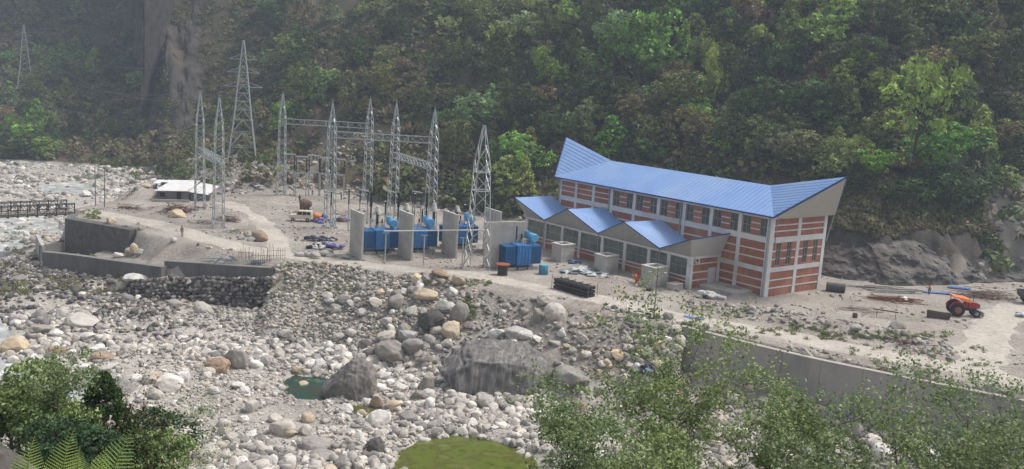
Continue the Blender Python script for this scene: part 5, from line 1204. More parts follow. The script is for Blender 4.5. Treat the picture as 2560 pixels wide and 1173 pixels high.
# low weeds on the banks
def weeds(name, pts, r0, r1, seed, kd, lab, lv=40, lf=.24):
    r = np.random.default_rng(seed); P0 = np.array(pts); n = len(P0); R = r.uniform(r0, r1, n); m_ = n*lv
    dv = r.normal(size=(m_, 3)); dv /= np.linalg.norm(dv, axis=1)[:, None]; dv[:, 2] = np.abs(dv[:, 2]); Rr = np.repeat(R, lv); P = np.repeat(P0, lv, 0)+dv*(Rr*r.random(m_)**.5)[:, None]
    N = dv+r.normal(0, .6, (m_, 3)); N /= np.linalg.norm(N, axis=1)[:, None]; a = np.cross(N, r.normal(size=(m_, 3))); a /= np.linalg.norm(a, axis=1)[:, None]; b = np.cross(N, a); s = (lf*Rr)[:, None]; a *= s; b *= s*.5
    V = np.stack([P-a, P-b, P+a, P+b], 1).reshape(-1, 3); t = np.clip(r.normal(1, .3, m_), .4, 1.8)
    o = mesh_np(name, V, np.arange(4*m_).reshape(-1, 4), scrub, attrs={'tone': ('POINT', np.repeat(t*1.3, 4)), 'kind': ('POINT', np.repeat(np.clip(kd+r.normal(0, .08, m_), 0, 1), 4))}); o['kind'] = 'stuff'; o['label'] = lab; return o
rw = np.random.default_rng(9)
def pxpts(n, boxes):
    out = []
    for _ in range(n):
        b = boxes[rw.integers(len(boxes))]; out.append(hit(rw.uniform(b[0], b[2]), rw.uniform(b[1], b[3])))
    return out
weeds('grass', pxpts(520, [(110, 688, 330, 706), (180, 725, 360, 735), (330, 735, 560, 756), (120, 705, 200, 725)]), .2, .5, 1, .88, 'olive grass growing between the dark stones')
weeds('grass', pxpts(160, [(205, 528, 250, 548), (190, 640, 240, 650), (1160, 735, 1185, 800), (140, 600, 160, 612)]), .3, .6, 2, .97, 'green tufts around the bridge abutment and walls')
weeds('grass', pxpts(460, [(700, 655, 880, 720), (640, 690, 800, 740), (760, 660, 900, 760), (1060, 700, 1230, 716)]), .15, .4, 3, .93, 'thin green weeds over the rubble bank')
weeds('grass', pxpts(260, [(1700, 815, 2100, 850), (2100, 870, 2500, 960), (2050, 830, 2380, 850)]), .2, .55, 4, .97, 'green weeds along the top of the retaining wall')
weeds('grass', pxpts(120, [(0, 575, 60, 640), (0, 660, 70, 740), (40, 440, 80, 460)]), .4, .9, 5, .9, 'green tufts among the stones by the river')

weeds('undergrowth', pxpts(420, [(285, 385, 420, 440), (320, 400, 460, 455), (250, 395, 330, 425)]), .5, 1.3, 6, .3, 'scrubby growth where the river bed meets the scree')
weeds('undergrowth', pxpts(520, [(495, 0, 600, 240), (370, 20, 420, 330), (400, 250, 560, 340), (430, 0, 520, 60)]), .8, 1.8, 7, .45, 'scrub clinging to the sides and ledges of the cliff')
# ---- foreground plants
def leafy(seed, h, spread, nbr, leaves_per, leaf, zlo=.2, droop=.1, r0=.07, sub=6, dens_top=1.0):
    """a branching tree: returns wood MB and leaf arrays"""
    r = np.random.default_rng(seed); m = MB(); tips = []
    def branch(p, d, L, rad, lev):
        n = 5; pts = [p]; rs = [rad]; q = np.array(p, float); d = np.array(d, float)
        for k in range(n):
            d = d+r.normal(0, .16, 3)+np.array([0, 0, .05 if lev < 2 else -droop*.3]); d /= np.linalg.norm(d); q = q+d*L/n; pts.append(q.copy()); rs.append(rad*(1-(k+1)/n*.75))
            if lev >= 1: tips.append((q.copy(), d.copy(), lev))
        m.tube(pts, rs, 6 if lev == 0 else 4, cap=lev == 0)
        if lev < 3:
            nb = (nbr, sub, 4)[lev]
            for k in range(nb):
                t = r.uniform(zlo if lev == 0 else .15, 1); i = min(int(t*n), n-1); b = pts[i]+(pts[i+1]-pts[i])*(t*n-i)
                a = r.uniform(0, 6.28); dd = d*.45+np.array([math.cos(a), math.sin(a), r.uniform(-.05, .55)]); dd /= np.linalg.norm(dd)
                branch(b, dd, L*(spread if lev == 0 else .55)*r.uniform(.6, 1.1), rs[i]*.5, lev+1)
    branch(np.array([0, 0, -.3]), (0, 0, 1), h, r0, 0)
    T_ = np.array([t[0] for t in tips if t[2] >= 2 or r.random() < .3]); k = len(T_)*leaves_per
    P = np.repeat(T_, leaves_per, 0)+r.normal(0, leaf*1.4, (k, 3))
    N = r.normal(size=(k, 3))+np.array([0, -.2, .9]); N /= np.linalg.norm(N, axis=1)[:, None]; a = np.cross(N, r.normal(size=(k, 3))); a /= np.linalg.norm(a, axis=1)[:, None]; b = np.cross(N, a)
    s = leaf*r.uniform(.55, 1.15, k)[:, None]; a = a*s; b = b*s*.55
    V = np.stack([P-a, P-b, P+a, P+b], 1).reshape(-1, 3); t = np.repeat(np.clip(r.normal(1, .22, k), .5, 1.7), 4)
    return m, V, t
FG1, FG2, FG3, FG4 = (0.22, 0.28, 0.11), (0.18, 0.24, 0.105), (0.06, 0.11, 0.05), (0.20, 0.27, 0.10)
def fg_tree(name, px, Y, ytop, h, spread, nbr, lp, leaf, colr, seed, lab, cat, grp=None, **kw):
    d = rayv(px, ytop); X = d[0]*Y; ztop = CAMH+d[2]*Y; zg = float(zat(X, Y)); hh = (ztop-zg)*.84 if h is None else h
    r = empty(name, (X, Y, zg), 0); m, V, t = leafy(seed, hh, spread, nbr, lp, leaf, **kw)
    m.build('trunk', bark, r); c = mesh_np('crown', V, np.arange(len(V)).reshape(-1, 4), leafm, attrs={'tone': ('POINT', t)}, parent=r); c.color = (*colr, 1); tag(r, lab, cat, grp); return r
G_ = 'young leafy trees in the right foreground'
for k, (px, Y, yt, sp, nb, lp, lf, cl, lab, zl) in enumerate((
    (1790, 27, 800, .36, 22, 4, .07, FG1, 'leafy foreground tree in front of the left end of the retaining wall', .35),
    (1620, 25, 930, .36, 18, 3, .065, FG2, 'leafy foreground tree before the stone heap at the wall end', .35),
    (2270, 28, 770, .30, 18, 2, .07, FG2, 'tall thin foreground tree whose top reaches the far road', .45),
    (2070, 26, 870, .34, 18, 2, .07, FG2, 'sparse foreground tree in front of the middle of the retaining wall', .4),
    (2440, 29, 880, .32, 16, 2, .07, FG2, 'thin foreground tree near the right corner, right of the tall one', .4),
    (1930, 23, 935, .34, 18, 3, .06, FG1, 'low leafy foreground tree just right of the large leafy tree', .45),
    (1500, 23, 1000, .32, 16, 3, .06, FG2, 'low leafy foreground tree touching the right edge of the algae pond', .45),
    (2170, 22, 985, .36, 18, 3, .055, FG2, 'low leafy foreground tree under the tall thin tree', .45),
    (2340, 24, 990, .36, 16, 2, .06, FG1, 'low sparse foreground tree below and right of the tall thin tree', .45),
    (1700, 21, 1040, .36, 18, 3, .055, FG1, 'lowest leafy foreground tree at the bottom edge below the stone heap', .5),
    (2540, 26, 975, .34, 14, 2, .06, FG2, 'sparse foreground tree cut by the right edge', .45))):
    fg_tree('alder_tree', px, Y, yt, None, sp, nb, lp, lf, cl, k+1, lab, 'tree', G_, zlo=zl, r0=.055+.02*(k < 3))
def bush(px, Y, ytop, wid, hgt, colr, pi, lab, name='shrub', leafs=None, grp='shrubs in the lower left corner'):
    d = rayv(px, ytop); X = d[0]*Y; zt = CAMH+d[2]*Y; V, F, t = crown(*leafs)
    r = empty(name, (X, Y, zt-hgt)); c = mesh_np('foliage', V*np.array([wid, wid, hgt]), F, leafm, attrs={'tone': ('POINT', t)}, parent=r); c.color = (*colr, 1)
    m = MB(); g = float(zat(X, Y))-(zt-hgt)
    for k in range(5): a = k*1.3; m.tube([(0.1*math.cos(a), .1*math.sin(a), min(g, -.1)-.2), (wid*.12*math.cos(a), wid*.12*math.sin(a), hgt*.4), (wid*.25*math.cos(a), wid*.25*math.sin(a), hgt*.75)], [.06, .04, .015], 5)
    m.build('stem', bark, r); tag(r, lab, 'shrub', grp); return r
bush(60, 24, 918, 3.2, 3.3, FG4, 0, 'dense yellowish green bush at the lower left edge', leafs=(520, 26, sh_lobes(5), .018, 1, .075))
bush(150, 26, 985, 2.4, 2.8, FG1, 0, 'green bush behind the middle ferns at lower left', leafs=(300, 24, sh_lobes(6), .022, 2, .085))
bush(255, 27, 925, 3.6, 4.2, (0.035, 0.075, 0.018), 0, 'dark green upright bush with a pointed top at lower left', leafs=(560, 28, sh_cone, .015, 3, .06))
bush(335, 28, 1010, 3.4, 3.0, FG3, 0, 'dark blue green bush right of the pointed bush', leafs=(460, 26, sh_lobes(7), .017, 4, .08))
bush(205, 22, 1010, 2.8, 2.4, FG3, 0, 'dark low bush just above the ferns', leafs=(380, 26, sh_lobes(8), .019, 5, .08))
bush(400, 27, 1090, 2.2, 2.0, FG1, 0, 'small light green bush at the right of the shrub group', leafs=(240, 24, sh_lobes(9), .022, 6, .085))
SG = 'spindly saplings in the lower left corner'
for i, (px, Y, yt, sp, nb, lp, cl, lab) in enumerate(((57, 25, 855, .2, 12, 2, FG2, 'spindly leafy sapling left of the pointed bush, leftmost of two'), (118, 26, 868, .2, 12, 2, FG2, 'spindly leafy sapling nearer the pointed bush, right of two'), (300, 29, 820, .33, 16, 1, (0.13, 0.09, 0.05), 'almost bare reddish sapling rising over the pointed bush'), (470, 30, 950, .36, 12, 2, FG1, 'sparse light green sapling leaning over the pale river stones'), (20, 23, 830, .22, 12, 3, FG2, 'leafy sapling at the very left edge'))):
    fg_tree('sapling', px, Y, yt, None, sp, nb, lp, .05, cl, 40+i, lab, 'sapling', SG, zlo=.55, r0=.045, sub=5)
# ferns
fernm = leafm
def frond(L, seed, curve=.35):
    r = np.random.default_rng(seed); V = []; F = []; T_ = []
    n = 18
    def P(t): return np.array([0, curve*L*t*t, L*t*(1-.18*t)])
    for k in range(2, n):
        t = k/n; p = P(t); w = L*.40*(1-t)**.85*(1 if t > .12 else t/.12)
        for s in (-1, 1):
            d = np.array([s, .15, .38]); d /= np.linalg.norm(d); m_ = 9
            for j in range(m_):
                u = (j+.5)/m_; c = p+d*w*u; lw = w*.085*(1-u*.55); along = np.array([0, .1, 1.0])
                for q in (-1, 1):
                    e = along*q*lw+d*lw*.5; b = len(V)
                    V += [c-d*w*.045, c+e+d*w*.02, c+d*w*.06, c+e*.2]; V[-1] = c+e*.5-d*w*.03; F.append((b, b+2, b+1, b+3)); T_ += [1.0+r.normal(0, .08)]*4
    return np.array(V), np.array(F), np.array(T_), [P(t/8) for t in range(9)]
for i, (px, Y, yt, L, rz, rx, lab) in enumerate(((62, 8.6, 1112, .62, .35, -.05, 'leftmost bright fern frond beside the pale rock'), (150, 8.8, 1095, .66, -.15, .0, 'second bright fern frond from the left'), (196, 8.7, 1132, .4, .2, .05, 'shortest bright fern frond in the middle of the row'), (243, 8.6, 1133, .45, -.5, .05, 'narrow bright fern frond left of the largest one'), (292, 8.9, 1088, .78, -.35, .1, 'largest bright fern frond leaning right, rightmost of the row'))):
    d = rayv(px, yt); X = d[0]*Y; zt = CAMH+d[2]*Y; V, F, t, sp_ = frond(L, i)
    r = empty('fern', (X-(.12 if i == 4 else 0), Y, zt-L*.8)); r.rotation_euler = (rx, (.30 if i == 4 else (0, .05, -.1, .05, 0)[i]), rz*.3)
    c = mesh_np('frond', V, F, leafm, attrs={'tone': ('POINT', t)}, parent=r); c.color = (0.58, 0.74, 0.20, 1)
    MB().tube([(0, 0, -.9)]+sp_, [.012]+[.009-.0008*k for k in range(9)], 5).build('stem', mat('fern_stem', (0.12, 0.16, 0.03)), r); tag(r, lab, 'fern', 'bright ferns at the bottom left')

# ================================================================== CONCRETE WALLS, BRIDGE, SITE OBJECTS
def wallrun(name, pts, zt, zb, th, m, label, joint=3.0, cope=None, cat='wall', grp=None, back=True):
    """free-standing wall along pts; zt/zb per point; made of panels with open joints"""
    P = np.array(pts, float)[:, :2]; s = np.r_[0, np.cumsum(np.hypot(*np.diff(P, axis=0).T))]; n = max(1, int(round(s[-1]/joint))); r = empty(name, (P[0, 0], P[0, 1], 0)); tag(r, label, cat, grp)
    mb = MB(); mc = MB(); O = P[0]
    for i in range(n):
        a, b = s[-1]*i/n+.02, s[-1]*(i+1)/n-.02
        q = [np.array([np.interp(t, s, P[:, 0]), np.interp(t, s, P[:, 1])]) for t in (a, b)]; d = q[1]-q[0]; d /= np.linalg.norm(d); nn = np.array([-d[1], d[0]])*(1 if back else -1)
        T0, T1 = np.interp(a, s, zt), np.interp(b, s, zt); B0, B1 = np.interp(a, s, zb), np.interp(b, s, zb)
        o = random.uniform(-.02, .02); f0, f1 = q[0]-nn*(.05+o)-O, q[1]-nn*(.05+o)-O; b0, b1 = q[0]+nn*th-O, q[1]+nn*th-O; sl = nn*-.25
        vs = [(*(f0+sl), B0), (*(f1+sl), B1), (*b1, B1), (*b0, B0), (*f0, T0), (*f1, T1), (*b1, T1), (*b0, T0)]
        mb.add(vs, [(0, 3, 2, 1), (4, 5, 6, 7), (0, 1, 5, 4), (1, 2, 6, 5), (2, 3, 7, 6), (3, 0, 4, 7)])
        if cope:
            f0, f1, b0, b1 = f0-nn*.06, f1-nn*.06, b0+nn*.04, b1+nn*.04
            vs = [(*f0, T0+.004), (*f1, T1+.004), (*b1, T1+.004), (*b0, T0+.004), (*f0, T0+.12), (*f1, T1+.12), (*b1, T1+.12), (*b0, T0+.12)]
            mc.add(vs, [(0, 3, 2, 1), (4, 5, 6, 7), (0, 1, 5, 4), (1, 2, 6, 5), (2, 3, 7, 6), (3, 0, 4, 7)])
    mb.build('wall_body', m, r)
    if cope: mc.build('coping', cope, r)
    return r
pale_cope = mat('worn_coping', (0.40, 0.36, 0.32), (0.32, 0.29, 0.26), .9, .6)
RWP = [at(x, y, -.1) for x, y in ((1702, 818), (1850, 856), (2000, 893), (2280, 951), (2560, 1006), (2900, 1070), (3200, 1130))]
wallrun('retaining_wall', RWP, [-.05]*7, [-8]*7, .55, mat('wall_stained', (0.33, 0.31, 0.285), (0.22, 0.21, 0.195), .9, .35, bump=.4, stretch=(1, 1, .45), dirt=(.40, .375, .345)), 'long stained concrete retaining wall below the road at lower right', 4.2, pale_cope)
wallrun('concrete_wall', LOWWALL, [-3.5, -3.4, -3.15, -2.85, -2.45], [-7.5]*5, .85, conc_d, 'left stretch of the low dark concrete river wall', 3.2, mat('cope_grey', (0.21, 0.2, 0.19), (.16, .155, .15)), grp='low concrete river walls')
wallrun('concrete_wall', LOWWALL2, [-1.85, -1.45, -1.05, -.85], [-5.5]*4, .85, conc_d, 'right stretch of the low dark concrete river wall', 3.2, mat('cope_grey', (.2,)*3), grp='low concrete river walls')
a_, b_ = at(684, 672, -.85), at(731, 646, -.3)
wallrun('concrete_wall', [a_, b_], [-.6, -.1], [-6, -3], .4, conc_d, 'short stub wall closing the right end of the river wall', 3, None, grp='low concrete river walls')
ab0, ab1 = at(163, 545), at(325, 572)
wallrun('wing_wall', [ab0, ab1], [-.1, -.2], [-7, -6], 1.3, mat('rubble_masonry', (0.14, 0.13, 0.12), (0.075, 0.07, 0.066), .9, 1.2, bump=.8, dirt=(.12, .115, .105)), 'dark stained wing wall between the bridge end and the soil slope', 3.5, None)
wallrun('abutment', [at(192, 522), ab0], [-.1, -.1], [-8, -8], 1.3, conc_d, 'dark concrete bridge abutment under the end of the truss bridge', 6, None, cat='abutment')
cA, cB, cC = at(90, 590, -3.4), at(103, 615, -3.3), at(158, 604, -3.8)
wallrun('concrete_wall', [cA, cB], [-3.2, -3.2], [-9, -9], .5, conc, 'pale leaning slab wall at the left end of the river wall', 9, None, grp='low concrete river walls')
wallrun('concrete_wall', [cB, cC], [-3.2, -3.9], [-7, -7], .4, conc_d, 'short dark wall behind the left river wall, left of the wing wall', 5, None, grp='low concrete river walls')
# small concrete remnants on the slope
wallrun('concrete_block', [at(1172, 727, -.8), at(1262, 752, -1.2)], [-.5, -.7], [-3.2, -3], .7, conc, 'half buried concrete wall piece right of the boulder heap', 9, None, cat='concrete block')
wallrun('concrete_block', [at(1592, 808, -.6), at(1712, 826, -.5)], [-.35, -.2], [-3.4, -3.4], .7, conc, 'curved concrete wall stub at the foot of the street lamp', 9, None, cat='concrete block')
# bridge
bs = mat('bridge_steel', (0.05, 0.05, 0.052), (0.035, 0.034, 0.036), .6)
n0, n1 = at(187, 532, .05), at(0, 541, .05); dB = (n1-n0)[:2]; dB /= np.linalg.norm(dB); nB = np.array([-dB[1], dB[0]]); nB = nB if nB[1] > 0 else -nB
br = empty('truss_bridge', (n0[0], n0[1], 0)); tag(br, 'dark steel panel truss bridge over the river at far left', 'bridge')
Lb = 33.0; wB = 4.6
for off in (0, wB):
    m = MB(); o = nB*off
    for z in (.1, .45, 1.35, 1.75) if False else (-.15, .15, 1.55, 1.75): m.beam((*o, z), (*(o+dB*Lb), z), .13)
    k = 0; x = 0.0
    while x < Lb-.1:
        p = o+dB*x; q = o+dB*(x+1.52); mid = (p+q)/2
        m.beam((*p, -.2), (*p, 1.8), .15 if k % 2 == 0 else .1)
        m.beam((*p, .8), (*mid, 1.6), .08); m.beam((*mid, 1.6), (*q, .8), .08); m.beam((*p, .8), (*mid, 0), .08); m.beam((*mid, 0), (*q, .8), .08); x += 1.52; k += 1
    m.build('truss', bs, br)
m = MB(); m.beam((*(nB*wB/2), -.12), (*(nB*wB/2+dB*Lb), -.12), wB-.4, .12); m.build('deck', mat('bridge_deck', (0.2, 0.17, 0.14), (.15, .13, .11)), br)
m = MB()
for k in range(22): m.beam((*(dB*k*1.52), -.32), (*(dB*k*1.52+nB*wB), -.32), .16, .25)
m.build('cross_girder', bs, br)
# poles
polem = mat('pole_grey', (0.16, 0.15, 0.15), (.12, .12, .12))
for x, y, t, lab in ((239, 515, 398, 'thin grey pole by the bridge end, left of two'), (262, 517, 400, 'thin grey pole by the bridge end, right of two')):
    p = at(x, y); h = (y-t)/2294*p[1]; r = empty('pole', p); tag(r, lab, 'pole', 'thin poles by the bridge'); MB().tube([(0, 0, -.3), (0, 0, h)], [.1, .07], 8).build('shaft', polem, r); MB().cbox((0, 0, h*.97), (.5, .06, .06)).build('bracket', polem, r)
# shed with white roofs
wr = mat('white_sheet_roof', (0.68, 0.67, 0.66), (0.56, 0.55, 0.54), .5, .6); sh_w = mat('shed_wall', (0.17, 0.165, 0.16), (.12, .12, .115), .8, .8); dk = mat('dark_opening', (0.015, 0.014, 0.013))  # dk: black parts, and the painted darkness of hollow openings
p = at(388, 501); sd_ = empty('shed', (p[0], p[1], 0), math.radians(16)); sd_.scale = (.84, .84, .95); tag(sd_, 'low site shed with white sheet roofs left of the leftmost masts', 'shed')
m = MB(); m.box(.4, 7.6, 0, .2, 0, 2.1); m.box(.4, .6, .2, 8, 0, 2.4); m.box(7.4, 7.6, .2, 8, 0, 2.4); m.box(.6, 7.4, 7.8, 8, 0, 3); m.build('wall', sh_w, sd_)
MB().box(4.8, 5.8, -.05, -.004, 0, 1.9).build('door', dk, sd_); MB().box(1.0, 2.2, -.05, -.004, .8, 1.7).build('window', dk, sd_)
MB().poly([(-.2, -.6, 2.15), (7.5, -.6, 2.2), (9.8, 8.6, 3.5), (3.2, 8.6, 3.5)], .1).build('roof', wr, sd_)
m = MB(); m.box(7.9, 12.2, .6, .8, 0, 1.7); m.box(12.0, 12.2, .8, 7, 0, 1.7); m.build('wall', sh_w, sd_)
MB().poly([(7.2, .1, 2.0), (11.9, -.4, 1.5), (14.2, 7.6, 2.5), (9.9, 8.4, 3.1)], .1).build('roof', wr, sd_)
MB().poly([(-1.5, 9.0, 2.6), (4.0, 8.8, 2.7), (3.6, 11.5, 3.1), (-.4, 12, 3.1)], .1).build('roof', wr, sd_)
m = MB(); m.box(-.8, -.6, 9.3, 11.3, -.5, 2.65); m.box(3.0, 3.2, 9.3, 11, -.5, 2.7); m.build('wall', sh_w, sd_)
MB().box(-.6, 7.8, -2.4, -1.9, -.2, .5).build('plinth', conc, sd_)
tk = hit(470, 466); r = empty('water_tank', (tk[0], tk[1], tk[2])); tag(r, 'dark green plastic water tank on the slope behind the shed', 'water tank'); gt = mat('green_tank', (0.01, 0.13, 0.065), (.008, .1, .05), .4)
MB().tube([(0, 0, 0), (0, 0, .05), (0, 0, 1.1), (0, 0, 1.35)], [.74, .8, .8, .35], 18).build('tank_body', gt, r); MB().tube([(0, 0, 1.35), (0, 0, 1.45)], .28, 12).build('lid', gt, r)
# heaps of scrap etc.
def heap(name, px, py, w, h, n, cols, seed, lab, cat, shape='plank', L=(.8, 2.2), grp=None, z=None):
    r0 = np.random.default_rng(seed); p = hit(px, py) if z is None else at(px, py, z); r = empty(name, p); tag(r, lab, cat, grp)
    for ci, c in enumerate(cols):
        m = MB()
        for k in range(max(1, n//len(cols))):
            x, y = r0.normal(0, w*.28), r0.normal(0, w*.16); z_ = abs(r0.normal(0, h*.35))*max(0, 1-abs(x)/w)+.08
            if shape == 'plank': a = r0.uniform(-.5, .5)+(r0.random() < .25)*1.5; l = r0.uniform(*L); m.beam((x-l/2*math.cos(a), y-l/2*math.sin(a), z_), (x+l/2*math.cos(a), y+l/2*math.sin(a), z_+r0.normal(0, .12)), r0.uniform(.06, .16), .04)
            elif shape == 'rod': a = r0.uniform(-.25, .25); l = r0.uniform(*L); m.beam((x-l/2*math.cos(a), y-l/2*math.sin(a), z_), (x+l/2*math.cos(a), y+l/2*math.sin(a), z_), .045)
            elif shape == 'sheet':
                l = r0.uniform(*L); a = r0.uniform(0, 3.1); e = np.array([math.cos(a), math.sin(a), r0.normal(0, .15)])*l*.5; f = np.array([-math.sin(a), math.cos(a), r0.normal(0, .2)])*l*.3; c0 = np.array([x, y, z_+.1])
                m.poly([c0-e-f, c0+e-f*.8, c0+e*.9+f, c0-e*1.05+f*.9], .05)
            elif shape == 'sack':
                V, F = rock_shape(2, r0, .14, 3); s = r0.uniform(*L); m.add([(v[0]*s*.6+x, v[1]*s*.4+y, v[2]*s*.32+z_+.1) for v in V], [tuple(f) for f in F], True)
            elif shape == 'pipe': a = r0.uniform(-.12, .12); l = r0.uniform(*L); m.tube([(x-l/2*math.cos(a), y-l/2*math.sin(a), z_), (x+l/2*math.cos(a), y+l/2*math.sin(a), z_)], .07, 7)
        m.build({'plank': 'planks', 'rod': 'rods', 'sheet': 'sheets', 'sack': 'lumps', 'pipe': 'pipes'}[shape], mat('heap_%02d%02d%02d' % tuple(int(v*99) for v in c), c, tuple(v*.7 for v in c), .7, 2), r)
    return r
rust = (.16, .055, .03); RB = (.13, .03, .03); wood = (.26, .19, .12); whi = (.55, .54, .52); grey_ = (.2, .19, .18); bl = (.06, .10, .33); dkb = (.03, .03, .06); vio = (.16, .14, .38)
heap('scrap_pile', 322, 522, 5.2, 1.0, 60, [RB, rust, grey_], 1, 'rusty red scrap metal pile between the poles and the shed', 'scrap pile')
heap('scrap_pile', 448, 531, 8.5, 1.7, 150, [RB, (.11, .035, .03)], 2, 'dark red steel scrap pile in front of the white roofed shed', 'scrap pile', 'plank', (1, 3))
heap('debris_pile', 512, 558, 4.5, 1.1, 44, [grey_, wood, whi], 3, 'grey debris pile at the feet of the two leftmost masts', 'debris pile')
heap('debris_pile', 570, 552, 4.0, 1.3, 50, [(.07, .06, .055), wood, rust], 4, 'dark timber debris right of the two leftmost masts', 'debris pile')
heap('debris_pile', 585, 580, 3.0, .8, 26, [grey_, whi], 5, 'small debris pile beside the road left of the boulders', 'debris pile')
heap('debris_pile', 566, 652, 4.5, .7, 40, [(.35, .4, .42), grey_, (.1, .22, .3)], 6, 'grey and bluish junk lying just behind the river wall', 'debris pile')
heap('debris_pile', 640, 655, 2.4, .5, 20, [whi, (.1, .3, .38)], 7, 'pale blue junk near the right end of the river wall', 'debris pile')
heap('tarp_heap', 806, 601, 4.6, .8, 26, [dkb, (.35, .33, .4), (.12, .1, .12)], 8, 'upper heap of dark blue and white bundles left of fire walls', 'heap', 'sack', (.6, 1.2), 'bundles left of the fire walls')
heap('tarp_heap', 814, 622, 4.6, .9, 30, [dkb, vio, whi], 9, 'lower heap of dark blue and white bundles left of fire walls', 'heap', 'sack', (.6, 1.2), 'bundles left of the fire walls')
heap('tarp_heap', 806, 556, 3.4, .8, 14, [vio, (.3, .3, .5)], 10, 'purple blue bundles right behind the jeep', 'heap', 'sack', (.7, 1.3), 'blue bundles near the jeep')
heap('tarp_heap', 852, 554, 3.0, 1.0, 14, [vio, (.35, .25, .18)], 11, 'purple and brown bundles left of the leftmost fire wall', 'heap', 'sack', (.7, 1.3), 'blue bundles near the jeep')
heap('rock_spoil', 800, 642, 6.0, .8, 22, [(.42, .39, .36)], 12, 'low line of pale broken stones beside the road', 'rock pile', 'sack', (.8, 1.6))
heap('debris_pile', 1462, 682, 5.2, .6, 40, [(.45, .5, .5), (.58, .6, .6), (.16, .2, .25)], 13, 'whitish sheet debris between the first two concrete pedestals', 'debris pile', 'sheet', (.7, 1.7))
heap('debris_pile', 1435, 658, 2.0, .5, 12, [(.04, .12, .3), (.2, .2, .25)], 14, 'small blue rubbish right of the leftmost pedestal', 'debris pile', 'sack', (.4, .7))
heap('debris_pile', 1512, 672, 1.6, .8, 10, [dkb, (.3, .08, .1)], 15, 'dark bags on the ground behind the middle pedestal', 'debris pile', 'sack', (.5, .8))
heap('sack_heap', 1762, 745, 2.8, 1.3, 12, [(.62, .6, .58), (.5, .48, .46)], 16, 'heap of white sacks at the corner of the brick annex', 'sack heap', 'sack', (1.0, 1.6))
heap('rod_pile', 2232, 752, 5.0, .5, 90, [(.22, .09, .05), (.17, .07, .04)], 17, 'rust red reinforcing rods lying right of the concrete pipe', 'rod pile', 'rod', (2, 5))
heap('rod_pile', 2265, 858, 3.0, .5, 30, [(.14, .06, .045)], 18, 'small rusty heap on the spoil bank below the brown trough', 'rod pile', 'plank', (.5, 1.5))
heap('timber_pile', 2215, 725, 5.5, .5, 30, [(.3, .28, .26), (.2, .19, .18)], 19, 'long grey pipes and poles lying along the rock face', 'pole stack', 'pipe', (4, 8))
heap('timber_pile', 2145, 775, 6.5, .35, 26, [(.42, .38, .33), (.25, .2, .16)], 20, 'weathered boards scattered between the pipe and the rusty stand', 'board stack', 'plank', (1.5, 4))
heap('scrap_pile', 2462, 742, 7.0, 1.4, 60, [(.13, .07, .05), (.2, .14, .11)], 21, 'brown bent girders heaped left of the dark truck', 'scrap pile', 'plank', (2, 6))
heap('debris_pile', 2555, 792, 1.6, .6, 8, [(.6, .6, .62), (.1, .12, .3)], 22, 'small white and blue bundle at the right edge', 'debris pile', 'sack', (.6, 1))
heap('debris_pile', 1620, 930, 2.8, .8, 18, [(.36, .38, .42), (.16, .2, .33)], 23, 'torn pale blue sheets caught in the stones left of the leaves', 'debris pile', 'sheet', (.8, 1.8))
heap('debris_pile', 640, 468, 2.4, .8, 8, [(.5, .52, .52), (.1, .1, .11)], 24, 'white torn sheets on the scree behind the leftmost gantry', 'debris pile', 'sheet', (.9, 1.8))
def sheet(px, py, L, W, rz, c, lab, grp=None):
    p = hit(px, py); m = MB(); n = 10; rng_ = random.Random(px)
    for i in range(n):                                      # rippled roofing sheet
        x0, x1 = -L/2+L*i/n, -L/2+L*(i+1)/n; z0 = .12 if i % 2 else .2; m.poly([(x0, -W/2, z0), (x1, -W/2, .32-z0), (x1, W/2, .32-z0), (x0, W/2, z0)], .03)
    o = m.build('roofing_sheet', mat('sheet_%d' % px, c, tuple(v*.8 for v in c), .5), None); o.location = p; o.rotation_euler = (0, 0, rz); tag(o, lab, 'roofing sheet', grp)
sg_ = 'blue roofing sheets by the rock face'
sheet(1735, 797, 2.6, .9, -.45, (.09, .16, .42), 'blue sheet lying at the road edge below the annex corner'); sheet(2335, 733, 3.2, 1.0, -.1, (.13, .22, .5), "light blue sheet on the ground at the orange person's feet", sg_)
sheet(2372, 736, 3.4, 1.0, -.1, (.11, .19, .5), 'blue sheet just behind the orange tractor canopy', sg_); sheet(2398, 722, 3.2, 1.2, -.25, (.05, .12, .45), 'deep blue sheet against the rock face above the tractor', sg_)
# vehicles
tyre = mat('tyre', (.02, .02, .02), (.03, .028, .026), .8); dgl = mat('car_glass', (.015, .018, .02), rough=.15)
def wheel(x, y, r_, w, par, rim=(.35, .33, .3)):
    o = MB().tube([(x, y-w/2, r_), (x, y-w/2+.03, r_), (x, y+w/2-.03, r_), (x, y+w/2, r_)], [r_*.88, r_, r_, r_*.88], 20).build('wheel', tyre, par)
    MB().tube([(x, y-w/2-.02, r_), (x, y+w/2+.02, r_)], r_*.5, 14).build('rim', mat('rim%d' % int(rim[0]*99), rim), o); return o
p = at(752, 553); j = empty('jeep', (p[0], p[1], 0.05), math.radians(4)); tag(j, 'cream jeep with an orange wrapped load parked left of the long gantry', 'jeep')
crm = mat('cream_paint', (.62, .57, .45), (.56, .52, .41), .35, .8, spec=.5)
m = MB(); prof = [(-2.05, .45), (2.05, .45), (2.05, 1.15), (1.95, 1.9), (1.85, 1.95), (-.35, 1.95), (-.75, 1.25), (-1.95, 1.12), (-2.08, .95)]
for s in (-.82, .82): pass
vs = [(x, -.82, z) for x, z in prof]+[(x, .82, z) for x, z in prof]; k = len(prof)
m.add(vs, [tuple(range(k)), tuple(range(2*k-1, k-1, -1))]+[(i, k+i, k+(i+1) % k, (i+1) % k) for i in range(k)]); m.box(-2.15, -2.04, -.8, .8, .45, .62); m.box(2.04, 2.14, -.8, .8, .45, .62)
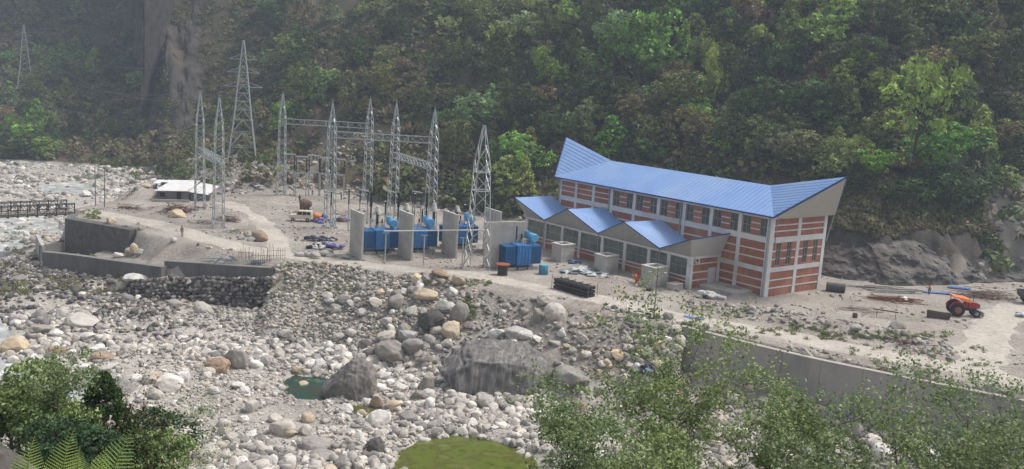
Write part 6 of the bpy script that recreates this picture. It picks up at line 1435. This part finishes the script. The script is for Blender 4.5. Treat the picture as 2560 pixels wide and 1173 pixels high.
for x in (-1.35, 1.3): m.tube([(x, -.84, .52), (x, .84, .52)], .46, 16)
m.build('body', crm, j)
for a, b in ((-.38, .32), (.42, 1.12), (1.2, 1.8)):
    for s in (-1, 1): MB().poly([(a-(.18 if a < 0 else 0), s*.826, 1.27), (b, s*.826, 1.27), (b, s*.826, 1.8), (a, s*.826, 1.8)] if s < 0 else [(b, s*.826, 1.27), (a-(.18 if a < 0 else 0), s*.826, 1.27), (a, s*.826, 1.8), (b, s*.826, 1.8)], .02, (0, s, 0)).build('window', dgl, j)
MB().poly([(-.74, -.7, 1.3), (-.74, .7, 1.3), (-.42, .7, 1.85), (-.42, -.7, 1.85)], .02, (-1, 0, .5)).build('windscreen', dgl, j)
for s in (-1, 1): MB().tube([(-2.1, s*.6, .85), (-2.02, s*.6, .85)], .12, 10).build('headlight', mat('lamp_glass', (.6, .6, .55), rough=.2), j)
for x in (-1.35, 1.3):
    for s in (-.74, .74): wheel(x, s, .36, .24, j)
V, F = rock_shape(2, np.random.default_rng(4), .1, 4); ld = empty('load', (p[0]+2.7, p[1]+1.2, 0)); tag(ld, 'orange and violet wrapped load behind the cream jeep', 'load')
MB().add([(v[0]*1.1, v[1]*.8, v[2]*.75+1.0) for v in V], [tuple(f) for f in F], True).build('orange_bundle', mat('orange_cloth', (.62, .23, .08), (.5, .17, .05)), ld)
MB().add([(v[0]*.7+1.4, v[1]*.6, v[2]*.6+1.1) for v in V], [tuple(f) for f in F], True).build('violet_bundle', mat('violet_cloth', (.2, .15, .3)), ld); MB().box(-1, 1.8, -.6, .6, 0, .6).build('pallet', mat('pallet_wood', wood), ld)
# concrete mixer
p = at(762, 531); r = empty('concrete_mixer', (p[0], p[1], 0), .2); tag(r, 'round rusty concrete mixer drum behind the jeep', 'concrete mixer')
MB().tube([(-1.0, 0, 1.5), (-.9, 0, 1.5), (-.2, 0, 1.55), (.6, -.3, 1.7), (1.2, -.5, 1.85)], [.5, 1.0, 1.15, .85, .5], 18).build('drum', mat('mixer_brown', (.16, .085, .07), (.11, .07, .06)), r)
m = MB(); m.beam((-.9, -.7, .6), (.9, -.7, .6), .15); m.beam((-.9, .7, .6), (.9, .7, .6), .15); m.beam((-.8, -.7, .6), (-.8, .7, .6), .15); m.beam((.8, -.7, .6), (.8, .7, .6), .15)
for x in (-.8, .8):
    for y in (-.7, .7): m.beam((x, y, .6), (x*.8, y*.9, 1.4), .1)
m.build('frame', mat('mixer_frame', (.1, .07, .06)), r)
for x in (-.8, .8):
    for s in (-.85, .85): wheel(x, s, .32, .16, r, (.2, .12, .1))
# tractor
p = at(2403, 789); t = empty('tractor', (p[0], p[1], 0.05), math.radians(-8)); t.scale = (1.15,)*3; tag(t, 'red tractor with a bright orange canopy on the dirt yard at right', 'tractor')
redm = mat('tractor_red', (.33, .015, .025), (.25, .012, .02), .35, spec=.5); orm = mat('canopy_orange', (.85, .22, .06), (.78, .18, .05), .5)
m = MB(); m.poly([(.1, -.32, 1.0), (1.75, -.3, 1.0), (1.8, -.3, 1.5), (1.6, -.28, 1.62), (.1, -.34, 1.75)], .62, (0, 1, 0)); m.build('hood', redm, t)
m = MB(); m.box(-1.1, 1.5, -.25, .25, .65, 1.0); m.box(-1.35, -.2, -.3, .3, .7, 1.15); m.box(1.4, 1.75, -.35, .35, .55, .8); m.build('chassis', mat('dark_metal', (.04,)*3), t)
MB().box(1.81, 1.86, -.24, .24, 1.05, 1.48).build('grille', dk, t)
for s in (-1, 1):
    f = MB(); f.tube([(-.75+.86*math.cos(a), s*.72, .8+.86*math.sin(a)) for a in [math.radians(q) for q in range(20, 171, 15)]], .12, 6); f.box(-1.2, -.3, min(s*.45, s*.9), max(s*.45, s*.9), 1.55, 1.63); f.build('mudguard', redm, t)
    wheel(-.75, s*.82, .78, .42, t, (.3, .12, .1)); wheel(1.45, s*.62, .45, .24, t, (.35, .3, .28))
MB().poly([(-1.35, -.85, 2.35), (.5, -.85, 2.1), (.5, .85, 2.1), (-1.35, .85, 2.35)], .1).build('canopy', orm, t)
m = MB(); m.poly([(-1.35, -.87, 2.36), (.5, -.87, 2.1), (.55, -.95, 1.75), (-.2, -.95, 1.85)], .03, (0, 1, 0)); m.poly([(.51, -.87, 2.1), (.51, .87, 2.1), (.62, .9, 1.6), (.62, -.9, 1.6)], .03, (-1, 0, 0)); m.build('canopy_skirt', orm, t)
m = MB()
for x, z in ((-1.2, 2.3), (.4, 2.08)):
    for s in (-.7, .7): m.beam((x, s, 1.0), (x, s, z), .06)
m.build('canopy_post', dk, t); m = MB(); m.box(-.85, -.35, -.28, .28, 1.15, 1.3); m.box(-.95, -.85, -.28, .28, 1.2, 1.65); m.build('seat', dk, t)
m = MB(); m.tube([(.1, 0, 1.6), (-.1, 0, 1.85)], .03, 6); m.tube([(-.1+.2*math.sin(a)*.3, .2*math.cos(a), 1.85+.2*math.sin(a)) for a in [k*.524 for k in range(13)]], .02, 5); m.build('steering_wheel', dk, t)
MB().tube([(1.15, .15, 1.6), (1.15, .15, 2.4)], .035, 7).build('exhaust', mat('dark_metal', (.04,)*3), t)
m = MB(); m.box(1.95, 2.3, -.5, .5, .3, .4); m.beam((1.6, -.3, .5), (2.2, -.3, .4), .07); m.beam((1.6, .3, .5), (2.2, .3, .4), .07); m.box(2.2, 2.3, -.5, .5, .1, .6); m.build('front_bracket', mat('grey_metal', (.2,)*3), t)
p = at(2345, 796); m = MB(); m.poly([(-1.35, -.35, 0), (1.35, -.35, 0), (1.45, -.45, .75), (-1.4, -.45, .95)], .08, (0, 1, 0)); m.poly([(-1.35, .35, 0), (1.35, .35, 0), (1.45, .45, .75), (-1.4, .45, .95)], .08, (0, -1, 0))
m.box(-1.35, 1.35, -.3, .3, .03, .08); m.poly([(-1.36, -.33, 0), (-1.36, .33, 0), (-1.42, .42, .95), (-1.42, -.42, .95)], .06, (1, 0, 0)); m.poly([(1.36, -.33, 0), (1.36, .33, 0), (1.46, .42, .75), (1.46, -.42, .75)], .06, (-1, 0, 0))
o = m.build('steel_trough', mat('trough_brown', (.11, .08, .06), (.08, .06, .05), .8, 1.5)); o.location = p; o.rotation_euler = (0, 0, -.28); tag(o, 'open dark brown steel trough on the ground left of the tractor', 'trough')
# truck at the right edge
p = at(2552, 758); r = empty('truck', (p[0], p[1], 0), math.radians(-12)); tag(r, 'dark dirty truck cut off by the right edge', 'truck'); dt = mat('truck_dark', (.06, .05, .06), (.1, .085, .08), .7, 1.2)
m = MB(); m.box(-.2, 4.6, -1.1, 1.1, .95, 1.05); m.poly([(-.3, -1.15, 1.05), (4.6, -1.15, 1.05), (4.6, -1.25, 1.9), (-.5, -1.25, 1.9)], .08, (0, 1, 0)); m.poly([(-.3, 1.15, 1.05), (4.6, 1.15, 1.05), (4.6, 1.25, 1.9), (-.5, 1.25, 1.9)], .08, (0, -1, 0)); m.poly([(-.31, -1.1, 1.05), (-.31, 1.1, 1.05), (-.5, 1.2, 1.9), (-.5, -1.2, 1.9)], .08, (1, 0, 0)); m.build('cargo_bed', dt, r)
m = MB(); m.box(4.8, 6.4, -1.1, 1.1, .7, 2.6); m.build('cab', dt, r); MB().box(-.1, 6.2, -.45, .45, .6, .93).build('chassis', dk, r)
for x in (.8, 5.6):
    for s in (-.95, .95): wheel(x, s, .48, .3, r)
# site furniture
def pedestal(px, py, w, d, h, lab, top=True):
    p = at(px, py); r = empty('concrete_pedestal', (p[0], p[1], 0), math.radians(37.5)); tag(r, lab, 'pedestal', 'square concrete pedestals with open tops'); m = MB()
    t_ = .42; m.box(-w/2, w/2, -d/2, -d/2+t_, -.3, h); m.box(-w/2, w/2, d/2-t_, d/2, -.3, h); m.box(-w/2, -w/2+t_, -d/2+t_, d/2-t_, -.3, h); m.box(w/2-t_, w/2, -d/2+t_, d/2-t_, -.3, h)
    m.box(-w/2+t_, w/2-t_, -d/2+t_, d/2-t_, -.3, h-.7); m.build('pedestal_body', conc, r)
    m = MB(); e = .1; t2 = t_+.02; W2, D2 = w/2+e, d/2+e; m.box(-W2, W2, -D2, -d/2+t2, h+.003, h+.16); m.box(-W2, W2, d/2-t2, D2, h+.003, h+.16); m.box(-W2, -w/2+t2, -d/2+t2, d/2-t2, h+.003, h+.16); m.box(w/2-t2, W2, -d/2+t2, d/2-t2, h+.003, h+.16); m.build('rim', mat('pale_mortar', (.5, .48, .45)), r); return r
pedestal(1406, 652, 2.7, 2.4, 2.7, 'leftmost square concrete pedestal in front of the brick annex'); pedestal(1514, 680, 2.7, 2.4, 2.6, 'middle square concrete pedestal in front of the brick annex'); pedestal(1634, 713, 2.9, 2.5, 2.75, 'rightmost square concrete pedestal in front of the brick annex')
p = at(1686, 722); o = MB().box(-1, 1, -.7, .7, 0, .75).box(-1.08, 1.08, -.78, .78, .754, .84).build('concrete_block', conc); o.location = p; o.rotation_euler = (0, 0, math.radians(37)); tag(o, 'low concrete block right of the rightmost pedestal', 'concrete block')
p = at(1594, 710); o = MB().poly([(-.5, 0, 0), (.5, 0, 0), (.45, .45, 1.45), (-.2, .5, 1.5)], .06, (0, 1, .2)).build('red_panel', mat('red_panel', (.5, .02, .03), (.42, .015, .025), .45)); o.location = p; o.rotation_euler = (0, 0, .9); tag(o, 'bright red leaning panel left of the rightmost pedestal', 'panel')
p = at(1624, 727); a = [k*math.pi/10 for k in range(21)]; o = MB().tube([(.42*math.cos(q), .42*math.sin(q), .14) for q in a], .14, 8, cap=False).build('tyre', tyre); o.location = p; tag(o, 'old black tyre lying at the roadside below the rightmost pedestal', 'tyre')
p = at(1256, 688); r = empty('cable_reel', p); tag(r, 'black cable reel with a rusty red top flange beside the last transformer', 'cable reel')
MB().tube([(0, 0, .12), (0, 0, 1.55)], .72, 20).build('cable_winding', mat('cable_black', (.02, .018, .02), (.035, .03, .03), .5, 6), r); rm = mat('reel_red', (.30, .075, .04), (.22, .06, .035))
for z in (0, 1.56): MB().tube([(0, 0, z), (0, 0, z+.1)], 1.05 if z else .8, 22).build('flange', rm, r)
p = at(1358, 686); r = empty('blue_drum', p); tag(r, 'light blue plastic drum between the last transformer and black rack', 'drum'); bd = mat('drum_blue', (.06, .22, .33), (.05, .19, .30), .45)
MB().tube([(0, 0, 0), (0, 0, .02), (0, 0, 1.35), (0, 0, 1.38)], [.66, .7, .7, .66], 22).build('drum_body', bd, r); MB().tube([(0, 0, 1.38), (0, 0, 1.46)], .69, 22).build('lid', mat('drum_lid', (.13, .35, .45)), r)
# rack with black bundles
q0, q1 = at(1380, 722), at(1470, 748); d = (q1-q0)[:2]; L = np.linalg.norm(d); r = empty('pipe_rack', q0, math.atan2(d[1], d[0])); tag(r, 'stack of black corrugated bundles between steel bars at the roadside', 'rack'); blk = mat('bundle_black', (.018, .017, .02), (.04, .038, .04), .5, 3)
for row in range(3):
    m = MB()
    for c in range(3): m.tube([(.15+k*L*.95/24, .25+c*.55, .32+row*.5+.04*math.sin(k*1.3+row)) for k in range(25)], [.26 if k % 2 else .21 for k in range(25)], 10)
    m.build('bundle', blk, r)
m = MB()
for x in np.linspace(0, L, 6):
    for y in (-.1, 1.75): m.beam((x, y, 0), (x, y, 1.75 if 0 < x < L else 2.1), .045)
    m.beam((x, -.1, 1.65), (x, 1.75, 1.65), .045)
for z in (.05, .85, 1.65): m.beam((0, -.1, z), (L, -.1, z), .04)
m.build('bar_frame', mat('rebar', (.10, .085, .075), (.14, .09, .06)), r)
# lamp post
p = at(1634, 800, -.2); r = empty('lamp_post', p); tag(r, 'thin street lamp post rising from the green plant by the road', 'lamp post'); MB().tube([(0, 0, -.2), (0, 0, 6.6)], [.09, .06], 8).build('pole', polem, r)
m = MB(); m.tube([(0, 0, 5.4), (-.4, 0, 5.9), (-.9, 0, 6.0)], .04, 6); m.tube([(0, 0, 5.4), (.4, 0, 5.9), (.8, 0, 6.0)], .04, 6); m.build('bracket', polem, r)
for s in (-1, 1): MB().tube([(s*.8, 0, 5.95), (s*1.1, 0, 6.0)], [.12, .06], 8).build('lamp_head', mat('lamp_pale', (.5, .5, .48)), r)
V, F, tt = crown(40, 14, sh_round, .06, 77, .16); r = empty('shrub', at(1632, 802, -.3)); c = mesh_np('foliage', V*np.array([1.9, 1.5, 1.7]), F, leafm, attrs={'tone': ('POINT', tt)}, parent=r); c.color = (*BG, 1); tag(r, 'round green shrub at the foot of the street lamp post', 'shrub')
# gabion mat edge next to it: curled wire basket
m = MB(); C0 = at(1605, 790, -.1)
for k in range(3): m.tube([(1.5*math.cos(a)*(1-.08*k)-.2, 1.0*math.sin(a)*(1-.08*k), .1+.16*k) for a in np.linspace(1.2, 5.2, 16)], .1, 6)
o = m.build('hose_coil', mat('faded_hose', (.4, .39, .38), (.28, .26, .25))); o.location = C0; tag(o, 'faded coil of hose on the wall stub left of the lamp post', 'hose')
# concrete/corrugated pipe
q0, q1 = at(2064, 727), at(2112, 733); r = empty('culvert_pipe', q0); d = q1-q0; tag(r, 'large dark corrugated pipe lying right of the powerhouse', 'pipe'); dv = np.array([d[0], d[1], 0]); Lp = np.linalg.norm(dv); dv /= Lp; n = 24; pm = mat('pipe_dark', (.055, .055, .058), (.08, .078, .078), .6)
m = MB(); m.tube([tuple(dv*Lp*k/n+np.array([0, 0, .68])) for k in range(n+1)], [.68 if k % 2 else .63 for k in range(n+1)], 22, cap=False); m.tube([tuple(dv*(-.0)+np.array([0, 0, .68])), tuple(dv*Lp+np.array([0, 0, .68]))], .58, 22, cap=False); m.build('pipe_wall', pm, r)
MB().tube([tuple(dv*.6+np.array([0, 0, .68])), tuple(dv*.65+np.array([0, 0, .68]))], .58, 22).build('inside_shade', dk, r)  # black disc painted as the shade inside the pipe
p = at(2188, 792); q = at(2240, 798); r = empty('bar_bench', p, math.atan2(q[1]-p[1], q[0]-p[0])); L = np.hypot(*(q-p)[:2]); tag(r, 'rusty beam resting on two thin legs below the red rods', 'bench'); rm2 = mat('rust_brown', (.15, .075, .045), (.1, .05, .03))
MB().beam((-.4, 0, 1.05), (L+.2, 0, .9), .22, .14).build('beam_top', rm2, r)
for x in (.15, L-.1): MB().beam((x, 0, 0), (x, 0, .9), .06).build('leg', rm2, r)
p = at(2137, 795); r = empty('rusty_drum', p); tag(r, 'small rusty drum left of the rusty beam', 'drum'); MB().tube([(0, 0, 0), (0, 0, .3), (0, 0, .6)], [.3, .33, .3], 14).build('drum_body', rm2, r); MB().tube([(0, 0, .6), (0, 0, .63)], .26, 14).build('opening_shade', dk, r)  # drum top: near-black disc stands in for the shaded hollow
# rebar starter cages behind the river wall
for i, (x, y, w) in enumerate(((650, 660, 2.6), (690, 648, 2.6), (612, 652, 2.0))):
    p = hit(x, y); r = empty('rebar_cage', p, .15); tag(r, ('middle', 'rightmost', 'leftmost')[i]+' cluster of thin upright reinforcing bars behind the river wall', 'rebar', 'reinforcing bar clusters'); m = MB(); rq = random.Random(i)
    for k in range(9): xx = -w/2+w*k/8; m.beam((xx, rq.uniform(-.4, .4), -.2), (xx+rq.uniform(-.15, .15), rq.uniform(-.3, .3), rq.uniform(1.4, 2.6)), .04)
    m.build('upright_bars', rm2, r); m = MB()
    for z in (.5, 1.2): m.beam((-w/2, 0, z), (w/2, 0, z+.1), .035)
    m.build('tie_bars', rm2, r)
# people
skin = mat('skin', (.25, .13, .08)); hairm = mat('hair', (.012, .01, .009))
def skinned(name, pts, edges, rad, m, par, sub=1):
    me = bpy.data.meshes.new(name); me.from_pydata(pts, edges, []); me.update(); o = bpy.data.objects.new(name, me); col.objects.link(o); o.parent = par; me.materials.append(m)
    s = o.modifiers.new('skin', 'SKIN'); sv = me.skin_vertices[0].data
    for i, r_ in enumerate(rad): sv[i].radius = (r_, r_) if not hasattr(r_, '__len__') else r_
    sv[0].use_root = True; s.use_smooth_shade = True; u = o.modifiers.new('sub', 'SUBSURF'); u.levels = sub; u.render_levels = sub; return o
def person(px, py, rz, top, bottom, lab, step=.1, sit=False, grp=None, zz=None):
    p = at(px, py) if zz is None else at(px, py, zz); r = empty('person', onz(p) if zz is None else p, rz); tag(r, lab, 'person', grp)
    P = [(0, 0, .95), (0, 0, 1.15), (0, 0, 1.38), (0, 0, 1.5), (0, -.01, 1.62), (0, -.01, 1.72),
         (.09, 0, .9), (.1, -step, .5), (.1, step*.6, .06), (.1, step*.6-.14, .03), (-.09, 0, .9), (-.1, step, .5), (-.1, -step*.8, .06), (-.1, -step*.8-.14, .03),
         (.19, 0, 1.4), (.24, .03, 1.12), (.22, -.12, .9), (.22, -.18, .82), (-.19, 0, 1.4), (-.25, .02, 1.12), (-.2, -.16, .95), (-.19, -.22, .9)]
    E_ = [(0, 1), (1, 2), (2, 3), (3, 4), (4, 5), (0, 6), (6, 7), (7, 8), (8, 9), (0, 10), (10, 11), (11, 12), (12, 13), (2, 14), (14, 15), (15, 16), (16, 17), (2, 18), (18, 19), (19, 20), (20, 21)]
    R_ = [(.14, .1), (.13, .09), (.15, .1), .055, .09, .07, .085, .06, .045, .035, .085, .06, .045, .035, .055, .042, .03, .028, .055, .042, .03, .028]
    skinned('body', P, E_, R_, skin, r)
    skinned('shirt', [P[0], P[1], P[2], P[14], P[15], P[18], P[19]], [(0, 1), (1, 2), (2, 3), (3, 4), (2, 5), (5, 6)], [(.165, .13), (.155, .12), (.175, .13), .075, .065, .075, .065], top, r)
    skinned('trousers', [(0, 0, .97), P[6], P[7], (P[8][0], P[8][1], .1), P[10], P[11], (P[12][0], P[12][1], .1)], [(0, 1), (1, 2), (2, 3), (0, 4), (4, 5), (5, 6)], [(.16, .12), .1, .078, .065, .1, .078, .065], bottom, r)
    V, F = ICO[2]; MB().add([(v[0]*.098, v[1]*.11, v[2]*.09+1.71) for v in V], [tuple(f) for f in F], True).build('hair', hairm, r)
    return r
cl = lambda n, c: mat('cloth_'+n, c, tuple(v*.8 for v in c), .9)
person(2322, 737, .6, cl('orange', (.62, .2, .06)), cl('navy', (.03, .035, .07)), 'person in an orange top and dark trousers by the rock face')
person(749, 508, -.4, cl('maroon', (.14, .02, .03)), cl('dark', (.04, .04, .045)), 'person in a maroon top standing behind the concrete mixer')
person(781, 488, 1.2, cl('white', (.5, .5, .5)), cl('grey', (.12, .12, .13)), 'person in a white top among the far isolators')
person(853, 500, 2.0, cl('blue', (.1, .2, .35)), cl('dark', (.04, .04, .045)), 'person in a blue top right of the long gantry mast')
person(817, 502, .3, cl('black', (.03, .03, .035)), cl('teal', (.05, .15, .2)), 'person in a black top seen just behind the long gantry mast')
person(455, 592, .8, cl('brown', (.2, .08, .05)), cl('grey', (.12, .12, .13)), 'person in a brown top at the roadside left of the masts')
# ---- air
hz = bpy.data.materials.new('haze_air'); hz.use_nodes = True; t_ = hz.node_tree; t_.nodes.clear()
pv = t_.nodes.new('ShaderNodeVolumePrincipled'); pv.inputs['Density'].default_value = HAZE; pv.inputs['Color'].default_value = (.70, .83, 1.0, 1); pv.inputs['Anisotropy'].default_value = .1
mo = t_.nodes.new('ShaderNodeOutputMaterial'); t_.links.new(pv.outputs[0], mo.inputs['Volume'])
zmin, zmax = float(GZ.min())-1, max(float(GZ.max()), 40)+25
o = MB().box(-950, 950, -10, 970, zmin, zmax).build('haze', hz); tag(o, 'pale bluish haze in the air of the valley', kind='stuff')
